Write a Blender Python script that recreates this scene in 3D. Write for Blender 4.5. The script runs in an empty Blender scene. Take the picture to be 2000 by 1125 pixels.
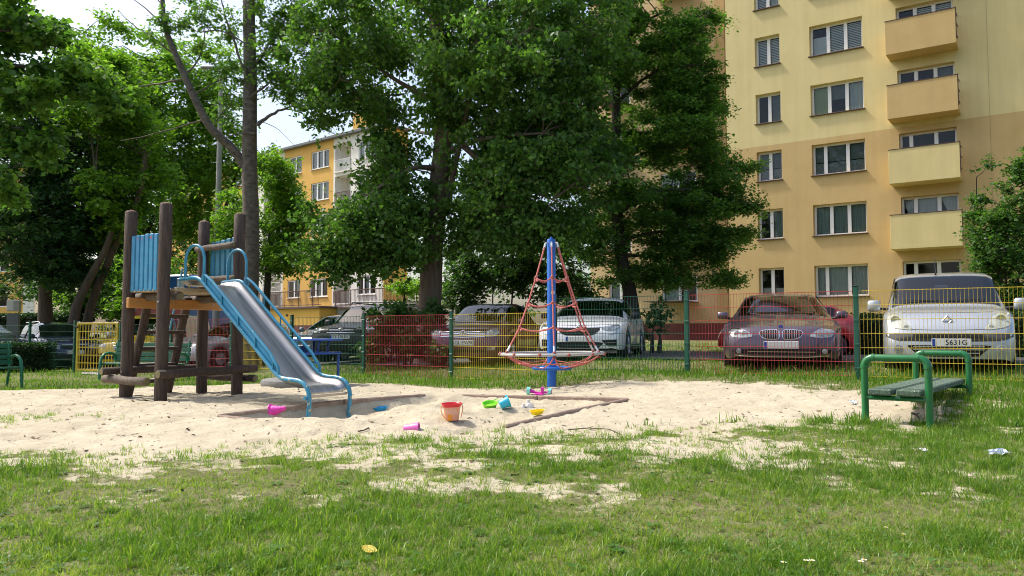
import bpy, bmesh, math, random
import numpy as np
from mathutils import Vector, Matrix, Euler
from mathutils.bvhtree import BVHTree

random.seed(7)
RNG = np.random.default_rng(7)
R = math.radians
SC = bpy.context.scene
COL = SC.collection

# ------------------------------------------------------------------ camera
F = 1540.0                      # focal length in photo pixels (2000 wide)
PITCH = math.atan(87.5 / F)
CAM_Z = 1.0
cam_d = bpy.data.cameras.new('camera')
cam_d.sensor_width = 36.0
cam_d.lens = 36.0 * F / 2000.0
cam_d.clip_start = 0.05
cam_d.clip_end = 3000.0
cam = bpy.data.objects.new('camera', cam_d)
cam.location = (0, 0, CAM_Z)
cam.rotation_euler = (R(90) + PITCH, 0, 0)
COL.objects.link(cam)
SC.camera = cam

# ------------------------------------------------------------------ daylight
SUN_EL = R(54)
SUN_DIR = Vector((-0.93 * math.cos(SUN_EL), 0.36 * math.cos(SUN_EL), math.sin(SUN_EL))).normalized()   # towards the sun
world = bpy.data.worlds.new('World')
SC.world = world
world.use_nodes = True
wn = world.node_tree.nodes
wl = world.node_tree.links
for n in list(wn):
    wn.remove(n)
sky = wn.new('ShaderNodeTexSky')
sky.sky_type = 'NISHITA'
sky.sun_disc = False
sky.sun_elevation = SUN_EL
sky.sun_rotation = math.atan2(SUN_DIR.x, SUN_DIR.y)
sky.air_density = 1.0
sky.dust_density = 4.0
sky.ozone_density = 0.3
bg = wn.new('ShaderNodeBackground')
bg.inputs['Strength'].default_value = 0.15
wo = wn.new('ShaderNodeOutputWorld')
wl.new(sky.outputs['Color'], bg.inputs['Color'])
wl.new(bg.outputs['Background'], wo.inputs['Surface'])
sun_d = bpy.data.lights.new('sun', 'SUN')
sun_d.energy = 2.5
sun_d.angle = R(4.0)
sun_d.color = (1.0, 0.96, 0.89)
sun = bpy.data.objects.new('sun', sun_d)
sun.rotation_euler = (-SUN_DIR).to_track_quat('-Z', 'Y').to_euler()
sun.location = (-20, 5, 30)
COL.objects.link(sun)
SC.view_settings.view_transform = 'Standard'
SC.view_settings.look = 'None'
SC.view_settings.gamma = 1.0
SC.view_settings.use_curve_mapping = False
SC.view_settings.exposure = 0.76
SC.cycles.max_bounces = 8
SC.cycles.transparent_max_bounces = 24
SC.cycles.use_adaptive_sampling = True
SC.cycles.use_denoising = True
SC.cycles.filter_width = 1.0
SC.cycles.caustics_reflective = False
SC.cycles.caustics_refractive = False


# ------------------------------------------------------------------ layout helpers
def P(px, py, d):
    """point at depth d (metres along +Y) seen at photo pixel px, py"""
    x = (px - 1000.0) / F
    y = (562.5 - py) / F
    c, s = math.cos(PITCH), math.sin(PITCH)
    w = Vector((x, c - y * s, s + y * c))
    w *= d / w.y
    return Vector((w.x, w.y, w.z + CAM_Z))


def ss(a, b, x):
    t = np.clip((x - a) / (b - a), 0, 1)
    return t * t * (3 - 2 * t)


_LAT = np.random.default_rng(11).random((256, 256))


def vnoise(x, y):
    x = np.asarray(x, float); y = np.asarray(y, float)
    xi = np.floor(x).astype(int); yi = np.floor(y).astype(int)
    fx = x - xi; fy = y - yi
    fx = fx * fx * (3 - 2 * fx); fy = fy * fy * (3 - 2 * fy)
    a = _LAT[xi % 256, yi % 256]; b = _LAT[(xi + 1) % 256, yi % 256]
    c = _LAT[xi % 256, (yi + 1) % 256]; d = _LAT[(xi + 1) % 256, (yi + 1) % 256]
    return (a * (1 - fx) + b * fx) * (1 - fy) + (c * (1 - fx) + d * fx) * fy - 0.5


def fbm(x, y, o=4):
    r = 0; a = 1.0
    for k in range(o):
        r = r + a * vnoise(x * 2 ** k + 17.3 * k, y * 2 ** k + 5.1 * k)
        a *= 0.5
    return r


def poly_sd(poly, x, y):
    """signed distance to polygon, positive inside"""
    x = np.asarray(x, float); y = np.asarray(y, float)
    d = np.full(x.shape, 1e9); ins = np.zeros(x.shape, bool)
    n = len(poly)
    for i in range(n):
        x0, y0 = poly[i]; x1, y1 = poly[(i + 1) % n]
        ex, ey = x1 - x0, y1 - y0
        t = np.clip(((x - x0) * ex + (y - y0) * ey) / (ex * ex + ey * ey), 0, 1)
        d = np.minimum(d, np.hypot(x - x0 - t * ex, y - y0 - t * ey))
        if abs(ey) > 1e-9:
            c = ((y0 > y) != (y1 > y)) & (x < ex * (y - y0) / ey + x0)
            ins ^= c
    return np.where(ins, d, -d)


SAND = [(-12, 5.0), (-7, 5.3), (-3.64, 5.6), (-2.66, 5.85), (-2.03, 6.2), (-1.34, 6.8), (-.45, 7.0), (.45, 7.0), (1.39, 7.1),
        (2.43, 7.45), (3.6, 7.75), (4.6, 7.8), (5.0, 8.5), (4.7, 9.4), (4.26, 10.0), (3.6, 10.9), (2.26, 11.5),
        (0, 11.75), (-1.4, 12.6), (-2.7, 13.6), (-4.7, 13.9), (-5.9, 12.3), (-7.8, 12.0), (-12, 12.2)]
PIT = [(-3.06, 8.27), (-1.05, 11.0), (1.43, 9.78), (-.45, 7.1)]          # left, back, right, front corner


def gz_smooth(x, y):
    x = np.asarray(x, float); y = np.asarray(y, float)
    q = (x - 4.9) * .51 + (y - 11.24) * .86
    z = .10 * ss(4.0, 7.0, y) + .05 * ss(7, 10, y)
    z = z - .23 * ss(11.5, 15.5, y) * ss(-3.5, -8, x)
    z = z - .06 * ss(12.5, 15, y) * ss(2, -3, x)
    z = z + .19 * ss(-3.4, -.1, q) * ss(-.6, 1.8, x)
    z = z + .13 * ss(.3, 1.5, q) * ss(-9, -6, x)
    z = z + .15 * ss(8, 20, q) * ss(-6, 2, x)
    z = z + .9 * ss(26.5, 31, y) * ss(-10, -14, x)
    z = z +   .04 * np.exp(-((x - 4.75) ** 2 / .5 + (y - 8.75) ** 2 / .5))       # mound under the bench
    z = z - .05 * np.exp(-((x - 4.3) ** 2 / .2 + (y - 8.1) ** 2 / .2))
    return z


_fr = np.random.default_rng(5)
FOOT = np.stack([_fr.uniform(-6.5, 4.8, 190), _fr.uniform(5.8, 12.0, 190), _fr.uniform(0, 3.14, 190), _fr.uniform(.010, .024, 190)], -1)


def footprints(x, y):
    """trodden dimples with a low rim"""
    r_ = np.zeros(x.shape)
    for fx, fy, fa, fd in FOOT:
        c_, s_ = math.cos(fa), math.sin(fa)
        dx_, dy_ = x - fx, y - fy
        if x.size > 1000:
            m_ = (np.abs(dx_) < .35) & (np.abs(dy_) < .35)
            if not m_.any():
                continue
        elif np.all(np.abs(dx_) > .35) or np.all(np.abs(dy_) > .35):
            continue
        q_ = ((dx_ * c_ + dy_ * s_) / .13) ** 2 + ((-dx_ * s_ + dy_ * c_) / .055) ** 2
        r_ = r_ - fd * (1 - .75 * q_) * np.exp(-q_ * .8)
    return r_


def gz(x, y):
    x = np.asarray(x, float); y = np.asarray(y, float)
    z = gz_smooth(x, y)
    near = ss(40, 14, y) * ss(25, 12, np.abs(x))
    z = z + near * .035 * fbm(x * .9, y * .9, 3)
    sd = poly_sd(SAND, x, y)
    sm = ss(-.2, .5, sd)
    z = z + sm * (.018 * fbm(x * 4.2, y * 4.2, 3) + .024 * fbm(x * 11, y * 11, 3)) + (1 - sm) * near * .02 * fbm(x * 5, y * 5, 2)
    z = z + sm * footprints(x, y)
    pd = poly_sd(PIT, x, y)
    pin = ss(.0, .16, pd)
    dl = -((x + 3.06) * .806 - (y - 8.27) * .592)                # distance from the left-back plank, inward negative
    z = z - pin * (.10 + .085 * ss(.9, .05, np.abs(dl)) * ss(-1.2, -2.2, x)) + pin * .09 * ss(.3, 1.1, pd) \
        + pin * .075 * fbm(x * 2.3 + 4, y * 2.3, 3) + pin * .03 * fbm(x * 6, y * 6, 2)
    # hollow in front of the slide's foot, sand heaped over the front plank
    z = z - .06 * np.exp(-((x + 1.75) ** 2 + (y - 8.9) ** 2) / .12)
    fr = np.exp(-((x + 1.75) ** 2 / 1.3 + (y - 7.6) ** 2 / .12))
    z = z + .07 * fr
    return z


def g(x, y):
    return float(gz(np.array([x]), np.array([y]))[0])


def ray_ground(px, py):
    """point where the view ray through a photo pixel meets the ground"""
    d = 3.0
    for _ in range(900):
        p = P(px, py, d)
        if p.z <= g(p.x, p.y):
            return Vector((p.x, p.y, g(p.x, p.y)))
        d += .02 + d * .002
    return p


# ------------------------------------------------------------------ mesh helpers
class MB:
    def __init__(s):
        s.v = []; s.f = []; s.m = []

    def add(s, vs, fs, mi=0, M=None):
        o = len(s.v)
        if M is not None:
            vs = [M @ Vector(p) for p in vs]
        s.v.extend([tuple(p) for p in vs])
        s.f.extend([tuple(i + o for i in f) for f in fs])
        s.m.extend([mi] * len(fs))
        return s

    def box(s, c, size, M=None, bev=0.0, mi=0):
        hx, hy, hz = size[0] / 2, size[1] / 2, size[2] / 2
        T = Matrix.Translation(c)
        T = T @ M if M is not None else T
        if bev <= 0:
            vs = [(x * hx, y * hy, z * hz) for x in (-1, 1) for y in (-1, 1) for z in (-1, 1)]
            fs = [(0, 1, 3, 2), (4, 6, 7, 5), (0, 4, 5, 1), (2, 3, 7, 6), (0, 2, 6, 4), (1, 5, 7, 3)]
            return s.add(vs, fs, mi, T)
        b = min(bev, hx * .9, hy * .9, hz * .9)
        vs = []; ix = {}
        for x in (-1, 1):
            for y in (-1, 1):
                for z in (-1, 1):
                    ix[(x, y, z, 0)] = len(vs); vs.append((x * hx, y * (hy - b), z * (hz - b)))
                    ix[(x, y, z, 1)] = len(vs); vs.append((x * (hx - b), y * hy, z * (hz - b)))
                    ix[(x, y, z, 2)] = len(vs); vs.append((x * (hx - b), y * (hy - b), z * hz))
        fs = []
        cyc = [(-1, -1), (1, -1), (1, 1), (-1, 1)]
        for q in (-1, 1):
            fs.append([ix[(q, a, c2, 0)] for a, c2 in cyc])
            fs.append([ix[(a, q, c2, 1)] for a, c2 in cyc])
            fs.append([ix[(a, c2, q, 2)] for a, c2 in cyc])
        for a in (-1, 1):
            for c2 in (-1, 1):
                fs.append([ix[(a, c2, -1, 0)], ix[(a, c2, 1, 0)], ix[(a, c2, 1, 1)], ix[(a, c2, -1, 1)]])
                fs.append([ix[(a, -1, c2, 0)], ix[(a, 1, c2, 0)], ix[(a, 1, c2, 2)], ix[(a, -1, c2, 2)]])
                fs.append([ix[(-1, a, c2, 1)], ix[(1, a, c2, 1)], ix[(1, a, c2, 2)], ix[(-1, a, c2, 2)]])
                for z in (-1, 1):
                    fs.append([ix[(a, c2, z, 0)], ix[(a, c2, z, 1)], ix[(a, c2, z, 2)]])
        return s.add(vs, fs, mi, T)

    def tube(s, pts, r, seg=8, cap=True, closed=False, mi=0, flat=1.0):
        pts = [Vector(p) for p in pts]
        n = len(pts)
        rs = r if isinstance(r, (list, tuple, np.ndarray)) else [r] * n
        vs = []
        prev = None
        for i in range(n):
            if closed:
                t = pts[(i + 1) % n] - pts[i - 1]
            else:
                t = pts[min(i + 1, n - 1)] - pts[max(i - 1, 0)]
            if t.length < 1e-9:
                t = Vector((0, 0, 1))
            t.normalize()
            if prev is None:
                u = t.orthogonal().normalized()
                if abs(t.z) < .95:
                    u = Vector((0, 0, 1)).cross(t).normalized()
            else:
                u = prev - t * prev.dot(t)
                u = u.normalized() if u.length > 1e-6 else t.orthogonal().normalized()
            prev = u
            w = t.cross(u)
            for k in range(seg):
                a = 2 * math.pi * k / seg
                vs.append(pts[i] + (u * math.cos(a) + w * math.sin(a) * flat) * rs[i])
        fs = []
        m = n if closed else n - 1
        for i in range(m):
            j = (i + 1) % n
            for k in range(seg):
                k2 = (k + 1) % seg
                fs.append((i * seg + k, i * seg + k2, j * seg + k2, j * seg + k))
        if cap and not closed:
            fs.append(tuple(range(seg - 1, -1, -1)))
            fs.append(tuple((n - 1) * seg + k for k in range(seg)))
        return s.add(vs, fs, mi)

    def lathe(s, prof, seg=20, M=None, mi=0, sq=1.0):
        """profile of (r, z) turned round z; sq<1 squares the section off"""
        vs = []; fs = []
        n = len(prof)
        for r, z in prof:
            for k in range(seg):
                a = 2 * math.pi * k / seg
                c, q = math.cos(a), math.sin(a)
                if sq != 1.0:
                    c = math.copysign(abs(c) ** sq, c); q = math.copysign(abs(q) ** sq, q)
                vs.append((r * c, r * q, z))
        for i in range(n - 1):
            for k in range(seg):
                k2 = (k + 1) % seg
                fs.append((i * seg + k, i * seg + k2, (i + 1) * seg + k2, (i + 1) * seg + k))
        if prof[0][0] > 1e-6:
            fs.append(tuple(range(seg - 1, -1, -1)))
        if prof[-1][0] > 1e-6:
            fs.append(tuple((n - 1) * seg + k for k in range(seg)))
        return s.add(vs, fs, mi, M)

    def grid(s, A, mi=0, M=None, flip=False):
        A = np.asarray(A, float)
        n, m = A.shape[:2]
        fs = []
        for i in range(n - 1):
            for j in range(m - 1):
                f = (i * m + j, i * m + j + 1, (i + 1) * m + j + 1, (i + 1) * m + j)
                fs.append(f[::-1] if flip else f)
        return s.add([tuple(p) for p in A.reshape(-1, 3)], fs, mi, M)

    def prism(s, poly, z0, z1, M=None, mi=0):
        n = len(poly)
        vs = [(x, y, z0) for x, y in poly] + [(x, y, z1) for x, y in poly]
        fs = [tuple(range(n - 1, -1, -1)), tuple(range(n, 2 * n))]
        for i in range(n):
            j = (i + 1) % n
            fs.append((i, j, n + j, n + i))
        return s.add(vs, fs, mi, M)

    def mesh(s, name, mats, smooth=35, fix=True):
        me = bpy.data.meshes.new(name)
        me.from_pydata(s.v, [], s.f)
        if not isinstance(mats, (list, tuple)):
            mats = [mats]
        for m in mats:
            me.materials.append(m)
        if len(mats) > 1:
            me.polygons.foreach_set('material_index', s.m)
        if fix:
            bm = bmesh.new(); bm.from_mesh(me)
            bmesh.ops.remove_doubles(bm, verts=bm.verts, dist=1e-5)
            bmesh.ops.recalc_face_normals(bm, faces=bm.faces)
            bm.to_mesh(me); bm.free()
        if smooth:
            me.polygons.foreach_set('use_smooth', [True] * len(me.polygons))
            me.set_sharp_from_angle(angle=R(smooth))
        me.update()
        return me

    def build(s, name, mats, parent=None, smooth=35, fix=True, **kw):
        return link(name, s.mesh(name, mats, smooth, fix), parent, **kw)


def link(name, me, parent=None, loc=None, rot=None, **kw):
    o = bpy.data.objects.new(name, me)
    COL.objects.link(o)
    if parent is not None:
        o.parent = parent
    if loc is not None:
        o.location = loc
    if rot is not None:
        o.rotation_euler = rot
    for k, v in kw.items():
        if v is not None:
            o[k] = v
    return o


def thing(name, label, cat, loc=(0, 0, 0), rz=0.0, group=None, rot=None):
    o = bpy.data.objects.new(name, None)
    COL.objects.link(o)
    o.empty_display_size = .2
    o.location = loc
    o.rotation_euler = rot if rot is not None else (0, 0, rz)
    o['label'] = label
    o['category'] = cat
    if group:
        o['group'] = group
    return o


def copy_tree(o, parent=None):
    c = o.copy()
    COL.objects.link(c)
    c.parent = parent
    for ch in o.children:
        copy_tree(ch, c)
    return c


def text_mesh(txt, size, mat, name='lettering', extrude=.002, align='CENTER', xs=1.0):
    cu = bpy.data.curves.new(name, 'FONT')
    cu.body = txt
    cu.size = size
    cu.extrude = extrude
    cu.align_x = align
    cu.align_y = 'CENTER'
    cu.resolution_u = 2
    ob = bpy.data.objects.new('tmp_text', cu)
    COL.objects.link(ob)
    dg = bpy.context.evaluated_depsgraph_get()
    me = bpy.data.meshes.new_from_object(ob.evaluated_get(dg))
    bpy.data.objects.remove(ob)
    bpy.data.curves.remove(cu)
    if xs != 1.0:
        me.transform(Matrix.Diagonal((xs, 1, 1, 1)))
    me.name = name
    me.materials.clear()
    me.materials.append(mat)
    return me


def rotz(a):
    return Matrix.Rotation(a, 4, 'Z')


def align(d, up=Vector((0, 0, 1))):
    """matrix turning local X onto d with local Z near up"""
    x = Vector(d).normalized()
    y = up.cross(x)
    y = y.normalized() if y.length > 1e-6 else Vector((0, 1, 0))
    z = x.cross(y)
    return Matrix((x, y, z)).transposed().to_4x4()


# ------------------------------------------------------------------ materials
def new_mat(name):
    m = bpy.data.materials.new(name)
    m.use_nodes = True
    nt = m.node_tree
    for n in list(nt.nodes):
        nt.nodes.remove(n)
    out = nt.nodes.new('ShaderNodeOutputMaterial')
    return m, nt, out


def pm(name, c1, c2=None, scale=8.0, rough=.6, metal=0.0, bump=0.0, bscale=None, coat=0.0, stretch=None, spec=.5, spots=None,
       spot_scale=20, spot_amt=.6, rvar=0.0, coords='Object', alpha=None):
    m, nt, out = new_mat(name)
    N, Lk = nt.nodes, nt.links
    b = N.new('ShaderNodeBsdfPrincipled')
    Lk.new(b.outputs[0], out.inputs['Surface'])
    b.inputs['Roughness'].default_value = rough
    b.inputs['Metallic'].default_value = metal
    b.inputs['Specular IOR Level'].default_value = spec
    b.inputs['Coat Weight'].default_value = coat
    b.inputs['Coat Roughness'].default_value = .06
    b.inputs['Base Color'].default_value = (*c1, 1)
    if c2 is not None or bump or spots or rvar:
        tc = N.new('ShaderNodeTexCoord')
        mp = N.new('ShaderNodeMapping')
        Lk.new(tc.outputs[coords], mp.inputs['Vector'])
        if stretch:
            mp.inputs['Scale'].default_value = stretch
        nz = N.new('ShaderNodeTexNoise')
        nz.inputs['Scale'].default_value = scale
        nz.inputs['Detail'].default_value = 6
        nz.inputs['Roughness'].default_value = .6
        Lk.new(mp.outputs[0], nz.inputs['Vector'])
        colr = None
        if c2 is not None:
            rp = N.new('ShaderNodeValToRGB')
            rp.color_ramp.elements[0].position = .3
            rp.color_ramp.elements[1].position = .7
            rp.color_ramp.elements[0].color = (*c1, 1)
            rp.color_ramp.elements[1].color = (*c2, 1)
            Lk.new(nz.outputs['Fac'], rp.inputs['Fac'])
            colr = rp.outputs['Color']
            Lk.new(colr, b.inputs['Base Color'])
        if spots is not None:
            n2 = N.new('ShaderNodeTexNoise')
            n2.inputs['Scale'].default_value = spot_scale
            n2.inputs['Detail'].default_value = 3
            Lk.new(mp.outputs[0], n2.inputs['Vector'])
            r2 = N.new('ShaderNodeValToRGB')
            r2.color_ramp.elements[0].position = spot_amt
            r2.color_ramp.elements[1].position = spot_amt + .04
            Lk.new(n2.outputs['Fac'], r2.inputs['Fac'])
            mx = N.new('ShaderNodeMix')
            mx.data_type = 'RGBA'
            Lk.new(r2.outputs['Color'], mx.inputs['Factor'])
            if colr is not None:
                Lk.new(colr, mx.inputs['A'])
            else:
                mx.inputs['A'].default_value = (*c1, 1)
            mx.inputs['B'].default_value = (*spots, 1)
            Lk.new(mx.outputs['Result'], b.inputs['Base Color'])
        if rvar:
            mr = N.new('ShaderNodeMapRange')
            mr.inputs['To Min'].default_value = max(0, rough - rvar)
            mr.inputs['To Max'].default_value = min(1, rough + rvar)
            Lk.new(nz.outputs['Fac'], mr.inputs['Value'])
            Lk.new(mr.outputs[0], b.inputs['Roughness'])
        if bump:
            n3 = N.new('ShaderNodeTexNoise')
            n3.inputs['Scale'].default_value = bscale or scale * 3
            n3.inputs['Detail'].default_value = 5
            Lk.new(mp.outputs[0], n3.inputs['Vector'])
            bp = N.new('ShaderNodeBump')
            bp.inputs['Strength'].default_value = bump
            bp.inputs['Distance'].default_value = .02
            Lk.new(n3.outputs['Fac'], bp.inputs['Height'])
            Lk.new(bp.outputs[0], b.inputs['Normal'])
    return m


def leaf_mat(name, dark, mid, light, transl=.4, rough=.45, tcol=1.5):
    """leaf colour varies leaf by leaf through the 'var' attribute"""
    m, nt, out = new_mat(name)
    N, Lk = nt.nodes, nt.links
    at = N.new('ShaderNodeAttribute')
    at.attribute_name = 'var'
    rp = N.new('ShaderNodeValToRGB')
    e = rp.color_ramp.elements
    e[0].position = 0; e[0].color = (*dark, 1)
    e[1].position = 1; e[1].color = (*light, 1)
    k = e.new(.5); k.color = (*mid, 1)
    Lk.new(at.outputs['Fac'], rp.inputs['Fac'])
    b = N.new('ShaderNodeBsdfPrincipled')
    b.inputs['Roughness'].default_value = rough
    b.inputs['Specular IOR Level'].default_value = .35
    Lk.new(rp.outputs['Color'], b.inputs['Base Color'])
    t = N.new('ShaderNodeBsdfTranslucent')
    hs = N.new('ShaderNodeMix'); hs.data_type = 'RGBA'; hs.blend_type = 'MULTIPLY'
    hs.inputs['Factor'].default_value = 1
    Lk.new(rp.outputs['Color'], hs.inputs['A'])
    hs.inputs['B'].default_value = (tcol * 1.05, tcol * 1.15, tcol * .45, 1)
    Lk.new(hs.outputs['Result'], t.inputs['Color'])
    mx = N.new('ShaderNodeMixShader')
    mx.inputs[0].default_value = transl
    Lk.new(b.outputs[0], mx.inputs[1]); Lk.new(t.outputs[0], mx.inputs[2])
    Lk.new(mx.outputs[0], out.inputs['Surface'])
    return m


def glass_mat(name, tint=(.9, .95, .95), refl=.12, ior=1.5, rough=.02):
    """thin sheet of glass: see-through, with a mirror share that grows at grazing angles"""
    m, nt, out = new_mat(name)
    N, Lk = nt.nodes, nt.links
    tr = N.new('ShaderNodeBsdfTransparent'); tr.inputs[0].default_value = (*tint, 1)
    gl = N.new('ShaderNodeBsdfGlossy'); gl.inputs['Roughness'].default_value = rough
    gl.inputs[0].default_value = (1, 1, 1, 1)
    lw = N.new('ShaderNodeFresnel'); lw.inputs['IOR'].default_value = ior
    mr = N.new('ShaderNodeMapRange')
    mr.inputs['From Min'].default_value = 0; mr.inputs['From Max'].default_value = 1
    mr.inputs['To Min'].default_value = refl; mr.inputs['To Max'].default_value = 1
    Lk.new(lw.outputs[0], mr.inputs['Value'])
    mx = N.new('ShaderNodeMixShader')
    Lk.new(mr.outputs[0], mx.inputs[0]); Lk.new(tr.outputs[0], mx.inputs[1]); Lk.new(gl.outputs[0], mx.inputs[2])
    Lk.new(mx.outputs[0], out.inputs['Surface'])
    return m


M = {}
M['wood_post'] = pm('stained_post_wood', (.032, .02, .014), (.11, .07, .05), 7, .68, bump=.8, bscale=20, stretch=(6, 6, .5))
M['wood_log'] = pm('weathered_log_wood', (.085, .062, .045), (.18, .14, .105), 6, .8, bump=.5, bscale=30, stretch=(3, 3, 3))
M['log_end'] = pm('log_end_grain', (.16, .14, .06), (.24, .2, .1), 22, .85, bump=.3)
M['wood_orange'] = pm('fresh_larch_beam', (.46, .20, .045), (.56, .27, .075), 4, .5, bump=.2, bscale=30, stretch=(1, 8, 8))
M['wood_pale'] = pm('worn_plank', (.36, .27, .17), (.52, .42, .29), 12, .8, bump=.35)
M['wood_step'] = pm('worn_step', (.42, .38, .32), (.6, .55, .48), 14, .75, bump=.35)
M['wood_frame'] = pm('old_sandpit_board', (.23, .16, .12), (.36, .27, .21), 9, .85, bump=.5, bscale=40)
M['blue_slat'] = pm('blue_painted_slat', (.016, .185, .36), (.03, .26, .46), 5, .5, bump=.15, spots=(.22, .25, .26), spot_scale=38, spot_amt=.66)
M['blue_slat2'] = pm('blue_painted_slat_faded', (.035, .21, .33), (.05, .27, .40), 6, .5, bump=.12, spots=(.35, .35, .32), spot_scale=30, spot_amt=.68)
M['red_mark'] = pm('red_crayon', (.55, .07, .12), rough=.7)
M['blue_tube'] = pm('blue_slide_paint', (.03, .215, .35), (.05, .28, .43), 5, .3, spots=(.5, .52, .5), spot_scale=46, spot_amt=.69, coat=.3)
M['blue_tube_worn'] = pm('blue_slide_paint_worn', (.035, .22, .36), (.05, .28, .42), 5, .35, spots=(.62, .47, .2), spot_scale=22, spot_amt=.60)
M['steel'] = pm('polished_steel', (.27, .27, .265), (.50, .50, .49), 3.0, .38, metal=1.0, rvar=.1, stretch=(.3, 5, .3))
M['lip_wood'] = pm('worn_lip', (.5, .4, .28), (.6, .5, .38), 10, .6)
M['bolt'] = pm('galvanised_bolt', (.42, .42, .42), rough=.4, metal=.9)
M['blue_pole'] = pm('blue_pole_paint', (.006, .115, .46), (.008, .13, .52), 3, .34, coat=.2, spots=(.05, .16, .5), spot_scale=20, spot_amt=.68)
M['rope'] = pm('pink_red_rope', (.45, .10, .085), (.62, .20, .17), 60, .75, bump=.4, bscale=120)
M['rope_knob'] = pm('rope_connector', (.34, .075, .06), (.42, .11, .09), 20, .5)
M['rope_sleeve'] = pm('aluminium_sleeve', (.72, .72, .72), rough=.35, metal=.5)
M['ring_grey'] = pm('grey_ring_coating', (.38, .37, .35), (.47, .46, .44), 9, .5)
M['sticker'] = pm('sticker', (.7, .7, .66), (.55, .55, .52), 40, .5)
M['bench_green'] = pm('green_pipe_paint', (.008, .125, .035), (.014, .165, .048), 5, .3, coat=.35, spots=(.02, .09, .03), spot_scale=30, spot_amt=.66)
M['bench_plank'] = pm('flaking_green_plank', (.05, .10, .065), (.10, .145, .10), 10, .75, bump=.5, bscale=40, spots=(.36, .36, .33), spot_scale=24, spot_amt=.62, stretch=(1, 4, 1))
M['bench_old'] = pm('green_bench_wood', (.01, .10, .045), (.018, .14, .06), 8, .5, bump=.2)
M['bench_oldm'] = pm('green_bench_metal', (.008, .16, .07), (.012, .2, .09), 5, .35, coat=.2)
M['f_green'] = pm('green_fence_paint', (.008, .085, .05), (.011, .105, .062), 4, .4)
M['f_red'] = pm('red_fence_paint', (.40, .040, .042), (.46, .055, .055), 4, .42)
M['f_yellow'] = pm('yellow_fence_paint', (.62, .44, .032), (.70, .52, .05), 4, .42)
M['rubber'] = pm('grey_rubber', (.17, .17, .165), (.26, .26, .25), 14, .85, bump=.3)
M['seat_blue'] = pm('blue_roundabout_paint', (.02, .085, .36), (.03, .11, .42), 6, .4, spots=(.3, .26, .36), spot_scale=26, spot_amt=.66)
M['concrete'] = pm('concrete', (.30, .29, .27), (.42, .41, .385), 6, .9, bump=.4, bscale=40)
M['asphalt'] = pm('asphalt', (.045, .045, .047), (.075, .074, .072), 3, .9, bump=.4, bscale=60)
M['dark'] = pm('dark_interior', (.012, .012, .013), rough=.9)
M['black_plastic'] = pm('black_plastic', (.018, .018, .019), rough=.55)
M['tyre'] = pm('tyre_rubber', (.022, .022, .022), (.035, .034, .033), 12, .8)
M['rim'] = pm('alloy_rim', (.5, .5, .52), rough=.3, metal=.8)
M['chrome'] = pm('chrome', (.75, .75, .77), rough=.12, metal=1.0)
M['plate'] = pm('number_plate', (.78, .78, .76), rough=.4)
M['plate_blue'] = pm('plate_band', (.01, .06, .4), rough=.4)
M['ink'] = pm('plate_ink', (.01, .01, .011), rough=.5)
M['lamp_glass'] = pm('headlamp_lens', (.20, .22, .23), (.42, .45, .46), 14, .12, metal=.35, coat=.8)
M['lamp_yellowed'] = pm('yellowed_headlamp', (.36, .38, .31), (.54, .55, .46), 7, .15, metal=.2, coat=.8)
M['lamp_inner'] = pm('lamp_bowl', (.62, .64, .66), rough=.2, metal=.7)
M['orange_lamp'] = pm('amber_lamp', (.6, .2, .03), rough=.25, coat=.5)
M['car_glass'] = glass_mat('car_glass', (.50, .55, .56), refl=.03)
M['car_glass_dark'] = glass_mat('car_glass_dark', (.35, .41, .40), refl=.015)
M['win_glass'] = glass_mat('window_glass', (.82, .86, .85), refl=.0, ior=1.45)
M['seat_fabric'] = pm('car_seats', (.03, .03, .034), rough=.9)


def streaked(m, amt=.16):
    nt = m.node_tree; N, Lk = nt.nodes, nt.links
    b = [n for n in N if n.type == 'BSDF_PRINCIPLED'][0]
    src = b.inputs['Base Color'].links[0].from_socket
    tc = N.new('ShaderNodeTexCoord'); mp = N.new('ShaderNodeMapping'); mp.inputs['Scale'].default_value = (2.6, 2.6, .16)
    Lk.new(tc.outputs['Object'], mp.inputs['Vector'])
    nz = N.new('ShaderNodeTexNoise'); nz.inputs['Scale'].default_value = 1.3; nz.inputs['Detail'].default_value = 7
    Lk.new(mp.outputs[0], nz.inputs['Vector'])
    mr = N.new('ShaderNodeMapRange'); mr.inputs['From Min'].default_value = .35; mr.inputs['From Max'].default_value = .68
    mr.inputs['To Min'].default_value = 1.0; mr.inputs['To Max'].default_value = 1 - amt
    Lk.new(nz.outputs['Fac'], mr.inputs['Value'])
    mx = N.new('ShaderNodeMix'); mx.data_type = 'RGBA'; mx.blend_type = 'MULTIPLY'; mx.inputs['Factor'].default_value = 1
    Lk.new(src, mx.inputs['A']); Lk.new(mr.outputs[0], mx.inputs['B'])
    Lk.new(mx.outputs['Result'], b.inputs['Base Color'])
    return m


def paint(name, c, metal=.5, rough=.32, coat=.9):
    c2 = tuple(min(1, v * 1.1 + .004) for v in c)
    return pm(name, c, c2, 2.5, rough, metal=metal, coat=coat, spec=.5 if coat > .5 else .25)


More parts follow.
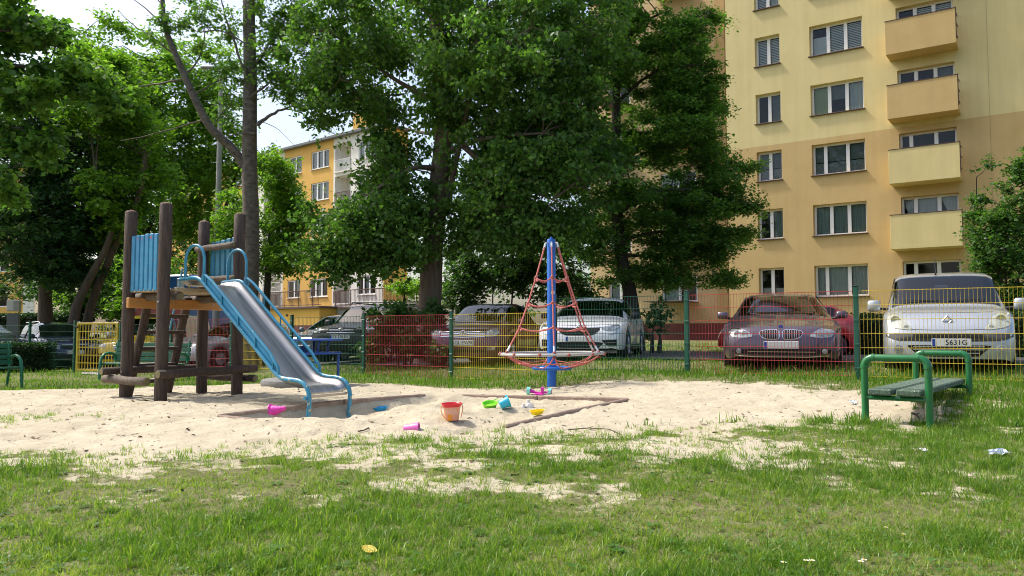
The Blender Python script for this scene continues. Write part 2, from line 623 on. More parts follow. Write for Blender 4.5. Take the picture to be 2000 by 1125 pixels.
M['p_silver'] = paint('silver_car_paint', (.44, .47, .50), .55, .34)
M['p_grey'] = paint('grey_car_paint', (.095, .08, .105), .6, .30)
M['p_white'] = paint('white_car_paint', (.74, .75, .76), 0.0, .3)
M['p_maroon'] = paint('maroon_car_paint', (.115, .022, .045), .3)
M['p_black'] = paint('black_car_paint', (.007, .0075, .009), 0.0, .3, .08)
M['p_darkgrey'] = paint('dark_silver_car_paint', (.16, .17, .20), .6, .26)
M['p_red'] = paint('red_car_paint', (.42, .018, .018), 0.0)
M['p_navy'] = paint('navy_car_paint', (.008, .013, .055), .3, .25)
M['p_yellow'] = paint('yellow_van_paint', (.62, .42, .015), 0.0)
M['p_blue'] = paint('blue_van_paint', (.03, .16, .45), 0.0)
M['tail_red'] = pm('tail_lamp', (.4, .012, .02), rough=.2, coat=.6)

M['wall_yellow'] = pm('pale_yellow_render', (.68, .555, .255), (.73, .61, .30), .8, .92, bump=.25, bscale=90)
M['wall_tan'] = pm('tan_render', (.55, .38, .16), (.61, .435, .195), .8, .92, bump=.25, bscale=90)
M['balc_yellow'] = pm('yellow_balcony_render', (.66, .535, .24), (.71, .585, .28), 1.2, .92, bump=.25, bscale=90)
M['balc_tan'] = pm('tan_balcony_render', (.55, .38, .155), (.61, .43, .19), 1.2, .92, bump=.25, bscale=90)
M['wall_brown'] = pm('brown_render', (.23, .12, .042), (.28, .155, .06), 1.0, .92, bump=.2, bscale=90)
M['plinth_red'] = pm('oxide_red_plinth', (.17, .042, .035), (.22, .06, .05), 1.2, .9, bump=.2, bscale=60)
M['wall_orange'] = pm('orange_render', (.74, .43, .10), (.80, .49, .13), .7, .92, bump=.2, bscale=60)
M['wall_white'] = pm('cream_render', (.84, .80, .70), (.88, .85, .77), .8, .92, bump=.2, bscale=60)
M['wall_garage'] = pm('ochre_garage_render', (.60, .36, .06), (.66, .41, .09), .9, .9)
for _k in ('wall_yellow', 'wall_tan', 'balc_yellow', 'balc_tan', 'wall_orange', 'wall_white'):
    streaked(M[_k], .075)
M['frame_white'] = pm('white_window_frame', (.86, .86, .85), (.80, .80, .79), 5, .4)
M['sill'] = pm('brown_sill', (.10, .06, .05), rough=.6)
M['sill_white'] = pm('white_sill', (.72, .72, .70), rough=.6)
M['rail_brown'] = pm('brown_rail', (.10, .045, .035), rough=.5)
M['roof_grey'] = pm('grey_roof_edge', (.16, .17, .18), rough=.7)
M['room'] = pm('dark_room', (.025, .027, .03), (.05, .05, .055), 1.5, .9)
M['curtain'] = pm('net_curtain', (.60, .64, .62), (.76, .79, .77), 14, .9, stretch=(1, 1, .3))
M['curtain_green'] = pm('green_curtain', (.30, .38, .34), (.42, .49, .45), 10, .9)
M['curtain_lime'] = pm('lime_blind', (.48, .56, .28), rough=.9)
M['curtain_dark'] = pm('grey_blind', (.15, .18, .175), (.22, .25, .245), 9, .9)
M['blind'] = pm('pale_blind_slat', (.82, .85, .83), rough=.7)
M['lace'] = pm('lace_band', (.06, .075, .075), (.6, .63, .62), 26, .9)

M['bark_poplar'] = pm('poplar_bark', (.10, .072, .055), (.21, .155, .12), 3, .95, bump=1.0, bscale=9, stretch=(5, 5, .55))
M['bark_birch'] = pm('grey_bark', (.075, .06, .05), (.21, .18, .148), 3, .9, bump=.8, bscale=8, stretch=(2.5, 2.5, 4))
M['bark_dark'] = pm('dark_bark', (.032, .025, .02), (.075, .06, .048), 3, .95, bump=.9, bscale=10, stretch=(4, 4, .8))
M['bark_brown'] = pm('brown_bark', (.075, .055, .038), (.14, .105, .075), 3, .95, bump=.8, bscale=9, stretch=(4, 4, .6))
M['leaf_poplar'] = leaf_mat('poplar_leaf', (.054, .125, .028), (.098, .205, .042), (.18, .31, .062), .5)
M['leaf_linden'] = leaf_mat('linden_leaf', (.058, .135, .03), (.104, .22, .046), (.18, .31, .066), .52)
M['leaf_dark'] = leaf_mat('chestnut_leaf', (.026, .076, .028), (.05, .122, .042), (.092, .185, .052), .42)
M['leaf_light'] = leaf_mat('acacia_leaf', (.07, .155, .018), (.125, .25, .028), (.21, .36, .05), .54)
M['leaf_shrub'] = leaf_mat('shrub_leaf', (.028, .076, .022), (.056, .13, .034), (.11, .20, .05), .42)
M['leaf_hedge'] = leaf_mat('hedge_leaf', (.014, .042, .014), (.03, .08, .022), (.06, .13, .032), .3)
M['leaf_bright'] = leaf_mat('bright_bush_leaf', (.03, .085, .018), (.06, .145, .028), (.11, .21, .045), .42)
M['grass'] = leaf_mat('grass_blade', (.064, .148, .013), (.122, .24, .021), (.27, .34, .07), .45, rough=.4, tcol=1.35)
M['clover'] = leaf_mat('clover_leaf', (.05, .13, .02), (.075, .18, .03), (.12, .24, .05), .35)
M['petal'] = pm('daisy_petal', (.8, .8, .78), rough=.7)
M['daisy_eye'] = pm('daisy_eye', (.7, .5, .04), rough=.8)


# ------------------------------------------------------------------ ground
def ground_mat():
    m, nt, out = new_mat('ground_sand_and_turf')
    N, Lk = nt.nodes, nt.links
    tc = N.new('ShaderNodeTexCoord')
    at = N.new('ShaderNodeAttribute'); at.attribute_name = 'sand'

    def noise(scale, detail=5, rough=.6):
        n = N.new('ShaderNodeTexNoise')
        n.inputs['Scale'].default_value = scale
        n.inputs['Detail'].default_value = detail
        n.inputs['Roughness'].default_value = rough
        Lk.new(tc.outputs['Object'], n.inputs['Vector'])
        return n.outputs['Fac']

    def ramp(src, stops):
        r = N.new('ShaderNodeValToRGB')
        e = r.color_ramp.elements
        e[0].position, e[0].color = stops[0][0], (*stops[0][1], 1)
        e[1].position, e[1].color = stops[-1][0], (*stops[-1][1], 1)
        for p_, c_ in stops[1:-1]:
            k = e.new(p_); k.color = (*c_, 1)
        Lk.new(src, r.inputs['Fac'])
        return r.outputs['Color']

    def mix(f, a, b):
        mx = N.new('ShaderNodeMix'); mx.data_type = 'RGBA'
        if isinstance(f, float):
            mx.inputs['Factor'].default_value = f
        else:
            Lk.new(f, mx.inputs['Factor'])
        Lk.new(a, mx.inputs['A']); Lk.new(b, mx.inputs['B'])
        return mx.outputs['Result']

    sand = ramp(noise(2.2, 8, .7), [(.3, (.405, .35, .25)), (.5, (.485, .425, .31)), (.72, (.555, .49, .37))])
    specks = ramp(noise(70, 3), [(.60, (0, 0, 0)), (.74, (1, 1, 1))])
    speckc = N.new('ShaderNodeRGB'); speckc.outputs[0].default_value = (.26, .19, .11, 1)
    spf = N.new('ShaderNodeMath'); spf.operation = 'MULTIPLY'; spf.inputs[1].default_value = .55
    Lk.new(specks, spf.inputs[0])
    sand = mix(spf.outputs[0], sand, speckc.outputs[0])
    soil = ramp(noise(7, 8, .7), [(.3, (.13, .115, .05)), (.48, (.22, .18, .095)), (.62, (.34, .275, .17)), (.75, (.43, .36, .24))])
    green = ramp(noise(3.0, 6, .7), [(.35, (.05, .085, .016)), (.65, (.09, .14, .03))])
    turf = mix(.5, soil, green)
    ma = N.new('ShaderNodeMath'); ma.operation = 'ADD'
    nn = N.new('ShaderNodeMath'); nn.operation = 'MULTIPLY_ADD'; nn.inputs[1].default_value = 1.5; nn.inputs[2].default_value = -.75
    Lk.new(noise(14, 8, .7), nn.inputs[0])
    Lk.new(at.outputs['Fac'], ma.inputs[0]); Lk.new(nn.outputs[0], ma.inputs[1])
    mr = N.new('ShaderNodeMapRange')
    mr.inputs['From Min'].default_value = .34; mr.inputs['From Max'].default_value = .6
    Lk.new(ma.outputs[0], mr.inputs['Value'])
    colr = mix(mr.outputs[0], turf, sand)
    b = N.new('ShaderNodeBsdfPrincipled')
    b.inputs['Roughness'].default_value = .95
    b.inputs['Specular IOR Level'].default_value = .15
    Lk.new(colr, b.inputs['Base Color'])
    bp = N.new('ShaderNodeBump'); bp.inputs['Strength'].default_value = .75; bp.inputs['Distance'].default_value = .025
    hm = N.new('ShaderNodeMath'); hm.operation = 'ADD'
    Lk.new(noise(28, 6, .7), hm.inputs[0]); Lk.new(noise(9, 4), hm.inputs[1])
    Lk.new(hm.outputs[0], bp.inputs['Height'])
    Lk.new(bp.outputs[0], b.inputs['Normal'])
    Lk.new(b.outputs[0], out.inputs['Surface'])
    return m


def axis(a, b, step, far0, far1, grow=1.16):
    mid = list(np.arange(a, b + 1e-6, step))
    lo = []; v = a; s_ = step
    while v > far0:
        s_ *= grow; v -= s_; lo.append(max(v, far0))
    hi = []; v = mid[-1]; s_ = step
    while v < far1:
        s_ *= grow; v += s_; hi.append(min(v, far1))
    return np.array(lo[::-1] + mid + hi)


def sand_mask(x, y):
    sd = poly_sd(SAND, x, y)
    edge = .6 * fbm(x * 1.3 + 3, y * 1.3, 3) + .6 * fbm(x * 4, y * 5, 2) + .45 * fbm(x * 11, y * 13, 2)
    m = ss(-.5, .42, sd + edge * ss(13, 8, y) + .25 * edge)
    # bare trodden patches in the lawn
    bare = ss(.08, .5, fbm(x * 1.9 + 40, y * 2.6 + 9, 4) + .25 * fbm(x * 9, y * 11, 2)) * ss(3.6, 5.0, y) * ss(8.6, 7.0, y)
    band = ss(-.1, .4, fbm(x * 2.2 + 60, y * 3.0, 4) + .35 * fbm(x * 10, y * 12, 2) + .2) * ss(5.0, 5.9, y) * ss(8.5, 7.2, y) * ss(-3.6, -1.2, x) * ss(3.4, 1.8, x)
    left = ss(-.15, .4, fbm(x * 2.3 + 80, y * 2.8, 4) + .3 * fbm(x * 10, y * 12, 2)) * ss(3.4, 5.0, y) * ss(6, 5.6, y) * ss(-1.6, -2.8, x)
    patches = .75 * np.exp(-((x + 8.3) ** 2 / 3.2 + (y - 13.6) ** 2 / .7))
    return np.clip(np.maximum.reduce([m, bare * .62, band * .85, left * .7, patches]), 0, 1)


xs = axis(-7.6, 6.6, .045, -420, 420)
ys = axis(2.4, 12.6, .04, -60, 900)
GX, GY = np.meshgrid(xs, ys, indexing='ij')
GZ = gz(GX, GY)
gv = np.stack([GX, GY, GZ], -1).reshape(-1, 3)
nx, ny = len(xs), len(ys)
idx = np.arange(nx * ny).reshape(nx, ny)
gf = np.stack([idx[:-1, :-1], idx[1:, :-1], idx[1:, 1:], idx[:-1, 1:]], -1).reshape(-1, 4)
me = bpy.data.meshes.new('ground')
me.vertices.add(len(gv)); me.vertices.foreach_set('co', gv.ravel())
me.loops.add(gf.size); me.loops.foreach_set('vertex_index', gf.ravel().astype(np.int32))
me.polygons.add(len(gf)); me.polygons.foreach_set('loop_start', np.arange(0, gf.size, 4, dtype=np.int32))
me.polygons.foreach_set('use_smooth', np.ones(len(gf), bool))
me.update(calc_edges=True)
a = me.attributes.new('sand', 'FLOAT', 'POINT')
a.data.foreach_set('value', sand_mask(GX, GY).ravel().astype(np.float32))
me.materials.append(ground_mat())
o = link('ground', me, kind='structure')
o['label'] = 'sandy playground floor running into patchy green lawn'


def draped(name, corners, mat, up=.006, n=24, m=24, label=None):
    """a sheet that follows the terrain between four corners"""
    A = np.array([c[:2] for c in corners], float)
    u, v = np.meshgrid(np.linspace(0, 1, n), np.linspace(0, 1, m), indexing='ij')
    u = u[..., None]; v = v[..., None]
    xy = (A[0] * (1 - u) + A[1] * u) * (1 - v) + (A[3] * (1 - u) + A[2] * u) * v
    z = gz(xy[..., 0], xy[..., 1]) + up
    mb = MB().grid(np.concatenate([xy, z[..., None]], -1))
    return mb.build(name, mat, smooth=60, kind='structure', label=label)


FN = Vector((.51, .86, 0)); FU = Vector((.86, -.51, 0))
pq = lambda q, s_: Vector((4.9, 11.24, 0)) + FN * q + FU * s_
draped('parking_pavement', [pq(2.4, -24), pq(2.4, 12), pq(8.5, 12), pq(8.5, -24)], M['asphalt'], .03, 60, 16, 'grey asphalt parking strip behind the fence')
draped('concrete_path', [P(160, 700, 21.6), P(245, 700, 21.0), P(245, 700, 22.0), P(160, 700, 22.7)], M['concrete'], .02, 8, 8, 'concrete slab path in front of the yellow gate')

# ------------------------------------------------------------------ sandpit boards
pit = thing('sandpit_frame', 'half-buried square sandpit frame of old boards under the slide end', 'sandpit', (0, 0, 0))
cs = [Vector((x, y, 0)) for x, y in PIT]


def pit_board(a, b, f0, f1, up0, up1):
    p0 = a.lerp(b, f0); p1 = a.lerp(b, f1)
    z0 = float(gz_smooth(p0.x, p0.y)) + up0
    z1 = float(gz_smooth(p1.x, p1.y)) + up1
    p0 = Vector((p0.x, p0.y, z0)); p1 = Vector((p1.x, p1.y, z1))
    d = p1 - p0
    Mx = align(d)
    mb = MB().box((0, 0, 0), (d.length, .055, .26), bev=.012)
    o = mb.build('board', M['wood_frame'], pit, smooth=30)
    mid = (p0 + p1) / 2
    o.matrix_local = Matrix.Translation(mid - Vector((0, 0, .13))) @ Mx


pit_board(cs[0], cs[1], 0, .5, .035, .045)
pit_board(cs[0], cs[1], .503, .93, .045, .02)
pit_board(cs[1], cs[2], .10, .56, .012, .035)
pit_board(cs[1], cs[2], .563, 1.0, .035, .045)
pit_board(cs[2], cs[3], .0, .5, .04, .035)
pit_board(cs[2], cs[3], .503, .80, .03, .012)
pit_board(cs[3], cs[0], .74, 1.0, .012, .03)

# ------------------------------------------------------------------ fence
fence = thing('mesh_fence', 'waist-high welded mesh fence with red, yellow and green panels behind the sand', 'fence')
fence2 = thing('mesh_fence', 'dark green mesh fence left of the yellow gate', 'fence')


def wire_panel(parent, a, b, top, mat, label, hh=1.23, wr=.003):
    """welded double-wire panel between two plan points"""
    a = Vector((a[0], a[1], 0)); b = Vector((b[0], b[1], 0))
    d = (b - a); L = d.length; d.normalize()
    a2 = a + d * .045; L -= .09
    root_ = bpy.data.objects.new('mesh_panel', None)
    mb = MB()
    n = int(round(L / .05))
    for i in range(n + 1):
        x = L * i / n
        mb.tube([(x, 0, 0), (x, 0, hh)], wr, 4)
    o = mb.build('mesh_panel', mat, parent, smooth=0, fix=False, label=label)
    o.location = (a2.x, a2.y, top - hh)
    o.rotation_euler = (0, 0, math.atan2(d.y, d.x))
    bpy.data.objects.remove(root_)
    hm = MB()
    for s_ in (-1, 1):
        hm.tube([(0, s_ * .0075, 0), (L, s_ * .0075, 0)], .0042, 5)
    hme = hm.mesh('horizontal_wire', mat, 0, False)
    for k in range(7):
        link('horizontal_wire', hme, o, (0, 0, .012 + k * (hh - .022) / 6))


def fence_post(parent, p, top):
    zb = g(*p) - .3
    o = MB().box((0, 0, (top - zb) / 2), (.066, .066, top - zb), bev=.008).build('post', M['f_green'], parent, loc=(p[0], p[1], zb))
    o.rotation_euler = (0, 0, -.53)
    c = MB().box((0, 0, 0), (.072, .072, .018), bev=.006).build('post_cap', M['black_plastic'], o, loc=(0, 0, top - zb + .007))
    for q in range(4):
        MB().box((0, 0, 0), (.075, .02, .03), bev=.004).build('clamp', M['f_green'], o, loc=(.003, -.034, top - zb - .14 - q * .34))


PR = [(9.2, 8.7), (7.05, 9.97), (4.905, 11.24), (2.77, 12.5), (.74, 13.66)]
PL = [(.74, 13.66), (-1.165, 15.2), (-3.15, 16.8), (-5.13, 18.4), (-7.1, 20.0), (-9.1, 21.1), (-10.88, 21.95)]
TR, TL, TG = 1.605, 1.36, 1.24
for p in PR:
    fence_post(fence, p, TR + .055)
for p in PL[1:]:
    fence_post(fence, p, (TL if p[0] > -9 else TG) + .045)
for i, (c, nm) in enumerate([('f_green', None), ('f_yellow', 'yellow mesh panel in front of the silver van'), ('f_red', 'red mesh panel in front of the grey saloon'), ('f_green', 'green mesh panel in front of the white car')]):
    wire_panel(fence, PR[i + 1], PR[i], TR, M[c], nm)
for i, (c, nm) in enumerate([('f_yellow', 'yellow mesh panel left of the rope roundabout'), ('f_red', 'red mesh panel in front of the shrub'),
                             ('f_green', 'green mesh panel in front of the black off-roader'), ('f_yellow', 'yellow mesh panel behind the slide'),
                             ('f_red', 'red mesh panel behind the climbing tower'), ('f_green', 'green mesh panel beside the gate')]):
    wire_panel(fence, PL[i + 1], PL[i], TL if i < 5 else TG, M[c], nm)
GL = (-12.45, 22.5)
PG = [GL, (-14.5, 23.75), (-16.6, 25.0)]
for p in PG:
    fence_post(fence2, p, TG + .1)
for i in range(2):
    wire_panel(fence2, PG[i + 1], PG[i], TG, M['f_green'], None, wr=.0018)

# yellow gate
ga = Vector((GL[0], GL[1], 0)); gb = Vector((-10.88, 21.95, 0))
gd = (gb - ga); GLn = gd.length - .16; gd.normalize()
gate = thing('fence_gate', 'yellow metal gate of welded bars in the green fence', 'gate', ga + gd * .08 + Vector((0, 0, g(-11.6, 22.2) + .06)), math.atan2(gd.y, gd.x))
GH = TG - gate.location.z + .02
for z in (0.03, GH):
    MB().box((GLn / 2, 0, z), (GLn, .05, .05), bev=.006).build('frame_bar', M['f_yellow'], gate)
for x in (.025, GLn - .025):
    MB().box((x, 0, GH / 2 + .015), (.05, .052, GH - .02), bev=.006).build('frame_bar', M['f_yellow'], gate)
vb = MB().tube([(0, 0, .04), (0, 0, GH - .02)], .011, 6).mesh('upright_bar', M['f_yellow'])
for i in range(1, 14):
    link('upright_bar', vb, gate, (GLn * i / 14, 0, 0))
hb = MB().box((GLn / 2, -.016, 0), (GLn - .08, .012, .022)).mesh('cross_bar', M['f_yellow'], 0)
for k in range(1, 6):
    link('cross_bar', hb, gate, (0, 0, GH * k / 6))
MB().box((.03, -.045, GH * .93), (.1, .04, .06), bev=.008).build('hinge', M['black_plastic'], gate)
MB().box((GLn - .06, -.04, GH * .5), (.1, .05, .12), bev=.008).build('latch', M['bolt'], gate)

# ------------------------------------------------------------------ buildings
def tpx(px, o2, u):
    k = (px - 1000.0) / F
    return (k * o2[1] - o2[0]) / (u[0] - k * u[1])


def facade(holes, x0, x1, z0, z1, zone, depth=.18, extra_x=(), extra_z=()):
    """wall in the local XZ plane (outside is -Y) with real openings; zone(x, z) -> material index"""
    xs_ = sorted(set([x0, x1] + [h[0] for h in holes] + [h[1] for h in holes] + list(extra_x)))
    zs_ = sorted(set([z0, z1] + [h[2] for h in holes] + [h[3] for h in holes] + list(extra_z)))
    xs_ = [v for v in xs_ if x0 <= v <= x1]; zs_ = [v for v in zs_ if z0 <= v <= z1]
    mb = MB()
    for i in range(len(xs_) - 1):
        for j in range(len(zs_) - 1):
            cx, cz = (xs_[i] + xs_[i + 1]) / 2, (zs_[j] + zs_[j + 1]) / 2
            if any(h[0] < cx < h[1] and h[2] < cz < h[3] for h in holes):
                continue
            mb.add([(xs_[i], 0, zs_[j]), (xs_[i + 1], 0, zs_[j]), (xs_[i + 1], 0, zs_[j + 1]), (xs_[i], 0, zs_[j + 1])], [(0, 1, 2, 3)], zone(cx, cz))
    for h in holes:
        a_, b_, c_, d_ = h[:4]
        dp = h[4] if len(h) > 4 else depth
        mi = zone((a_ + b_) / 2, (c_ + d_) / 2)
        vs = [(a_, 0, c_), (b_, 0, c_), (b_, 0, d_), (a_, 0, d_), (a_, dp, c_), (b_, dp, c_), (b_, dp, d_), (a_, dp, d_)]
        mb.add(vs, [(0, 4, 5, 1), (1, 5, 6, 2), (2, 6, 7, 3), (3, 7, 4, 0)], mi)
    return mb


def window(parent, x0, x1, z0, z1, y, splits, treat, sill='sill', fw=.085, light=True):
    """white frame with its panes, sill and what hangs behind; splits are fractions of the width"""
    w, h = x1 - x0, z1 - z0
    mb = MB()
    e = .003
    mb.box((w / 2, 0, fw / 2), (w - 2 * e, .07, fw)); mb.box((w / 2, 0, h - fw / 2), (w - 2 * e, .07, fw))
    mb.box((fw / 2 + e, 0, h / 2), (fw, .068, h - 2 * fw)); mb.box((w - fw / 2 - e, 0, h / 2), (fw, .068, h - 2 * fw))
    for s_ in splits:
        mb.box((w * s_, -.008, h / 2), (fw * 1.75, .08, h - 2 * fw))
    o = mb.build('window', M['frame_white'], parent, smooth=0, loc=(x0, y, z0))
    cuts = [0] + list(splits) + [1]
    for i in range(len(cuts) - 1):
        a_ = w * cuts[i] + (fw if i == 0 else fw * .85); b_ = w * cuts[i + 1] - (fw if i == len(cuts) - 2 else fw * .85)
        MB().add([(a_, .012, fw), (b_, .012, fw), (b_, .012, h - fw), (a_, .012, h - fw)], [(0, 1, 2, 3)]).build('pane', M['win_glass'], o, smooth=0, fix=False)
        t = treat[i] if isinstance(treat, (list, tuple)) else treat
        if not t:
            continue
        yc = .11
        if t == 'blind':
            n = max(4, int(h / .085))
            bm_ = MB()
            for k in range(n):
                zc = fw + (h - 2 * fw) * (k + .5) / n
                bm_.box(((a_ + b_) / 2, yc, zc), (b_ - a_, .012, (h - 2 * fw) / n * .62))
            bm_.build('blind', M['blind'], o, smooth=0)
        elif t in ('halfblind',):
            MB().box(((a_ + b_) / 2, yc, h * .72), (b_ - a_, .01, h * .46)).build('roller_blind', M['curtain_dark'], o, smooth=0)
        elif t == 'roll_low':
            MB().box(((a_ + b_) / 2, yc, h * .36), (b_ - a_, .01, h * .62)).build('roller_blind', M['blind'], o, smooth=0)
        elif t == 'lime':
            MB().box(((a_ + b_) / 2, yc, h * .5), (b_ - a_, .01, h - .1)).build('roller_blind', M['curtain_lime'], o, smooth=0)
        elif t == 'grey':
            MB().box(((a_ + b_) / 2, yc, h * .5), (b_ - a_, .01, h - .1)).build('roller_blind', M['curtain_dark'], o, smooth=0)
        elif t == 'lace':
            MB().box(((a_ + b_) / 2, yc, h * .24), (b_ - a_, .008, h * .36)).build('lace_curtain', M['lace'], o, smooth=0)
            MB().box(((a_ + b_) / 2, yc, h * .70), (b_ - a_, .01, h * .5)).build('roller_blind', M['curtain_dark'], o, smooth=0)
        elif t == 'cafe':
            n = 28
            A = np.array([[[a_ + (b_ - a_) * k / n, yc + .012 * math.sin(k * 1.7), zz] for zz in (fw, h * .34)] for k in range(n + 1)])
            MB().grid(A).build('cafe_curtain', M['curtain'], o, smooth=60)
        elif t == 'swag':
            n = 14
            rows = []
            for k in range(n + 1):
                f_ = k / n
                zl = h * (.15 + .75 * (1 - math.sin(f_ * math.pi / 2))) if i != 1 else h * (.3 + .5 * abs(f_ - .5))
                rows.append([[a_ + (b_ - a_) * f_, yc + .02 * math.sin(k * 1.9), h - fw], [a_ + (b_ - a_) * f_, yc + .03 * math.sin(k * 1.9 + 1), max(fw, zl)]])
            MB().grid(np.array(rows)).build('draped_curtain', M['curtain'], o, smooth=60)
        else:
            mat = {'curtain': M['curtain'], 'green': M['curtain_green']}[t]
            n = 26
            A = np.array([[[a_ + (b_ - a_) * k / n, yc + .022 * math.sin(k * 1.35 + i) + .012 * math.sin(k * .6), zz] for zz in (fw, h - fw)] for k in range(n + 1)])
            MB().grid(A).build('curtain', mat, o, smooth=60)
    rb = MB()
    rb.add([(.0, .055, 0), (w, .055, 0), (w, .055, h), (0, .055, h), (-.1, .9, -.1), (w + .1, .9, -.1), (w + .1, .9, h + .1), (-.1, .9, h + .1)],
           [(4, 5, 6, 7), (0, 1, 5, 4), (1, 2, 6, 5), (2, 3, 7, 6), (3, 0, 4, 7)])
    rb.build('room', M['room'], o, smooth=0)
    if sill:
        MB().box((w / 2, -.02 - y / 2, -.022), (w + .1, y + .16, .04), bev=.006).build('sill', M[sill], o, smooth=0)
    return o


# --- tall block on the right
BO = (14.55, 35.3); BU = (.82, -.572)
BA = math.atan2(BU[1], BU[0])
block = thing('apartment_block', 'tall yellow and tan apartment block with balconies on the right', 'building', (BO[0], BO[1], 0), BA)
rows_ = [4.05 + 2.78 * i for i in range(8)]
holes = []; wins = []
treat_s = [['cafe', 'cafe'], [None, 'green'], ['lace', 'lace'], [None, 'grey'], ['blind', 'blind'], ['blind', 'curtain'], None, ['curtain', 'curtain']]
treat_b = [['curtain', 'curtain', 'curtain'], ['green', 'green', 'green'], ['lace', 'lace', 'lace'], ['lime', 'halfblind', 'curtain'],
           ['roll_low', 'blind', 'blind'], ['curtain', None, 'curtain'], [None, 'blind', 'blind'], None]
treat_d = [[None, None, None], ['swag', 'swag', 'swag'], [None, None, None], [None, 'roll_low', 'grey'], ['roll_low', 'blind', 'blind'], ['curtain', None, None], None, None]
split_b = [[.22, .64], [.33, .66], [.24, .66], [.34, .67], [.34, .67], [.33, .66], [.34, .67], [.34, .67]]
split_d = [[.22, .62], [.25, .66], [.2, .64], [.32, .66], [.33, .66], [.32, .66], [.33, .66], [.33, .66]]
for i, zt in enumerate(rows_):
    for (a_, b_), sp, tr in (((-3.48, -2.30), [.5], treat_s[i]), ((-.94, 1.34), split_b[i], treat_b[i]), ((2.71, 4.9), split_d[i], treat_d[i])):
        holes.append((a_, b_, zt - 1.42, zt))
        wins.append((a_, b_, zt - 1.42, zt, sp, tr))
ZB, ZT = -.3, 27.0
XL, XR = -4.92, 15.0
zone = lambda x, z: 2 if z < 1.5 else (1 if z < 9.88 else 0)
mb = facade(holes, XL, XR, ZB, ZT, zone, .37, extra_z=(1.5, 9.88))
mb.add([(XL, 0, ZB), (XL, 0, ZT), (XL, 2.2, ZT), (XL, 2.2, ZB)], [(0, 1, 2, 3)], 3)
mb.add([(XR, 0, ZB), (XR, 0, ZT), (XR, 11, ZT), (XR, 11, ZB)], [(0, 1, 2, 3)], 1)
mb.build('wall', [M['wall_yellow'], M['wall_tan'], M['plinth_red'], M['wall_brown']], block, smooth=0, fix=False)
# set-back wing seen through the linden
wing_holes = []
wing_w = []
for i in range(7):
    for (a_, b_) in ((-12.6, -11.2), (-9.4, -7.4)):
        zt = 4.05 + 2.78 * i
        wing_holes.append((a_, b_, zt - 1.42, zt)); wing_w.append((a_, b_, zt - 1.42, zt))
wz = lambda x, z: 2 if z < 1.5 else (0 if x < -6.3 else (3 if -5.75 < x < -5.25 else 1))
wb = facade(wing_holes, -13.8, -4.9, ZB, ZT, wz, .18, extra_x=(-6.3, -5.75, -5.25), extra_z=(1.5,))
wb.add([(-13.8, 0, ZB), (-13.8, 0, ZT), (-13.8, 9, ZT), (-13.8, 9, ZB)], [(0, 1, 2, 3)], 0)
wing = wb.build('wing_wall', [pm('peach_render', (.62, .44, .22), (.67, .49, .26), .8, .92), M['wall_tan'], M['plinth_red'], M['wall_brown']], block, smooth=0, fix=False, loc=(0, 2.2, 0), label='set-back peach wing behind the tree')
MB().box(((XL + XR) / 2, 5.6, ZT + .15), (XR - XL + .4, 11.4, .3), bev=.02).build('roof', M['roof_grey'], block, smooth=0)
for a_, b_, c_, d_, sp, tr in wins:
    window(block, a_, b_, c_, d_, .315, sp, tr)
for a_, b_, c_, d_ in wing_w:
    window(block, a_, b_, c_, d_, 2.32, [.5], ['curtain', None])
for i in range(6):
    z = 3.1 + 2.78 * i
    MB().box((-5.05, 2.17, z), (.22, .05, 1.1)).build('slit_window', M['room'], block, smooth=0)
# balconies
for i in range(7):
    zt = 5.95 + 2.78 * i
    mat = M['balc_yellow'] if i < 2 else M['balc_tan']
    bal = MB()
    x0, x1, dp = 2.43, 5.07, 1.0
    bal.box(((x0 + x1) / 2, -dp + .04, zt - .72), (x1 - x0, .08, 1.44), bev=.006)
    bal.box(((x0 + x1) / 2, -dp / 2 + .04, zt - 1.375), (x1 - x0 - .02, dp - .085, .13))
    bal.box((x0 + .04, -dp / 2 + .04, zt - .66), (.08, dp - .085, 1.3))
    bo = bal.build('balcony', mat, block, smooth=0)
    MB().box(((x0 + x1) / 2, -dp + .04, zt + .012), (x1 - x0 + .03, .12, .024), bev=.004).build('coping', M['rail_brown'], bo, smooth=0)
    for z in (zt - .02, zt - .45, zt - .95):
        MB().tube([(x1 - .02, -dp + .02, z), (x1 - .02, -.01, z)], .018, 6).build('side_rail', M['rail_brown'], bo)
    MB().box((x1 + .012, -dp + .05, zt - .6), (.035, .06, 1.3)).build('side_post', M['rail_brown'], bo, smooth=0)
# rain-water seam
MB().tube([(6.1, -.003, 1.5), (6.1, -.003, ZT)], .005, 5).build('expansion_joint', pm('joint_sealant', (.30, .25, .13), rough=.8), block)

# --- five-storey block far left
LO = (-17.4, 67.0); LU = (.77, -.64)
lblock = thing('apartment_block', 'orange and cream five-storey block seen between the trees', 'building', (LO[0], LO[1], 0), math.atan2(LU[1], LU[0]))
T = lambda px: tpx(px, LO, LU)
lrows = [5.55 + 2.72 * i for i in range(5)]
holes = []
cols = [(T(561), T(585), 1), (T(604), T(639), 2), (T(697), T(733), 2), (T(440), T(470), 2), (T(480), T(500), 1)]
logg = [(T(651), T(682)), (T(512), T(547))]
for zt in lrows:
    for a_, b_, n in cols:
        holes.append((a_, b_, zt - 1.55, zt))
    for a_, b_ in logg:
        holes.append((a_, b_, zt - 2.15, zt + .2, 1.3))
tA, tB, tC, tD = T(551), T(648), T(748), T(500)
lz = lambda x, z: 0 if (tA < x < tB or x > tC or x < tD) else 1
mb = facade(holes, T(330), T(750), -.5, 17.1, lz, .16, extra_x=(tA, tB, tC, tD))
mb.add([(T(750), 0, -.5), (T(750), 0, 17.1), (T(750), 2.4, 17.1), (T(750), 2.4, -.5)], [(0, 1, 2, 3)], 0)
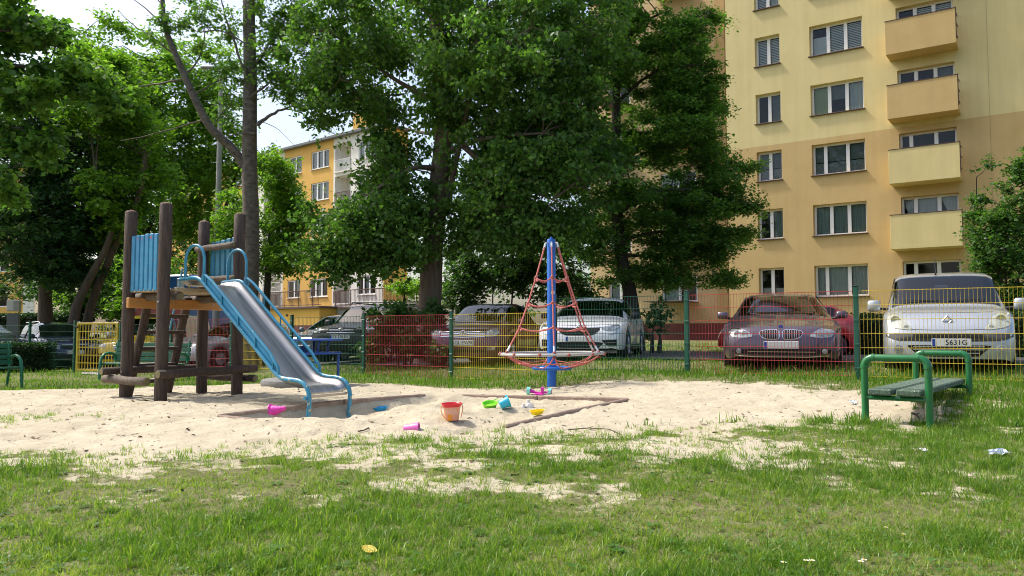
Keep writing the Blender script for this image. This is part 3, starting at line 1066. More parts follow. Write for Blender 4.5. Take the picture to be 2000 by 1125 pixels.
mb.build('wall', [M['wall_orange'], M['wall_white']], lblock, smooth=0, fix=False)
MB().box(((T(330) + T(750)) / 2, 1.0, 17.22), (T(750) - T(330) + .6, 2.8, .24), bev=.03).build('roof', M['roof_grey'], lblock, smooth=0)
MB().box((T(690), 1.4, 18.2), (2.2, 1.6, 1.8), bev=.02).build('roof_housing', M['wall_orange'], lblock, smooth=0)
ltr = ['curtain', 'curtain', 'green', 'curtain', 'curtain']
for r_, zt in enumerate(lrows):
    for a_, b_, n in cols:
        sp = [.5] if n == 1 else [.33, .66]
        tr = [None, 'blind'] if n == 1 and r_ == 4 else ([('curtain' if (k + r_) % 3 else 'blind') for k in range(3)] if r_ > 2 else [ltr[(k + r_) % 5] if (k + r_) % 2 else None for k in range(3)])
        window(lblock, a_, b_, zt - 1.55, zt, .11, sp, tr, sill='sill_white', fw=.1)
    for li, (a_, b_) in enumerate(logg):
        w_ = b_ - a_
        lm = MB()
        lm.add([(a_, 1.3, zt - 2.15), (b_, 1.3, zt - 2.15), (b_, 1.3, zt + .2), (a_, 1.3, zt + .2)], [(0, 1, 2, 3)])
        lo = lm.build('loggia_wall', M['wall_white'], lblock, smooth=0, fix=False)
        MB().box((a_ + w_ * .62, 1.24, zt - 1.05), (w_ * .5, .06, 2.0)).build('balcony_door', M['frame_white'], lo, smooth=0)
        MB().box((a_ + w_ * .62, 1.2, zt - 1.05), (w_ * .38, .03, 1.75)).build('door_pane', M['win_glass'], lo, smooth=0)
        lb = MB()
        lb.box(((a_ + b_) / 2, -.06, zt - 2.2), (w_, .14, .1))
        lbo = lb.build('loggia_slab', M['wall_white'], lblock, smooth=0)
        rm = M['frame_white'] if (r_ == 4 and li == 0) else M['rail_brown']
        rr = MB()
        rr.tube([(a_ + .02, -.06, zt - 1.18), (b_ - .02, -.06, zt - 1.18)], .025, 5)
        for k in range(15):
            x = a_ + w_ * (k + .5) / 15
            rr.tube([(x, -.06, zt - 2.15), (x, -.06, zt - 1.19)], .02, 4, cap=False)
        rr.build('railing', rm, lbo, smooth=0, fix=False)
gr = MB()
for k in range(9):
    x = logg[1][0] + (logg[1][1] - logg[1][0]) * (k + .5) / 9
    gr.tube([(x, -.03, lrows[0] - 1.1), (x, -.03, lrows[0] + .1)], .025, 4)
for z in (lrows[0] - .9, lrows[0] - .5, lrows[0] - .1):
    gr.tube([(logg[1][0], -.03, z), (logg[1][1], -.03, z)], .02, 4)
gr.build('window_grille', M['sill_white'], lblock, smooth=0, fix=False)


def hung_cloth(name, label, px, py, d, w, h, c):
    p = P(px, py, d)
    n = 10
    A = np.array([[[w * (k / n - .5), .04 * math.sin(k * 1.3), -h * j / 5 - .03 * math.sin(k * .8) * j / 5] for j in range(6)] for k in range(n + 1)])
    o = MB().grid(A).build(name, pm('cloth_' + label.split()[0], c, rough=.9), smooth=60, loc=p, rot=(0, 0, math.atan2(LU[1], LU[0])))
    mod = o.modifiers.new('thickness', 'SOLIDIFY'); mod.thickness = .02
    o['label'] = label; o['category'] = 'laundry'; o['group'] = 'laundry on the balconies'


def fac_d(px, off):
    t = T(px)
    return LO[1] + LU[1] * t - .77 * off


hung_cloth('towel', 'blue towel over a balcony railing of the orange block', 668, 507, fac_d(668, .25), 1.0, 1.2, (.02, .25, .5))
hung_cloth('washing', 'red and pink washing on an upper balcony of the orange block', 662, 424, fac_d(662, .25), .9, .7, (.5, .06, .16))

# garage terrace in front of it
gar = thing('garage_terrace', 'ochre garage with railed terrace on its roof below the orange block', 'building', (LO[0], LO[1], 0), math.atan2(LU[1], LU[0]))
GO = (LO[0] - .64 * 6, LO[1] - .77 * 6)
TG2 = lambda px: tpx(px, GO, LU)
g0, g1 = TG2(395), TG2(800)
gs = TG2(624)
gm = MB()
gm.add([(g0, -6, -.5), (gs, -6, -.5), (gs, -6, 1.55), (g0, -6, 1.55)], [(0, 1, 2, 3)], 1)
gm.add([(g0, -6, 1.55), (gs, -6, 1.55), (gs, -6, 2.75), (g0, -6, 2.75)], [(0, 1, 2, 3)], 0)
gm.add([(gs, -6, -.5), (gs, -4.5, -.5), (gs, -4.5, 2.75), (gs, -6, 2.75)], [(0, 1, 2, 3)], 0)
gm.add([(gs, -4.5, -.5), (g1, -4.5, -.5), (g1, -4.5, 2.75), (gs, -4.5, 2.75)], [(0, 1, 2, 3)], 2)
gm.build('wall', [M['wall_garage'], M['plinth_red'], M['concrete']], gar, smooth=0, fix=False)
MB().box(((g0 + gs) / 2, -3.1, 2.83), (gs - g0 + .3, 6.1, .16), bev=.01).build('roof_slab', M['sill'], gar, smooth=0)
MB().box(((gs + g1) / 2 + .16, -2.35, 2.80), (g1 - gs - .3, 4.6, .14), bev=.01).build('roof_slab', M['sill'], gar, smooth=0)
rm = MB()
rt = MB()
for z, r_ in ((3.02, .025), (4.05, .035)):
    rt.tube([(g0, -6.0, z), (gs + .15, -6.0, z)], r_, 5)
    rt.tube([(gs + .15, -4.6, z), (g1, -4.6, z)], r_, 5)
rt.build('handrail', M['rail_brown'], gar, smooth=0, fix=False)
n = int((gs - g0) / .14)
for k in range(n):
    x = g0 + (gs - g0) * k / n
    rm.tube([(x, -6.0, 2.9), (x, -6.0, 4.05)], .013 if k % 12 else .03, 4, cap=False)
n = int((g1 - gs) / .14)
for k in range(n):
    x = gs + (g1 - gs) * k / n
    rm.tube([(x, -4.6, 2.9), (x, -4.6, 4.05)], .013 if k % 12 else .03, 4, cap=False)
rm.build('balusters', M['rail_brown'], gar, smooth=0, fix=False, kind='stuff')
MB().lathe([(.09, 0), (.09, .03)], 14, Matrix.Translation((TG2(561), -6.02, 2.3)) @ Matrix.Rotation(R(90), 4, 'X')).build('vent', M['dark'], gar)

# --- orange block glimpsed at the far left
f_o = P(-60, 640, 62)
fb = thing('apartment_block', 'orange block glimpsed under the trees at the far left edge', 'building', (f_o.x, f_o.y, 0), R(-8))
holes = [(1.5 + 3.4 * i, 3.3 + 3.4 * i, 3.0 + 2.75 * j, 4.5 + 2.75 * j) for i in range(1) for j in range(3)]
facade(holes, 0, 5.6, -.3, 14.0, lambda x, z: 1 if x > 4.6 else 0, .16, extra_x=(4.6,)).build('wall', [M['wall_orange'], M['wall_white']], fb, smooth=0, fix=False)
MB().box((2.8, 2, 14.15), (6.0, 4.4, .3)).build('roof', M['roof_grey'], fb, smooth=0)
for h in holes:
    window(fb, h[0], h[1], h[2], h[3], .11, [.5], ['curtain', None], sill=None, fw=.1)


# ------------------------------------------------------------------ climbing tower with slide
TZ = .15
tower = thing('slide_tower', 'wooden climbing tower with blue slats and a steel slide on the sand', 'slide', (-4.30, 10.2, TZ), math.atan2(-.52, .854))
W_ = lambda z: z - TZ


def log(name, a, b, r, mat, parent, ends=None, seg=14, wob=.006):
    a = Vector(a); b = Vector(b)
    n = 7
    pts = []
    for i in range(n):
        p = a.lerp(b, i / (n - 1))
        if 0 < i < n - 1:
            p += Vector((random.uniform(-wob, wob), random.uniform(-wob, wob), random.uniform(-wob, wob)))
        pts.append(p)
    d = (b - a).normalized()
    pts = [a, a + d * .008] + pts[1:-1] + [b - d * .008, b]
    rs = [r * .9] + [r * (1 + random.uniform(-.03, .03)) for _ in pts[1:-1]] + [r * .9]
    o = MB().tube(pts, rs, seg).build(name, mat, parent, smooth=50)
    if ends:
        for q, s_ in ((a, -1), (b, 1)):
            e = MB().lathe([(r * .86, 0), (r * .84, .004)], seg, Matrix.Translation(q + d * s_ * .001) @ (d * s_).to_track_quat('Z', 'Y').to_matrix().to_4x4())
            e.build('end_grain', ends, o)
    return o


for (x, y, top, lean) in ((0, -.24, 2.64, .012), (0, .93, 2.66, .0), (-.74, -.24, 2.60, .02), (-.72, .9, 2.60, -.01)):
    p = log('post', (x, y, -.35), (x + lean, y, W_(top)), .078, M['wood_post'], tower, None, 18)
    MB().lathe([(.06, 0), (.058, .012), (.02, .022), (0, .024)], 16, Matrix.Translation((x + lean, y, W_(top)))).build('post_cap', pm('weathered_cap', (.32, .15, .09), (.4, .24, .16), 20, .8), p)
    for zz in (1.39, .49):
        MB().lathe([(.014, 0), (.012, .012), (0, .014)], 8, Matrix.Translation((x + .02, y - .077, W_(zz))) @ Matrix.Rotation(R(90), 4, 'X')).build('bolt', M['bolt'], p)
# deck planks, run along local Y
for i in range(7):
    MB().box((-.66 + i * .095, .36, W_(1.548)), (.086, 1.26, .042), bev=.006).build('deck_plank', M['wood_pale'], tower, smooth=30)
log('beam', (-.82, -.06, W_(1.47)), (.10, -.06, W_(1.47)), .055, M['wood_log'], tower, M['log_end'])
log('beam', (-.82, .78, W_(1.47)), (.10, .78, W_(1.47)), .055, M['wood_log'], tower, M['log_end'])
MB().box((.09, .36, W_(1.555)), (.06, 1.0, .05), bev=.006).build('edge_board', M['wood_pale'], tower, smooth=30)
ob = MB().box((0, 0, 0), (1.5, .062, .135), bev=.008).build('cross_beam', M['wood_orange'], tower, smooth=30, loc=(-.615, .42, W_(1.39)), rot=(0, 0, R(90)), label='fresh orange wooden cross beam')
for x in (-.62, -.1, .55):
    MB().lathe([(.013, 0), (.011, .01), (0, .012)], 8, Matrix.Translation((x, -.031, .01)) @ Matrix.Rotation(R(90), 4, 'X')).build('bolt', M['bolt'], ob)
for i in range(6):
    x = -.74 + .085 + .0495 + i * .0985 * .96
    zt = 2.275 + random.uniform(-.006, .006)
    s_ = MB().box((x, -.262, W_((1.535 + zt) / 2)), (.083, .032, zt - 1.535), bev=.010).build('slat', M['blue_slat'], tower, smooth=30)
    if i in (1, 2, 3, 4):
        r_ = .018 if i == 4 else .01
        MB().lathe([(r_, 0), (0, .001)], 7, Matrix.Translation((x - .005, -.2785, W_(zt - .05))) @ Matrix.Rotation(R(90), 4, 'X')).build('crayon_mark', M['red_mark'], s_)
for i in range(5):
    x = -.72 + .125 + i * .113
    zt = 2.30 + .012 * i
    MB().box((x, .955, W_((1.74 + zt) / 2)), (.085, .03, zt - 1.74), bev=.008).build('slat', M['blue_slat2'], tower, smooth=30)
log('rail', (-.82, .85, W_(2.20)), (.0, .85, W_(2.23)), .045, M['wood_log'], tower, M['log_end'])
log('rail', (-.80, .85, W_(1.76)), (.0, .85, W_(1.76)), .04, M['wood_log'], tower, M['log_end'])
log('brace_log', (-1.0, -.372, W_(.395)), (-.10, -.372, W_(.385)), .055, M['wood_log'], tower, M['log_end'])
log('brace_log', (.132, -.38, W_(.485)), (.132, 1.14, W_(.50)), .056, M['wood_post'], tower, M['log_end'])
log('brace_log', (-.87, -.5, W_(.50)), (-.87, 1.05, W_(.50)), .05, M['wood_post'], tower, M['log_end'])
log('brace_log', (-.85, 1.06, W_(.37)), (.22, 1.06, W_(.37)), .05, M['wood_post'], tower, M['log_end'])
# ladder
for y in (.04, .64):
    log('ladder_stringer', (-.70, y, W_(1.50)), (-1.16, y, W_(.02)), .056, M['wood_post'], tower)
for k in range(5):
    z = 1.25 - k * .225
    x = -.70 - (1.5 - z) * .311
    sb = MB().box((x, .34, W_(z - .02)), (.13, .66, .05), bev=.01).build('ladder_step', M['wood_post'], tower, smooth=30)
    MB().box((x, .34, W_(z + .0065)), (.115, .64, .006), bev=.002).build('step_tread', M['wood_step'], sb, smooth=30)
for y in (-.05, .55):
    MB().tube([(-.72, y, W_(1.9)), (-.83, y, W_(1.5)), (-1.0, y, W_(.95)), (-1.1, y, W_(.6))], .014, 8).build('ladder_handrail', M['blue_tube'], tower)

# slide: rail profile in local X / world Z
prof = [(0.0, 1.685), (.14, 1.695), (.28, 1.70), (.36, 1.69), (.43, 1.655), (.50, 1.60)]
for k in range(1, 12):
    f_ = k / 12
    prof.append((.50 + (1.76 - .50) * f_, 1.60 + (.555 - 1.60) * f_))
prof += [(1.76, .555), (1.83, .505), (1.90, .475), (1.98, .462), (2.10, .458), (2.18, .45), (2.25, .425), (2.30, .385), (2.335, .33), (2.35, .26), (2.35, .17), (2.335, .05), (2.32, -.12)]
SW = .66
for y in (0, SW):
    MB().tube([(t, y, W_(z)) for t, z in prof[:20]], .025, 10).build('side_rail', M['blue_tube'], tower)
    MB().tube([(t, y, W_(z)) for t, z in prof[19:]], .026, 10).build('foot_tube', M['blue_tube_worn'], tower)
bed = []
e_ = [i for i, p in enumerate(prof) if p[1] > .27]
ln = [prof[i] for i in e_]
for i, (t, z) in enumerate(ln):
    t0, z0 = ln[max(0, i - 1)]; t1, z1 = ln[min(len(ln) - 1, i + 1)]
    dx, dz = t1 - t0, z1 - z0
    l_ = math.hypot(dx, dz); nx_, nz_ = -dz / l_, dx / l_
    row = []
    for k in range(17):
        v = k / 16
        y = .012 + v * (SW - .024)
        lift = .0 + .075 * max(0, abs(v - .5) * 2 - .80) / .20
        dd = -.07 + lift
        row.append((t + nx_ * dd, y, W_(z + nz_ * dd)))
    bed.append(row)
bo = MB().grid(np.array(bed)).build('slide_bed', M['steel'], tower, smooth=50, fix=False)
mod = bo.modifiers.new('thickness', 'SOLIDIFY'); mod.thickness = .006; mod.offset = 1
MB().tube([(2.30, .01, W_(.275)), (2.30, SW - .01, W_(.275))], .018, 8).build('lip_bar', M['lip_wood'], tower)
MB().tube([(2.33, -.06, W_(.262)), (2.33, .01, W_(.262))], .02, 8).build('axle_stub', M['blue_tube'], tower)
# raised sides
for y, solid in ((0, True), (SW, False)):
    up = [(.455, .075), (.50, .105)] + [(.50 + (1.70 - .50) * k / 9, .125) for k in range(1, 10)]
    rz_ = lambda t: float(np.interp(t, [p[0] for p in prof[:24]], [p[1] for p in prof[:24]]))
    pts = [(.44, y, W_(rz_(.44) + .0))] + [(t, y, W_(rz_(t) + o_ * 1.22)) for t, o_ in up]
    pts += [(1.79, y, W_(.645)), (1.835, y, W_(.60)), (1.845, y, W_(.55)), (1.84, y, W_(.49))]
    s_ = MB().tube(pts, .019, 9).build('guard_tube', M['blue_tube'], tower)
    if solid:
        A = []
        for k in range(15):
            t = .46 + (1.80 - .46) * k / 14
            hi = float(np.interp(t, [p[0] for p in pts], [p[2] for p in pts]))
            A.append([(t, y + .004, W_(rz_(t))), (t, y + .004, hi)])
        sp = MB().grid(np.array(A)).build('side_panel', M['blue_slat'], s_, smooth=30, fix=False)
        md = sp.modifiers.new('thickness', 'SOLIDIFY'); md.thickness = .005
    for k in range(5):
        t = .52 + k * .31
        hi = float(np.interp(t, [p[0] for p in pts], [p[2] for p in pts]))
        MB().tube([(t, y - (.012 if solid else 0), W_(rz_(t))), (t, y - (.012 if solid else 0), hi)], .009, 6).build('strut', M['blue_tube'], s_)
    # hand loop at the top
    arch = []
    x0, x1 = .10, .47
    for k in range(17):
        a_ = math.pi * k / 16
        arch.append(((x0 + x1) / 2 - math.cos(a_) * (x1 - x0) / 2, y, W_(1.93 + .19 * math.sin(a_))))
    arch = [(x0, y, W_(1.69)), (x0, y, W_(1.82))] + arch + [(x1, y, W_(1.82)), (x1, y, W_(1.62))]
    MB().tube(arch, .019, 9).build('hand_loop', M['blue_tube'], tower)

# ------------------------------------------------------------------ rope roundabout
CX_, CY_ = .59, 11.8
cz = g(CX_, CY_)
rope = thing('rope_roundabout', 'blue pole roundabout with pink climbing ropes and a pale ring', 'roundabout', (CX_, CY_, cz), 0)
L_ = lambda z: z - cz
pole = MB().lathe([(.066, -.2), (.066, L_(2.395)), (.060, L_(2.405)), (.02, L_(2.41)), (.015, L_(2.44)), (0, L_(2.445))], 24).build('pole', M['blue_pole'], rope)
st = MB()
A = [[(.0665 * math.sin(a_), -.0665 * math.cos(a_), zz) for zz in (L_(1.575), L_(1.625))] for a_ in np.linspace(-.1, .75, 7)]
st.grid(np.array(A)).build('sticker', M['sticker'], pole, fix=False)


def ring(r, z, tr, name, mat, parent, n=48, tilt=0.0):
    return MB().tube([(r * math.cos(a_), r * math.sin(a_), z + tilt * math.cos(a_) * r) for a_ in np.linspace(0, 2 * math.pi, n, endpoint=False)], tr, 9, closed=True).build(name, mat, parent)


ring(.775, L_(.69), .022, 'seat_ring', M['ring_grey'], rope, 60, .012)
lower = ring(.275, L_(.475), .026, 'lower_ring', M['blue_pole'], rope, 36)
for k in range(3):
    a_ = 2 * math.pi * k / 3
    MB().tube([(.06 * math.cos(a_), .06 * math.sin(a_), L_(.475)), (.275 * math.cos(a_), .275 * math.sin(a_), L_(.475))], .02, 8).build('spoke', M['blue_pole'], lower)
lev = [(2.34, .10), (1.82, .268), (1.437, .406), (1.077, .55), (.72, .765)]
ang = [R(-90 + 60 * k) for k in range(6)]
sph = MB().lathe([(.0, -.026), (.018, -.019), (.026, 0), (.018, .019), (0, .026)], 10).mesh('connector', M['rope_knob'], 60)
for a_ in ang:
    c, s_ = math.cos(a_), math.sin(a_)
    pts = [(r_ * c, r_ * s_, L_(z)) for z, r_ in lev]
    ro = MB().tube(pts, .0115, 8).build('rope', M['rope'], rope)
    for i0, i1, f0, f1 in ((0, 1, .0, .12), (3, 4, .75, .97)):
        p0 = Vector(pts[i0]).lerp(Vector(pts[i1]), f0); p1 = Vector(pts[i0]).lerp(Vector(pts[i1]), f1)
        MB().tube([p0, p1], .016, 8).build('sleeve', M['rope_sleeve'], ro)
    for p_ in pts[1:]:
        link('connector', sph, ro, p_)
    MB().tube([(.06 * c, .06 * s_, L_(2.355)), (.105 * c, .105 * s_, L_(2.345))], .011, 6).build('shackle', M['rope_sleeve'], ro)
for li, (z, r_) in enumerate(lev[1:4]):
    for k in range(6):
        a0, a1 = ang[k], ang[k] + R(60)
        p0 = Vector((r_ * math.cos(a0), r_ * math.sin(a0), L_(z))); p1 = Vector((r_ * math.cos(a1), r_ * math.sin(a1), L_(z)))
        pts = []
        for j in range(9):
            f_ = j / 8
            p_ = p0.lerp(p1, f_)
            sag = math.sin(math.pi * f_)
            out = Vector((p_.x, p_.y, 0)).normalized() * .05 * math.sin(2 * math.pi * f_) * (1 if k % 2 else -1)
            pts.append(p_ + Vector((0, 0, -.055 * sag)) + out * .5)
        MB().tube(pts, .0105, 7).build('cross_rope', M['rope'], rope)
for k in range(6):
    a_ = ang[k]
    lp = Vector((.275 * math.cos(a_ + R(30)), .275 * math.sin(a_ + R(30)), L_(.475)))
    link('connector', sph, lower, lp)
    for s_ in (0, 60):
        b_ = a_ + R(s_)
        rp_ = Vector((.775 * math.cos(b_), .775 * math.sin(b_), L_(.675)))
        md_ = rp_.lerp(lp, .45) + Vector((0, 0, -.035))
        MB().tube([rp_, rp_.lerp(md_, .5) + Vector((0, 0, -.012)), md_, lp], .0095, 7).build('net_rope', M['rope'], rope)
        link('connector', sph, rope, rp_ + Vector((0, 0, -.015)))
    r2 = .555
    b0, b1 = a_ + R(12), a_ + R(48)
    q0 = Vector((r2 * math.cos(b0), r2 * math.sin(b0), L_(.56))); q1 = Vector((r2 * math.cos(b1), r2 * math.sin(b1), L_(.56)))
    q2 = Vector((r2 * math.cos(a_ + R(72)), r2 * math.sin(a_ + R(72)), L_(.56)))
    MB().tube([q0, q0.lerp(q1, .5) + Vector((0, 0, -.02)), q1], .009, 7).build('net_rope', M['rope'], rope)
    MB().tube([q1, q1.lerp(q2, .5) + Vector((0, 0, -.012)), q2], .009, 7).build('net_rope', M['rope'], rope)
    for f_ in (15, 45):
        link('connector', sph, rope, (.79 * math.cos(a_ + R(f_)), .79 * math.sin(a_ + R(f_)), L_(.69)))

# ------------------------------------------------------------------ pipe bench on the right
bz = .06
bench = thing('pipe_bench', 'backless bench of green pipes and two flaking planks beside the sand', 'bench', (3.72, 7.68, bz), R(51.9))
B_ = lambda z: z - bz
for fx, ht in ((0, .755), (2.36, .755)):
    hw = .285
    pr = .034
    fr = None
    pts = []
    cr = .085
    for a_ in np.linspace(0, math.pi / 2, 6):
        pts.append((fx, hw - cr + cr * math.cos(a_), B_(ht) - cr + cr * math.sin(a_)))
    top_pts = pts + [(x, -y, z) for x, y, z in pts[::-1]]
    fr = MB().tube([(fx, hw, -.35)] + top_pts + [(fx, -hw, -.35)], pr, 14).build('end_frame', M['bench_green'], bench)
    for s_ in (-1, 1):
        MB().tube([(fx, s_ * (hw - cr - .012), B_(ht)), (fx, s_ * (hw - cr + .012), B_(ht))], pr * 1.2, 14).build('collar', M['bench_green'], fr)
        MB().tube([(fx, s_ * hw, B_(ht) - cr - .014), (fx, s_ * hw, B_(ht) - cr + .014)], pr * 1.2, 14).build('collar', M['bench_green'], fr)
        el = [(fx, s_ * (hw - cr + cr * math.cos(a_)), B_(ht) - cr + cr * math.sin(a_)) for a_ in np.linspace(0, math.pi / 2, 6)]
        MB().tube(el, pr * 1.1, 14).build('elbow', M['bench_green'], fr)
    MB().tube([(fx, -hw, B_(.365)), (fx, hw, B_(.365))], .024, 10).build('cross_pipe', M['bench_green'], bench)
    for y in (-.13, .13):
        MB().tube([(fx + .02, y, B_(.33)), (fx + .02, y, B_(.40))], .008, 6).build('bolt', M['bolt'], bench)
for y, dx in ((.128, -.01), (-.125, .0)):
    MB().box((1.165 + dx, y, B_(.425)), (2.52, .215, .062), bev=.012).build('plank', M['bench_plank'], bench, smooth=30)

# ------------------------------------------------------------------ old park benches on the left
def park_bench(label, loc, rz, L=1.8):
    b = thing('park_bench', label, 'bench', loc, rz, 'green park benches by the gate')
    for k in range(4):
        MB().box((0, -.42 + k * .115, .43), (L, .095, .035), bev=.006).build('seat_slat', M['bench_old'], b, smooth=30)
    for k in range(4):
        z = .50 + k * .115
        MB().box((0, .03 + .018 * (k + 1), z + .03), (L, .03, .095), Matrix.Rotation(R(-10), 4, 'X'), bev=.006).build('back_slat', M['bench_old'], b, smooth=30)
    for s_ in (-1, 1):
        x = s_ * (L / 2 - .06)
        MB().tube([(x, .02, .40), (x, .06, .55), (x, .12, .98)], .024, 8, flat=1).build('back_post', M['bench_oldm'], b)
        MB().tube([(x, -.44, .405), (x, .02, .405)], .022, 8).build('seat_bearer', M['bench_oldm'], b)
        arm = [(x, .05, .50), (x, .02, .60), (x, -.08, .665), (x, -.2, .68), (x, -.33, .655), (x, -.42, .58), (x, -.455, .46), (x, -.47, .3), (x, -.49, -.15)]
        MB().tube(arm, .032, 10).build('arm_leg', M['bench_oldm'], b)
        MB().tube([(x, .02, .41), (x, .08, .2), (x, .16, -.15)], .028, 8).build('rear_leg', M['bench_oldm'], b)
    return b


p = P(-18, 760, 15.6)
park_bench('green slatted park bench cut off by the left edge', (p.x - .72, p.y + .3, g(p.x, p.y)), R(58))
p = P(292, 735, 19.2)
park_bench('green slatted park bench seen through the climbing tower', (p.x, p.y, g(p.x, p.y)), R(-14), 2.15)

# ------------------------------------------------------------------ blue merry-go-round behind the slide
p = P(592, 745, 12.9)
mz = g(p.x, p.y)
mer = thing('merry_go_round', 'small blue merry-go-round on a grey rubber disc behind the slide', 'roundabout', (p.x, p.y, mz), R(12))
MB().lathe([(.62, -.05), (.66, .0), (.665, .05), (.655, .085), (.60, .10), (0, .105)], 40).build('platform', M['rubber'], mer)
MB().lathe([(.36, .50), (.60, .50), (.61, .515), (.60, .53), (.36, .53), (.35, .515), (.36, .50)], 40).build('seat', M['seat_blue'], mer)
MB().lathe([(.46, .715), (.62, .715), (.63, .728), (.62, .742), (.46, .742), (.45, .728), (.46, .715)], 40).build('handrail', M['seat_blue'], mer)
for k in range(6):
    a_ = R(60 * k + 8)
    c, s_ = math.cos(a_), math.sin(a_)
    MB().tube([(.38 * c, .38 * s_, .52), (.385 * c, .385 * s_, .62), (.41 * c, .41 * s_, .69), (.47 * c, .47 * s_, .72)], .02, 8).build('back_tube', M['seat_blue'], mer)
    if k % 2 == 0:
        MB().tube([(.56 * c, .56 * s_, .08), (.56 * c, .56 * s_, .505)], .022, 8).build('leg', M['seat_blue'], mer)
MB().lathe([(.07, .09), (.07, .62), (0, .64)], 16).build('hub', M['seat_blue'], mer)

# ------------------------------------------------------------------ toys in the sand
def plastic(name, c, rough=.35):
    return pm(name, c, tuple(min(1, v * 1.08 + .01) for v in c), 6, rough, coat=.15)


def put(px, py):
    return ray_ground(px, py)


T_red = plastic('red_plastic', (.62, .018, .03)); T_orange = plastic('orange_plastic', (.72, .25, .015)); T_green = plastic('lime_plastic', (.22, .62, .035))
T_cyan = plastic('cyan_plastic', (.02, .42, .60)); T_blue = plastic('blue_plastic', (.01, .26, .55)); T_pink = plastic('pink_plastic', (.75, .035, .38))
T_lpink = plastic('light_pink_plastic', (.78, .15, .5)); T_yellow = plastic('yellow_plastic', (.82, .62, .0)); T_white = plastic('white_plastic', (.72, .69, .66))
T_mint = plastic('mint_plastic', (.22, .62, .52)); T_mag = plastic('magenta_plastic', (.62, .02, .36))

# red bucket with a plain printed band
def bucket_print():
    m, nt, out = new_mat('bucket_print')
    N, Lk = nt.nodes, nt.links
    tc = N.new('ShaderNodeTexCoord')
    v = N.new('ShaderNodeTexVoronoi'); v.inputs['Scale'].default_value = 15
    Lk.new(tc.outputs['Object'], v.inputs['Vector'])
    rp = N.new('ShaderNodeValToRGB'); rp.color_ramp.interpolation = 'CONSTANT'
    e = rp.color_ramp.elements
    e[0].position = 0; e[0].color = (.72, .34, .22, 1)
    e[1].position = .3; e[1].color = (.78, .30, .02, 1)
    for p_, c_ in ((.45, (.80, .48, .03, 1)), (.65, (.72, .40, .30, 1)), (.78, (.20, .30, .42, 1)), (.85, (.74, .22, .03, 1)), (.93, (.55, .45, .10, 1))):
        k = e.new(p_); k.color = c_
    sp = N.new('ShaderNodeSeparateColor'); Lk.new(v.outputs['Color'], sp.inputs[0])
    Lk.new(sp.outputs[0], rp.inputs['Fac'])
    b = N.new('ShaderNodeBsdfPrincipled'); b.inputs['Roughness'].default_value = .35
    Lk.new(rp.outputs['Color'], b.inputs['Base Color'])
    Lk.new(b.outputs[0], out.inputs['Surface'])
    return m


p = put(883, 821)
bk = thing('toy_bucket', 'red-rimmed toy bucket with orange printed sides in the sandpit', 'bucket', p, R(12), rot=(R(2), R(-2), R(12)))
h = .170
MB().lathe([(.0, .008), (.066, .004), (.070, .012), (.089, h * .86), (.086, h * .86), (.0665, .018), (0, .016)], 28, sq=.72).build('body', bucket_print(), bk)
MB().lathe([(.086, h * .845), (.0935, h * .84), (.1035, h * .985), (.106, h * .99), (.106, h * 1.03), (.098, h * 1.035), (.0895, h * .98), (.080, .10), (.064, .03), (0, .028)], 28, sq=.72).build('rim', T_red, bk)
hp = [(-.108, 0, h * .93)] + [(-.108 * math.cos(a_) * 1.05, -.03 - .05 * math.sin(a_), h * .93 - .135 * math.sin(a_)) for a_ in np.linspace(.15, math.pi - .15, 12)] + [(.108, 0, h * .93)]
hp = [(-.106, -.01, h * .95), (-.118, -.03, h * .7), (-.105, -.055, h * .4), (-.075, -.07, h * .14), (-.045, -.08, h * .06)]
hq = [(.106, -.01, h * .95), (.112, -.03, h * .65), (.095, -.055, h * .4), (.082, -.07, h * .16)]
MB().tube(hp, .0045, 7).build('handle', T_orange, bk)
MB().tube(hq, .0045, 7).build('handle', T_orange, bk)

p = put(957, 795)
sv = thing('toy_sieve', 'lime green round toy sieve lying tilted in the sandpit', 'toy', p, 0, rot=(R(16), R(2), R(-12)))
MB().lathe([(0, .010), (.068, .010), (.070, .0), (.074, .0), (.084, .040), (.092, .042), (.092, .048), (.080, .048), (.0715, .016), (0, .016)], 26).build('dish', T_green, sv)
MB().tube([(.02, .085, .048), (.055, .094, .062), (.09, .06, .062), (.096, .02, .05)], .0045, 6).build('handle', T_green, sv)

p = put(986, 801)
bb = thing('toy_bucket', 'small light blue toy bucket lying on its side', 'bucket', p + Vector((-.055, .0, .052)), 0, rot=(R(8), R(68), R(18)))
MB().lathe([(0, .0), (.046, .0), (.050, .01), (.062, .10), (.070, .102), (.070, .112), (.058, .112), (.047, .015), (0, .012)], 22).build('body', T_cyan, bb)
MB().box((-.066, 0, .1), (.02, .02, .025), bev=.004).build('handle_lug', T_cyan, bb)
MB().tube([(-.066, 0, .105), (-.05, .06, .10), (0, .082, .095), (.05, .06, .10), (.066, 0, .105)], .004, 6).build('handle', T_white, bb)

p = put(1033, 797)
wm = thing('sand_mould', 'white toy sand mould with stubby turrets', 'toy', p, R(20), rot=(R(4), R(3), R(20)))
MB().lathe([(.05, 0), (.052, .01), (.040, .045), (.03, .052), (0, .053)], 8).build('body', T_white, wm)
for i, (x, y, s_) in enumerate(((-.075, -.01, .026), (-.01, .01, .030), (.03, -.02, .024))):
    MB().lathe([(s_, 0), (s_ * .95, .02), (s_ * .7, .035 + (.045 if i == 1 else .0)), (s_ * .75, .045 + (.05 if i == 1 else 0)), (0, .047 + (.05 if i == 1 else 0))], 10, Matrix.Translation((x, y, 0))).build('turret', T_white, wm)


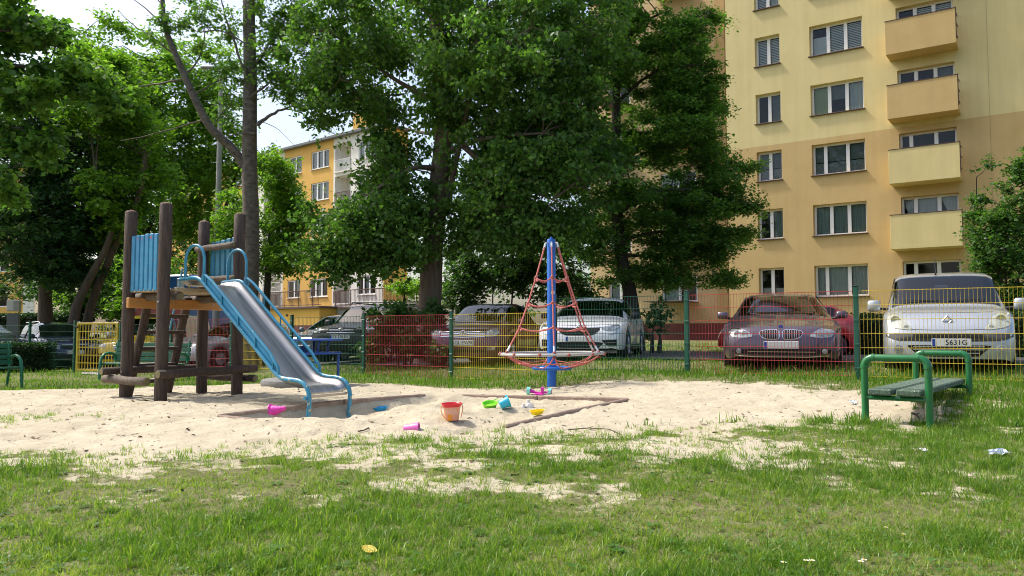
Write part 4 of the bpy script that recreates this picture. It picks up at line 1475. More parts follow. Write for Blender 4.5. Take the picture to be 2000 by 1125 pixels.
def boat(name, label, px, py, mat, L, Wd, rz, tilt=(0, 0), hgt=.045):
    p_ = put(px, py)
    t = thing(name, label, 'toy', p_ + Vector((0, 0, .012)), rz, rot=(tilt[0], tilt[1], rz))
    n = 22
    out = []
    for k in range(n):
        a_ = 2 * math.pi * k / n
        c, s_ = math.cos(a_), math.sin(a_)
        out.append((c * L / 2 * (1 if c < 0 else 1.06), math.copysign(abs(s_) ** .8, s_) * Wd / 2 * (1 - .18 * c)))
    mb = MB()
    lv = [(0, .72, True), (hgt * .9, .96, True), (hgt, 1.04, True), (hgt, .92, True), (.008, .66, True)]
    rows = [[(x * f_, y * f_, z) for x, y in out] + [(out[0][0] * f_, out[0][1] * f_, z)] for z, f_, _ in lv]
    mb.grid(np.array(rows))
    mb.add([(x * .72, y * .72, 0) for x, y in out], [tuple(range(n))])
    mb.add([(x * .66, y * .66, .008) for x, y in out], [tuple(range(n))])
    mb.build('hull', mat, t)
    MB().box((L * .12, 0, .014), (.02, Wd * .6, .01), bev=.003).build('seat', mat, t)
    return t


boat('toy_boat', 'yellow boat-shaped sand mould half sunk by the board', 1049, 812, T_yellow, .17, .07, R(18), (R(14), R(-6)))
boat('toy_boat', 'blue boat-shaped sand mould near the slide foot', 742, 804, T_blue, .20, .07, R(14), (R(10), R(-5)))

p = put(540, 814)
cn = thing('sand_mould', 'bright pink ridged cone mould lying by the sandpit board', 'toy', p + Vector((-.06, 0, .04)), 0, rot=(0, R(78), R(-8)))
prof2 = [(.0, 0), (.078, 0), (.080, .006), (.064, .018)]
for k in range(4):
    r0 = .060 - k * .010
    prof2 += [(r0, .020 + k * .035), (r0 - .007, .053 + k * .035)]
prof2 += [(.018, .170), (0, .172)]
MB().lathe(prof2, 26).build('cone', T_pink, cn)
MB().lathe([(.070, -.002), (.083, -.002), (.083, .004), (.070, .004)], 26).build('brim', T_pink, cn)

p = put(804, 838)
cp = thing('sand_mould', 'pale pink cup mould buried lengthwise in the sand', 'toy', p + Vector((-.07, 0, .0)), 0, rot=(0, R(86), R(-4)))
MB().lathe([(0, 0), (.03, 0), (.034, .006), (.047, .13), (.051, .132), (.051, .14), (.043, .14), (.03, .012), (0, .01)], 22).build('cup', T_lpink, cp)

p = put(1053, 772)
ax = thing('toy_axle', 'magenta toy axle with two mint green wheels on the sand', 'toy', p + Vector((0, 0, .047)), R(-8), rot=(R(6), R(2), R(-8)))
for s_ in (-1, 1):
    Mx = Matrix.Translation((s_ * .145, 0, .0)) @ Matrix.Rotation(R(90), 4, 'Y')
    wp = [(.0, -.022), (.03, -.022), (.046, -.018)]
    w = MB()
    nt_ = 20
    vs = []
    for k in range(nt_ * 2):
        a_ = 2 * math.pi * k / (nt_ * 2)
        r_ = .054 if (k // 2) % 2 else .049
        vs.append((r_ * math.cos(a_), r_ * math.sin(a_)))
    w.prism(vs, -.024, .024, Mx)
    wo_ = w.build('wheel', T_mint, ax, smooth=30)
    MB().lathe([(.03, 0), (.028, .004), (0, .006)], 14, Mx @ Matrix.Translation((0, 0, .0245 * s_)) @ (Matrix.Identity(4) if s_ > 0 else Matrix.Rotation(math.pi, 4, 'X'))).build('hub', T_mag, wo_)
MB().tube([(-.13, 0, 0), (-.09, 0, -.004), (-.05, 0, -.018), (0, 0, -.022), (.12, 0, -.01)], [.030, .024, .014, .012, .016], 8).build('axle', T_mag, ax)
MB().box((.045, 0, .012), (.042, .05, .085), bev=.005).build('bracket', T_mag, ax, smooth=30)
MB().box((.0, -.02, -.034), (.12, .07, .022), bev=.006).build('plate', T_mag, ax, smooth=30)


# ------------------------------------------------------------------ vehicles
def smooth_keys(keys, ys_, win):
    kx = [k[0] for k in keys]; kz = [k[1] for k in keys]
    acc = np.zeros(len(ys_))
    offs = np.linspace(-win, win, 7)
    for o_ in offs:
        acc += np.interp(ys_ + o_, kx, kz)
    return acc / len(offs)


class Car:
    """body lofted from stations along Y (front at y=0 facing -Y); x to the viewer's right, z from the ground"""

    def __init__(s, name, label, cat, pos, rz, L, W, zt, zs, wt, mat, wheels, wr=.32, plan=None, sill=.22, win=.05, front=.0, cab=None):
        s.root = thing(name, label, cat, pos, rz, 'vehicles parked behind the fence')
        s.mat = mat; s.L = L; s.W = W / 2; s.wr = wr
        ra = wr + .065
        ys_ = list(np.linspace(0, .16, 7)) + list(np.linspace(.2, L - .25, int(L / .11))) + list(np.linspace(L - .2, L, 6))
        for w in wheels:
            ys_ += [w + ra * math.cos(t) for t in np.linspace(.02, math.pi - .02, 13)] + [w - ra - .004, w + ra + .004]
        if cab:
            ys_ += [cab[0], cab[1], cab[0] + .45, cab[2]]
        ys_ = np.array(sorted(set(round(v, 4) for v in ys_)))
        plan = plan or [(0, .74), (.04, .82), (.12, .90), (.3, .965), (.7, 1.0), (L - .7, 1.0), (L - .2, .95), (L, .78)]
        Z = smooth_keys(zt, ys_, win); S = smooth_keys(zs, ys_, win); Tn = smooth_keys(wt, ys_, win)
        Wp = smooth_keys(plan, ys_, .02) * s.W
        S = np.minimum(S, Z - .012)
        zb = np.full(len(ys_), sill)
        zb = np.where(ys_ < .12, sill + .04 * (1 - ys_ / .12), zb)
        for w in wheels:
            d = ra * ra - (ys_ - w) ** 2
            zb = np.where(d > 0, np.maximum(zb, wr + np.sqrt(np.maximum(d, 0))), zb)
        s.ys = ys_
        rows = []
        for y, z, sh, tw, w, b in zip(ys_, Z, S, Tn, Wp, zb):
            tw = tw * w
            b = min(b, sh - .06)
            e = min(.07, (z - sh) * .55)
            h = sh - b
            half = [(w * .955, b), (w * .985, b + .14 * h), (w * 1.0, b + .5 * h), (w * .992, b + .80 * h), (w * .972, b + .94 * h), (w * .94, sh)]
            p4 = Vector((w * .94, sh)); p6 = Vector((tw, z - e))
            for f_ in (.33, .66, 1.0):
                q = p4.lerp(p6, f_)
                q.x += .02 * math.sin(math.pi * f_)
                half.append((q.x, q.y))
            half += [(tw * .88, z - e * .35), (tw * .65, z - e * .12), (tw * .35, z - e * .03), (0, z)]
            row = [(x, y, zz) for x, zz in half] + [(-x, y, zz) for x, zz in half[-2::-1]]
            rows.append(row)
        s.rows = np.array(rows)
        m = s.rows.shape[1]
        mb = MB(); lin = MB()
        inner = s.rows * np.array([.955, 1, 1]) - np.array([0, 0, .02])
        for i in range(len(ys_) - 1):
            ym = (ys_[i] + ys_[i + 1]) / 2
            for j in range(m - 1):
                quad = [s.rows[i, j], s.rows[i, j + 1], s.rows[i + 1, j + 1], s.rows[i + 1, j]]
                if cab and cab[0] < ym < cab[1] and 8 <= j < 16:
                    continue
                under = cab and cab[0] + .45 < ym < cab[2] and (j in (5, 6, 7) or j in (16, 17, 18))
                mb.add(quad, [(0, 1, 2, 3)], 1 if under else 0)
                if cab and cab[0] - .1 < ym < cab[2] + .3 and j > 3 and j < 20:
                    lin.add([inner[i, j], inner[i, j + 1], inner[i + 1, j + 1], inner[i + 1, j]], [(0, 1, 2, 3)])
        for end in (0, -1):                                   # nose and tail caps, as quads between mirrored points
            r_ = s.rows[end]
            vs = [tuple(p) for p in r_]
            fs = [(i, i + 1, m - 2 - i, m - 1 - i) for i in range(m // 2 - 1)] + [(m // 2 - 1, m // 2, m // 2 + 1)]
            mb.add(vs, fs)
        s.body = mb.build('body', [mat, M['dark']], s.root, smooth=42)
        if cab:
            lin.build('cabin_lining', M['dark'], s.root, smooth=0)
            zc = float(np.interp(cab[0], ys_, Z))
            MB().box((0, cab[0] + .28, zc - .06), (s.W * 1.6, .5, .1), bev=.03).build('dashboard', M['black_plastic'], s.root)
            for sx in (-1, 1):
                st_ = MB().box((sx * .36, cab[1] + .35, zc - .1), (.46, .16, .62), Matrix.Rotation(R(-12), 4, 'X'), bev=.06).build('seat', M['seat_fabric'], s.root)
                MB().box((sx * .36, cab[1] + .44, zc + .28), (.26, .1, .17), bev=.045).build('headrest', M['seat_fabric'], st_)
            MB().tube([(.36 + .19 * math.cos(a_), cab[0] + .55 + .07 * math.sin(a_), zc + .03 + .17 * math.sin(a_)) for a_ in np.linspace(0, 2 * math.pi, 20, endpoint=False)], .014, 6, closed=True).build('steering_wheel', M['black_plastic'], s.root)
        bm = bmesh.new(); bm.from_mesh(s.body.data)
        s.bvh = BVHTree.FromBMesh(bm); bm.free()
        MB().box((0, L / 2, sill + .13), (s.W * 1.62, L - .5, .3)).build('underbody', M['dark'], s.root, smooth=0)
        for w in wheels:
            for sx in (-1, 1):
                s.wheel(sx * (s.W - .105), w, sx)

    def wheel(s, x, y, sx):
        r_ = s.wr
        if not hasattr(s, 'tyre'):
            s.tyre = MB().lathe([(r_ * .62, -.10), (r_ * .9, -.105), (r_ * .985, -.09), (r_, -.05), (r_, .05), (r_ * .985, .09), (r_ * .9, .105), (r_ * .62, .10), (r_ * .62, -.10)], 28).mesh('tyre', M['tyre'])
            rm_ = MB().lathe([(r_ * .64, .085), (r_ * .6, .098), (r_ * .57, .07), (r_ * .5, .03), (0, .02)], 28)
            for k in range(5):
                for dd in (-.13, .13):
                    a_ = 2 * math.pi * k / 5 + dd
                    rm_.tube([(.03 * math.cos(a_), .03 * math.sin(a_), .085), (r_ * .6 * math.cos(a_ + dd * .3), r_ * .6 * math.sin(a_ + dd * .3), .082)], .017, 5)
            rm_.lathe([(.055, .06), (.055, .095), (0, .1)], 12)
            s.rimm = rm_.mesh('rim', [M['rim']])
        w = MB().lathe([(r_ * .6, -.09), (r_ * .6, .02), (0, .02)], 20).build('wheel', M['dark'], s.root, loc=(x, y, r_), rot=(0, R(90) if sx > 0 else R(-90), 0))
        link('tyre', s.tyre, w); link('rim', s.rimm, w)

    def hit(s, x, z, o=.004):
        h = s.bvh.ray_cast(Vector((x, -2, z)), Vector((0, 1, 0)))
        if h[0] is None or h[0].y > 1.9:
            return None
        n = h[1]
        if n.y > 0:
            n = -n
        return h[0] + n * o

    def front(s, name, keys, mat, off=.004, nx_=14, nz_=6, parent=None, depth=.02, label=None, keep=False):
        """piece lying on the front of the body: keys are (x, z low, z high)"""
        kx = [k[0] for k in keys]
        X = np.linspace(kx[0], kx[-1], nx_)
        lo = np.interp(X, kx, [k[1] for k in keys]); hi = np.interp(X, kx, [k[2] for k in keys])
        A = []
        last = None
        for x, a_, b_ in zip(X, lo, hi):
            col = []
            for j in range(nz_):
                z = a_ + (b_ - a_) * j / (nz_ - 1)
                p_ = s.hit(x, z, off)
                if p_ is None:
                    p_ = Vector((x, last.y if last else .3, z))
                last = p_
                col.append(p_)
            A.append(col)
        mb = MB()
        mb.grid(np.array([[tuple(p_) for p_ in c] for c in A]))
        rim_ = [c[0] for c in A] + A[-1][1:] + [c[-1] for c in A[::-1]][1:] + A[0][::-1][1:-1]
        back = [p_ + Vector((0, depth, 0)) for p_ in rim_]
        n = len(rim_)
        mb.add([tuple(p_) for p_ in rim_ + back], [(i, (i + 1) % n, n + (i + 1) % n, n + i) for i in range(n)])
        return mb.build(name, mat, parent or s.root, smooth=50, label=label)

    def disc(s, name, x, z, r_, mat, parent=None, off=.006, prof=None):
        p_ = s.hit(x, z, off)
        if p_ is None:
            return None
        Mx = Matrix.Translation(p_) @ Matrix.Rotation(R(90), 4, 'X')
        return MB().lathe(prof or [(r_, -.02), (r_, .002), (r_ * .9, .008), (0, .012)], 18, Mx).build(name, mat, parent or s.root)

    def glass(s, name, y0, y1, j0, j1, mat, n=14, off=.006, inset=0.0):
        """pane following the body surface between stations y0..y1 and section points j0..j1"""
        rows = []
        for y in np.linspace(y0, y1, n):
            r_ = np.array([[np.interp(y, s.ys, s.rows[:, j, c]) for c in range(3)] for j in range(s.rows.shape[1])])
            js = np.linspace(j0, j1, 16)
            rows.append([[np.interp(q, np.arange(len(r_)), r_[:, c]) for c in range(3)] for q in js])
        A = np.array(rows)
        du = np.gradient(A, axis=0); dv = np.gradient(A, axis=1)
        nn = np.cross(dv, du)
        nn /= np.maximum(np.linalg.norm(nn, axis=-1, keepdims=True), 1e-9)
        mid = nn.mean((0, 1))
        c = A.mean((0, 1)) - np.array([0, s.L / 2, .7])
        flip = np.dot(mid, c) < 0
        if flip:
            nn = -nn
        return MB().grid(A + nn * off, flip=bool(flip)).build(name, mat, s.root, smooth=60, fix=False)

    def cabin(s, yc, yh, yr0, yr1, mat_g, pill=(.10, .10), side=True):
        """windscreen, roof header, side windows; the openings show dark glass over the lofted shell"""
        s.glass('windscreen', yc - .015, yh + .015, 7.9, 16.1, mat_g)
        if side:
            for (j0, j1) in ((4.95, 8.0), (19.05, 16.0)):
                ym = (yh + yr1) / 2
                s.glass('side_window', yc + .44, ym - .03, j0, j1, mat_g)
                s.glass('side_window', ym + .03, yr1 + .01, j0, j1, mat_g)
                for yy_ in (ym,):
                    q_ = s.glass_point(yy_, 5 if j0 < 10 else 19); r_ = s.glass_point(yy_, 8 if j0 < 10 else 16)
                    sg_ = 1 if q_[0] > 0 else -1
                    MB().tube([(q_[0] + .012 * sg_, yy_, q_[2]), (r_[0] + .012 * sg_, yy_, r_[2])], .035, 6).build('door_pillar', M['black_plastic'], s.root)
        s.glass('rear_window', yr0, s.L - .22 if yr0 > s.L - .4 else yr0 + .35, 7.2, 16.8, mat_g) if yr0 else None

    def mirrors(s, y, z, mat, w=.2, h=.15, out=.12):
        for sx in (-1, 1):
            x = sx * (s.W + out)
            mo = MB().box((x, y, z), (w, .11, h), bev=.032).build('mirror', mat, s.root, smooth=60)
            MB().tube([(sx * (s.W - .10), y + .03, z - .06), (x - sx * w * .3, y + .01, z - .045)], .025, 6).build('mirror_arm', M['black_plastic'], mo)

    def plate(s, z, x=0, txt=None, y=None, w=.52):
        p_ = s.hit(x, z, .012)
        yy = p_.y - .012
        pl = MB().box((0, 0, 0), (w, .014, .115), bev=.004).build('number_plate', M['plate'], s.root, smooth=0, loc=(x, yy, z))
        MB().box((-w / 2 + .024, -.008, 0), (.042, .004, .105)).build('country_band', M['plate_blue'], pl, smooth=0)
        if txt:
            t = text_mesh(txt, .115, M['ink'], xs=.92)
            link('lettering', t, pl, (.02, -.0085, 0), (R(90), 0, 0))
        return pl

    def wipers(s, yc):
        for sx in (-.58, .06):
            r_ = s.glass_point(yc + .02, 12); r2_ = s.glass_point(yc + .035, 12)
            a_ = Vector((sx, r_[1] - .01, r_[2] + .014)); b_ = Vector((sx + .5, r2_[1] - .01, r2_[2] + .012))
            MB().tube([a_, b_], .006, 5).build('wiper', M['black_plastic'], s.root)

    def glass_point(s, y, j):
        return [np.interp(y, s.ys, s.rows[:, j, c]) for c in range(3)]


HEAD = R(-30.7)


def at(px, d, dz=0):
    p_ = P(px, 700, d)
    return Vector((p_.x, p_.y, float(gz_smooth(p_.x, p_.y)) + .02 + dz))


def lozenge(car_, x, z, s_, mat):
    """lozenge-shaped badge: an open diamond ring"""
    p_ = car_.hit(x, z, .015)
    o_ = [(0, s_), (s_ * .78, 0), (0, -s_), (-s_ * .78, 0)]
    pts = [(p_.x + a_, p_.y, p_.z + b_) for a_, b_ in o_]
    return MB().tube(pts, s_ * .27, 6, closed=True).build('emblem', mat, car_.root, smooth=30)


# --- silver van-shaped family car
k = Car('parked_car', 'silver tall family car with yellowed headlamps behind the yellow panel', 'car', at(1853, 11.35, -.03), R(-27), 4.2, 1.80,
        [(0, .56), (.03, .66), (.08, .74), (.16, .83), (.3, .935), (.5, 1.0), (.85, 1.06), (.93, 1.09), (1.62, 1.575), (1.75, 1.63), (2.2, 1.69), (3.0, 1.70), (3.9, 1.66), (4.1, 1.45), (4.2, 1.0)],
        [(0, .50), (.1, .68), (.3, .86), (.6, .95), (.9, 1.0), (2, 1.02), (4.0, 1.02), (4.2, .9)],
        [(0, .86), (.5, .84), (.9, .86), (1.6, .80), (2.2, .80), (4.2, .78)],
        M['p_silver'], [.78, 3.45], .315, plan=[(0, .80), (.03, .87), (.09, .93), (.22, .98), (.5, 1.0), (3.6, 1.0), (4.0, .97), (4.2, .85)], cab=(.97, 1.66, 3.7))
k.root.scale = (.96, .96, .965)
k.cabin(.97, 1.66, 0, 3.7, M['car_glass'])
k.wipers(1.0)
hl = [(-.82, .78, .90), (-.79, .745, .935), (-.72, .715, .95), (-.62, .70, .90), (-.55, .692, .82), (-.485, .69, .715)]
for sx in (-1, 1):
    kk = hl if sx < 0 else [(-x, a_, b_) for x, a_, b_ in hl[::-1]]
    h_ = k.front('headlight', kk, M['lamp_yellowed'], .008)
    k.disc('lamp_bowl', sx * .70, .83, .065, M['lamp_inner'], h_, .012, [(.07, -.01), (.07, .006), (.05, .002), (0, -.006)])
    k.disc('lamp_bowl', sx * .56, .735, .03, M['lamp_inner'], h_, .012)
    f_ = k.disc('fog_lamp', sx * .68, .405, .062, M['p_silver'], None, .004, [(.062, -.02), (.062, .012), (.05, .014), (.046, .004), (0, .004)])
    k.disc('lens', sx * .68, .405, .036, M['lamp_glass'], f_, .012)
k.front('bumper_strip', [(-.84, .585, .625), (-.7, .525, .628), (-.3, .515, .628), (.3, .515, .628), (.7, .525, .628), (.84, .585, .625)], pm('grey_bumper', (.05, .05, .053), rough=.6), .006, 30)
k.front('upper_grille', [(-.46, .585, .622), (-.40, .575, .622), (.40, .575, .622), (.46, .585, .622)], M['dark'], .012, 20, 3)
li = k.front('lower_grille', [(-.55, .445, .455), (-.50, .40, .46), (-.40, .30, .46), (-.2, .285, .46), (.2, .285, .46), (.40, .30, .46), (.50, .40, .46), (.55, .445, .455)], M['dark'], .006, 30, 6)
for z_ in (.345, .395, .44):
    hw_ = .40 if z_ < .36 else .47
    k.front('grille_bar', [(-hw_, z_ - .006, z_ + .006), (hw_, z_ - .006, z_ + .006)], M['p_silver'], .014, 18, 2, li)
k.front('bonnet_seam', [(-.50, .693, .699), (-.2, .684, .690), (.2, .684, .690), (.50, .693, .699)], M['black_plastic'], .003, 24, 2)
k.front('bonnet_crease', [(-.62, .958, .962), (-.3, .950, .954), (.3, .950, .954), (.62, .958, .962)], M['black_plastic'], .002, 24, 2)
lozenge(k, 0, .82, .072, M['chrome'])
k.plate(.50, .04, '   5631G', w=.52)
k.mirrors(1.0, 1.09, M['p_silver'], .20, .19, .14)
MB().tube([(-.1, 1.75, 1.63), (-.1, 1.72, 1.66), (-.115, 1.95, 1.98)], [.02, .008, .003], 6).build('antenna', M['black_plastic'], k.root)
MB().box((-.03, 1.50, 1.40), (.22, .03, .065), bev=.015).build('rear_view_mirror', M['bolt'], k.root)
# --- grey saloon
b = Car('parked_car', 'metallic grey saloon with twin kidney-shaped grilles behind the red panel', 'car', at(1526, 12.45, -.03), R(-19), 4.84, 1.84,
        [(0, .55), (.03, .64), (.08, .70), (.2, .755), (.6, .84), (1.2, .915), (1.3, .935), (2.08, 1.29), (2.25, 1.34), (2.7, 1.385), (3.2, 1.37), (3.95, 1.06), (4.05, 1.03), (4.7, .99), (4.84, .75)],
        [(0, .48), (.1, .62), (.3, .70), (.8, .79), (1.3, .86), (2.5, .90), (4.0, .92), (4.7, .90), (4.84, .7)],
        [(0, .84), (.6, .80), (1.3, .82), (2.1, .66), (2.8, .66), (3.6, .66), (4.1, .8), (4.84, .78)],
        M['p_grey'], [.80, 3.69], .325, plan=[(0, .72), (.03, .80), (.1, .88), (.25, .95), (.55, 1.0), (4.2, 1.0), (4.6, .95), (4.84, .8)], cab=(1.34, 2.14, 3.5))
b.cabin(1.34, 2.14, 0, 3.5, M['car_glass'])
b.wipers(1.38)
hl = [(-.80, .64, .655), (-.74, .565, .70), (-.62, .555, .69), (-.52, .56, .665), (-.435, .575, .60)]
kid = [(.035, .56, .655), (.05, .545, .675), (.12, .535, .678), (.22, .545, .672), (.29, .575, .660), (.318, .615, .64)]
for sx in (-1, 1):
    fl = lambda q: q if sx < 0 else [(-x, a_, b_) for x, a_, b_ in q[::-1]]
    fr_ = lambda q: q if sx > 0 else [(-x, a_, b_) for x, a_, b_ in q[::-1]]
    h_ = b.front('headlight', fl(hl), M['lamp_glass'], .007)
    for x in (.66, .55):
        b.disc('lamp_bowl', sx * x, .615, .048, M['lamp_inner'], h_, .012, [(.05, -.01), (.05, .006), (.038, .008), (.034, 0), (0, .004)])
    b.front('lamp_brow', fl([(-.80, .66, .668), (-.74, .70, .712), (-.6, .69, .70), (-.44, .605, .612)]), M['chrome'], .010, 14, 2, h_)
    big = [(x * 1.0 + (.0 if 0 < i_ < 5 else 0), a_ - .014, b_ + .014) for i_, (x, a_, b_) in enumerate(kid)]
    big = [(.018, .57, .645)] + big + [(.336, .622, .632)]
    gsur = b.front('grille_surround', fr_(big), M['chrome'], .006, 18, 6)
    gk = b.front('grille', fr_(kid), M['dark'], .013, 18, 6)
    for q in range(7):
        x = .06 + q * .035
        lo_ = np.interp(x, [v[0] for v in kid], [v[1] for v in kid]); hi_ = np.interp(x, [v[0] for v in kid], [v[2] for v in kid])
        b.front('grille_bar', fr_([(x - .0045, lo_ + .004, hi_ - .004), (x + .0045, lo_ + .004, hi_ - .004)]), M['bolt'], .022, 2, 5, gk)
    b.disc('fog_lamp', sx * .64, .345, .04, M['lamp_glass'])
    MB().tube([(sx * .60, 1.40, .965), (sx * .50, 1.75, 1.13), (sx * .545, 2.05, 1.28)], .004, 4).build('seal', M['black_plastic'], b.root)
b.front('lower_grille', [(-.74, .325, .37), (-.5, .295, .378), (0, .285, .38), (.5, .295, .378), (.74, .325, .37)], M['dark'], .006, 26, 5)
b.front('grille_trim', [(-.5, .331, .340), (.5, .331, .340)], M['chrome'], .012, 24, 2)
b.front('bumper_lip', [(-.70, .268, .29), (-.4, .25, .262), (.4, .25, .262), (.70, .268, .29)], M['chrome'], .007, 24, 2)
b.disc('emblem', 0, .725, .034, M['plate_blue'], None, .004, [(.034, -.01), (.034, .004), (.026, .006), (0, .005)])
b.plate(.445, 0)
b.mirrors(1.38, .945, M['p_grey'], .19, .13, .06)
MB().box((0, 2.0, 1.20), (.2, .03, .06), bev=.015).build('rear_view_mirror', M['black_plastic'], b.root)
pp = MB().box((.05, 1.46, .945), (.75, .16, .008), Matrix.Rotation(R(8), 4, 'X')).build('paper', M['curtain'], b.root, smooth=0)

# --- white coupe-backed crossover
w = Car('parked_car', 'white coupe-backed crossover behind the rope roundabout', 'car', at(1130, 15.4, -.02), R(-15), 4.57, 1.82,
        [(0, .60), (.03, .74), (.08, .80), (.2, .86), (.6, .95), (1.05, 1.01), (1.15, 1.04), (1.95, 1.42), (2.1, 1.48), (2.5, 1.54), (3.2, 1.52), (4.2, 1.15), (4.35, 1.08), (4.5, 1.0), (4.57, .7)],
        [(0, .52), (.1, .72), (.3, .82), (.8, .90), (1.3, .95), (3.0, 1.0), (4.3, 1.03), (4.57, .65)],
        [(0, .86), (.6, .82), (1.1, .84), (1.95, .70), (2.6, .68), (3.6, .66), (4.57, .72)],
        M['p_white'], [.88, 3.60], .355, plan=[(0, .74), (.03, .82), (.1, .90), (.25, .965), (.55, 1.0), (4.0, 1.0), (4.4, .93), (4.57, .8)], sill=.26, cab=(1.18, 2.0, 3.7))
w.root.scale = (.97, .97, .87)
w.cabin(1.18, 2.0, 0, 3.7, M['car_glass_dark'])
w.front('grille', [(-.42, .70, .76), (-.36, .62, .765), (-.25, .575, .77), (.25, .575, .77), (.36, .62, .765), (.42, .70, .76)], M['dark'], .006, 24, 6)
w.front('grille_trim', [(-.80, .79, .80), (-.5, .755, .775), (-.12, .745, .765), (.12, .745, .765), (.5, .755, .775), (.80, .79, .80)], M['chrome'], .010, 30, 3)
w.front('bonnet_edge', [(-.78, .815, .822), (0, .80, .812), (.78, .815, .822)], M['black_plastic'], .006, 26, 2)
for sx in (-1, 1):
    fl = lambda q: q if sx > 0 else [(-x, a_, b_) for x, a_, b_ in q[::-1]]
    h_ = w.front('headlight', fl([(.46, .715, .755), (.55, .69, .785), (.66, .69, .80), (.76, .70, .81), (.80, .74, .80)]), M['lamp_glass'], .008)
    w.front('day_lamp', fl([(.60, .600, .612), (.70, .604, .622), (.775, .64, .70)]), M['lamp_inner'], .008, 12, 3)
    v_ = w.front('corner_vent', fl([(.47, .465, .475), (.56, .36, .48), (.64, .335, .485), (.76, .345, .49)]), M['dark'], .008, 12, 6)
    w.front('vent_fin', fl([(.54, .41, .418), (.75, .425, .433)]), M['bolt'], .014, 8, 2, v_)
    for yy in (1.55, 2.55):
        MB().box((sx * (w.W * .985), yy, .66), (.008, .012, .62)).build('door_seam', M['black_plastic'], w.root, smooth=0)
    MB().box((sx * w.W * .995, 2.2, .30), (.02, 1.9, .12), bev=.006).build('sill_trim', M['black_plastic'], w.root, smooth=0)
w.front('lower_grille', [(-.50, .40, .415), (-.40, .30, .43), (.40, .30, .43), (.50, .40, .415)], M['dark'], .006, 22, 5)
w.front('bumper_lip', [(-.62, .285, .30), (.62, .285, .30)], M['bolt'], .008, 22, 2)
lozenge(w, 0, .74, .075, M['chrome'])
w.plate(.50, .0)
w.mirrors(1.35, 1.06, M['black_plastic'], .18, .14, .08)
# --- maroon saloon, mostly hidden
v = Car('parked_car', 'maroon car with a wide chrome grille beside the shrub', 'car', at(903, 17.0, -.02), R(-14), 4.7, 1.83,
        [(0, .58), (.03, .72), (.08, .80), (.2, .86), (.7, .95), (1.15, 1.0), (1.25, 1.03), (2.05, 1.40), (2.2, 1.45), (2.7, 1.49), (3.3, 1.47), (4.0, 1.12), (4.6, 1.05), (4.7, .7)],
        [(0, .52), (.1, .72), (.3, .82), (.8, .88), (1.3, .93), (4.5, .98), (4.7, .65)], [(0, .86), (.6, .82), (1.2, .84), (2.05, .70), (2.8, .68), (3.6, .66), (4.7, .75)],
        M['p_maroon'], [.85, 3.6], .33, cab=(1.28, 2.1, 3.6))
v.cabin(1.28, 2.1, 0, 3.6, M['car_glass_dark'])
gl_ = v.front('grille', [(-.50, .665, .81), (0, .645, .82), (.50, .665, .81)], M['dark'], .006, 20, 6)
for z_ in (.66, .70, .735, .77, .805):
    v.front('grille_bar', [(-.50, z_ - .008 + .012, z_ + .008 + .012), (0, z_ - .008, z_ + .008), (.50, z_ - .008 + .012, z_ + .008 + .012)], M['chrome'], .013, 20, 2, gl_)
for sx in (-1, 1):
    h_ = v.front('headlight', [(-.78, .75, .80), (-.70, .68, .83), (-.52, .67, .82)] if sx < 0 else [(.52, .67, .82), (.70, .68, .83), (.78, .75, .80)], M['lamp_glass'], .008)
    v.disc('lamp_bowl', sx * .62, .75, .055, M['lamp_inner'], h_, .012)
    v.front('fog_surround', [(-.72, .40, .47), (-.55, .39, .44)] if sx < 0 else [(.55, .39, .44), (.72, .40, .47)], M['chrome'], .008, 8, 3)
e_ = v.disc('emblem', 0, .735, .075, M['chrome'], None, .018, [(.075, -.01), (.075, .004), (.062, .006), (.06, -.002), (0, -.002)])
p_ = v.hit(0, .735, .03)
MB().tube([(p_.x - .045, p_.y, p_.z + .04), (p_.x - .018, p_.y, p_.z - .045), (p_.x, p_.y, p_.z + .0), (p_.x + .018, p_.y, p_.z - .045), (p_.x + .045, p_.y, p_.z + .04)], .008, 5).build('emblem_mark', M['chrome'], e_)
v.plate(.545, 0, 'SGL EW90')
v.front('lower_grille', [(-.55, .34, .40), (.55, .34, .40)], M['dark'], .006, 20, 4)
v.mirrors(1.42, 1.02, M['p_maroon'], .18, .13, .06)
MB().box((-.25, 1.40, 1.07), (.28, .16, .006), Matrix.Rotation(R(24), 4, 'X')).build('paper', M['frame_white'], v.root, smooth=0)
# --- black off-roader
h = Car('parked_car', 'black off-roader with roof bars behind the green panel', 'car', at(664, 19.6, .02), R(-13), 4.65, 1.86,
        [(0, .70), (.03, .88), (.08, .96), (.2, 1.0), (.7, 1.06), (1.15, 1.10), (1.25, 1.13), (1.85, 1.60), (2.0, 1.66), (2.5, 1.70), (4.3, 1.68), (4.55, 1.2), (4.65, .8)],
        [(0, .62), (.1, .86), (.3, .95), (.8, 1.0), (1.3, 1.04), (4.4, 1.08), (4.65, .75)], [(0, .90), (.6, .86), (1.2, .86), (1.85, .76), (2.5, .75), (4.65, .75)],
        M['p_black'], [.85, 3.55], .37, sill=.32, cab=(1.28, 1.9, 4.2))
h.root.scale = (1, 1, .9)
h.cabin(1.28, 1.9, 0, 4.2, M['car_glass'])
hg = h.front('grille', [(-.36, .86, .975), (0, .85, .985), (.36, .86, .975)], M['dark'], .006, 18, 5)
h.front('grille_bar', [(-.33, .905, .925), (.33, .905, .925)], M['chrome'], .014, 18, 2, hg)
h.front('grille_rim', [(-.38, .835, .85), (.38, .835, .85)], M['chrome'], .010, 18, 2, hg)
p_ = h.hit(0, .915, .03)
em = MB().tube([(p_.x + .075 * math.cos(a_), p_.y, p_.z + .042 * math.sin(a_)) for a_ in np.linspace(0, 2 * math.pi, 18, endpoint=False)], .008, 5, closed=True)
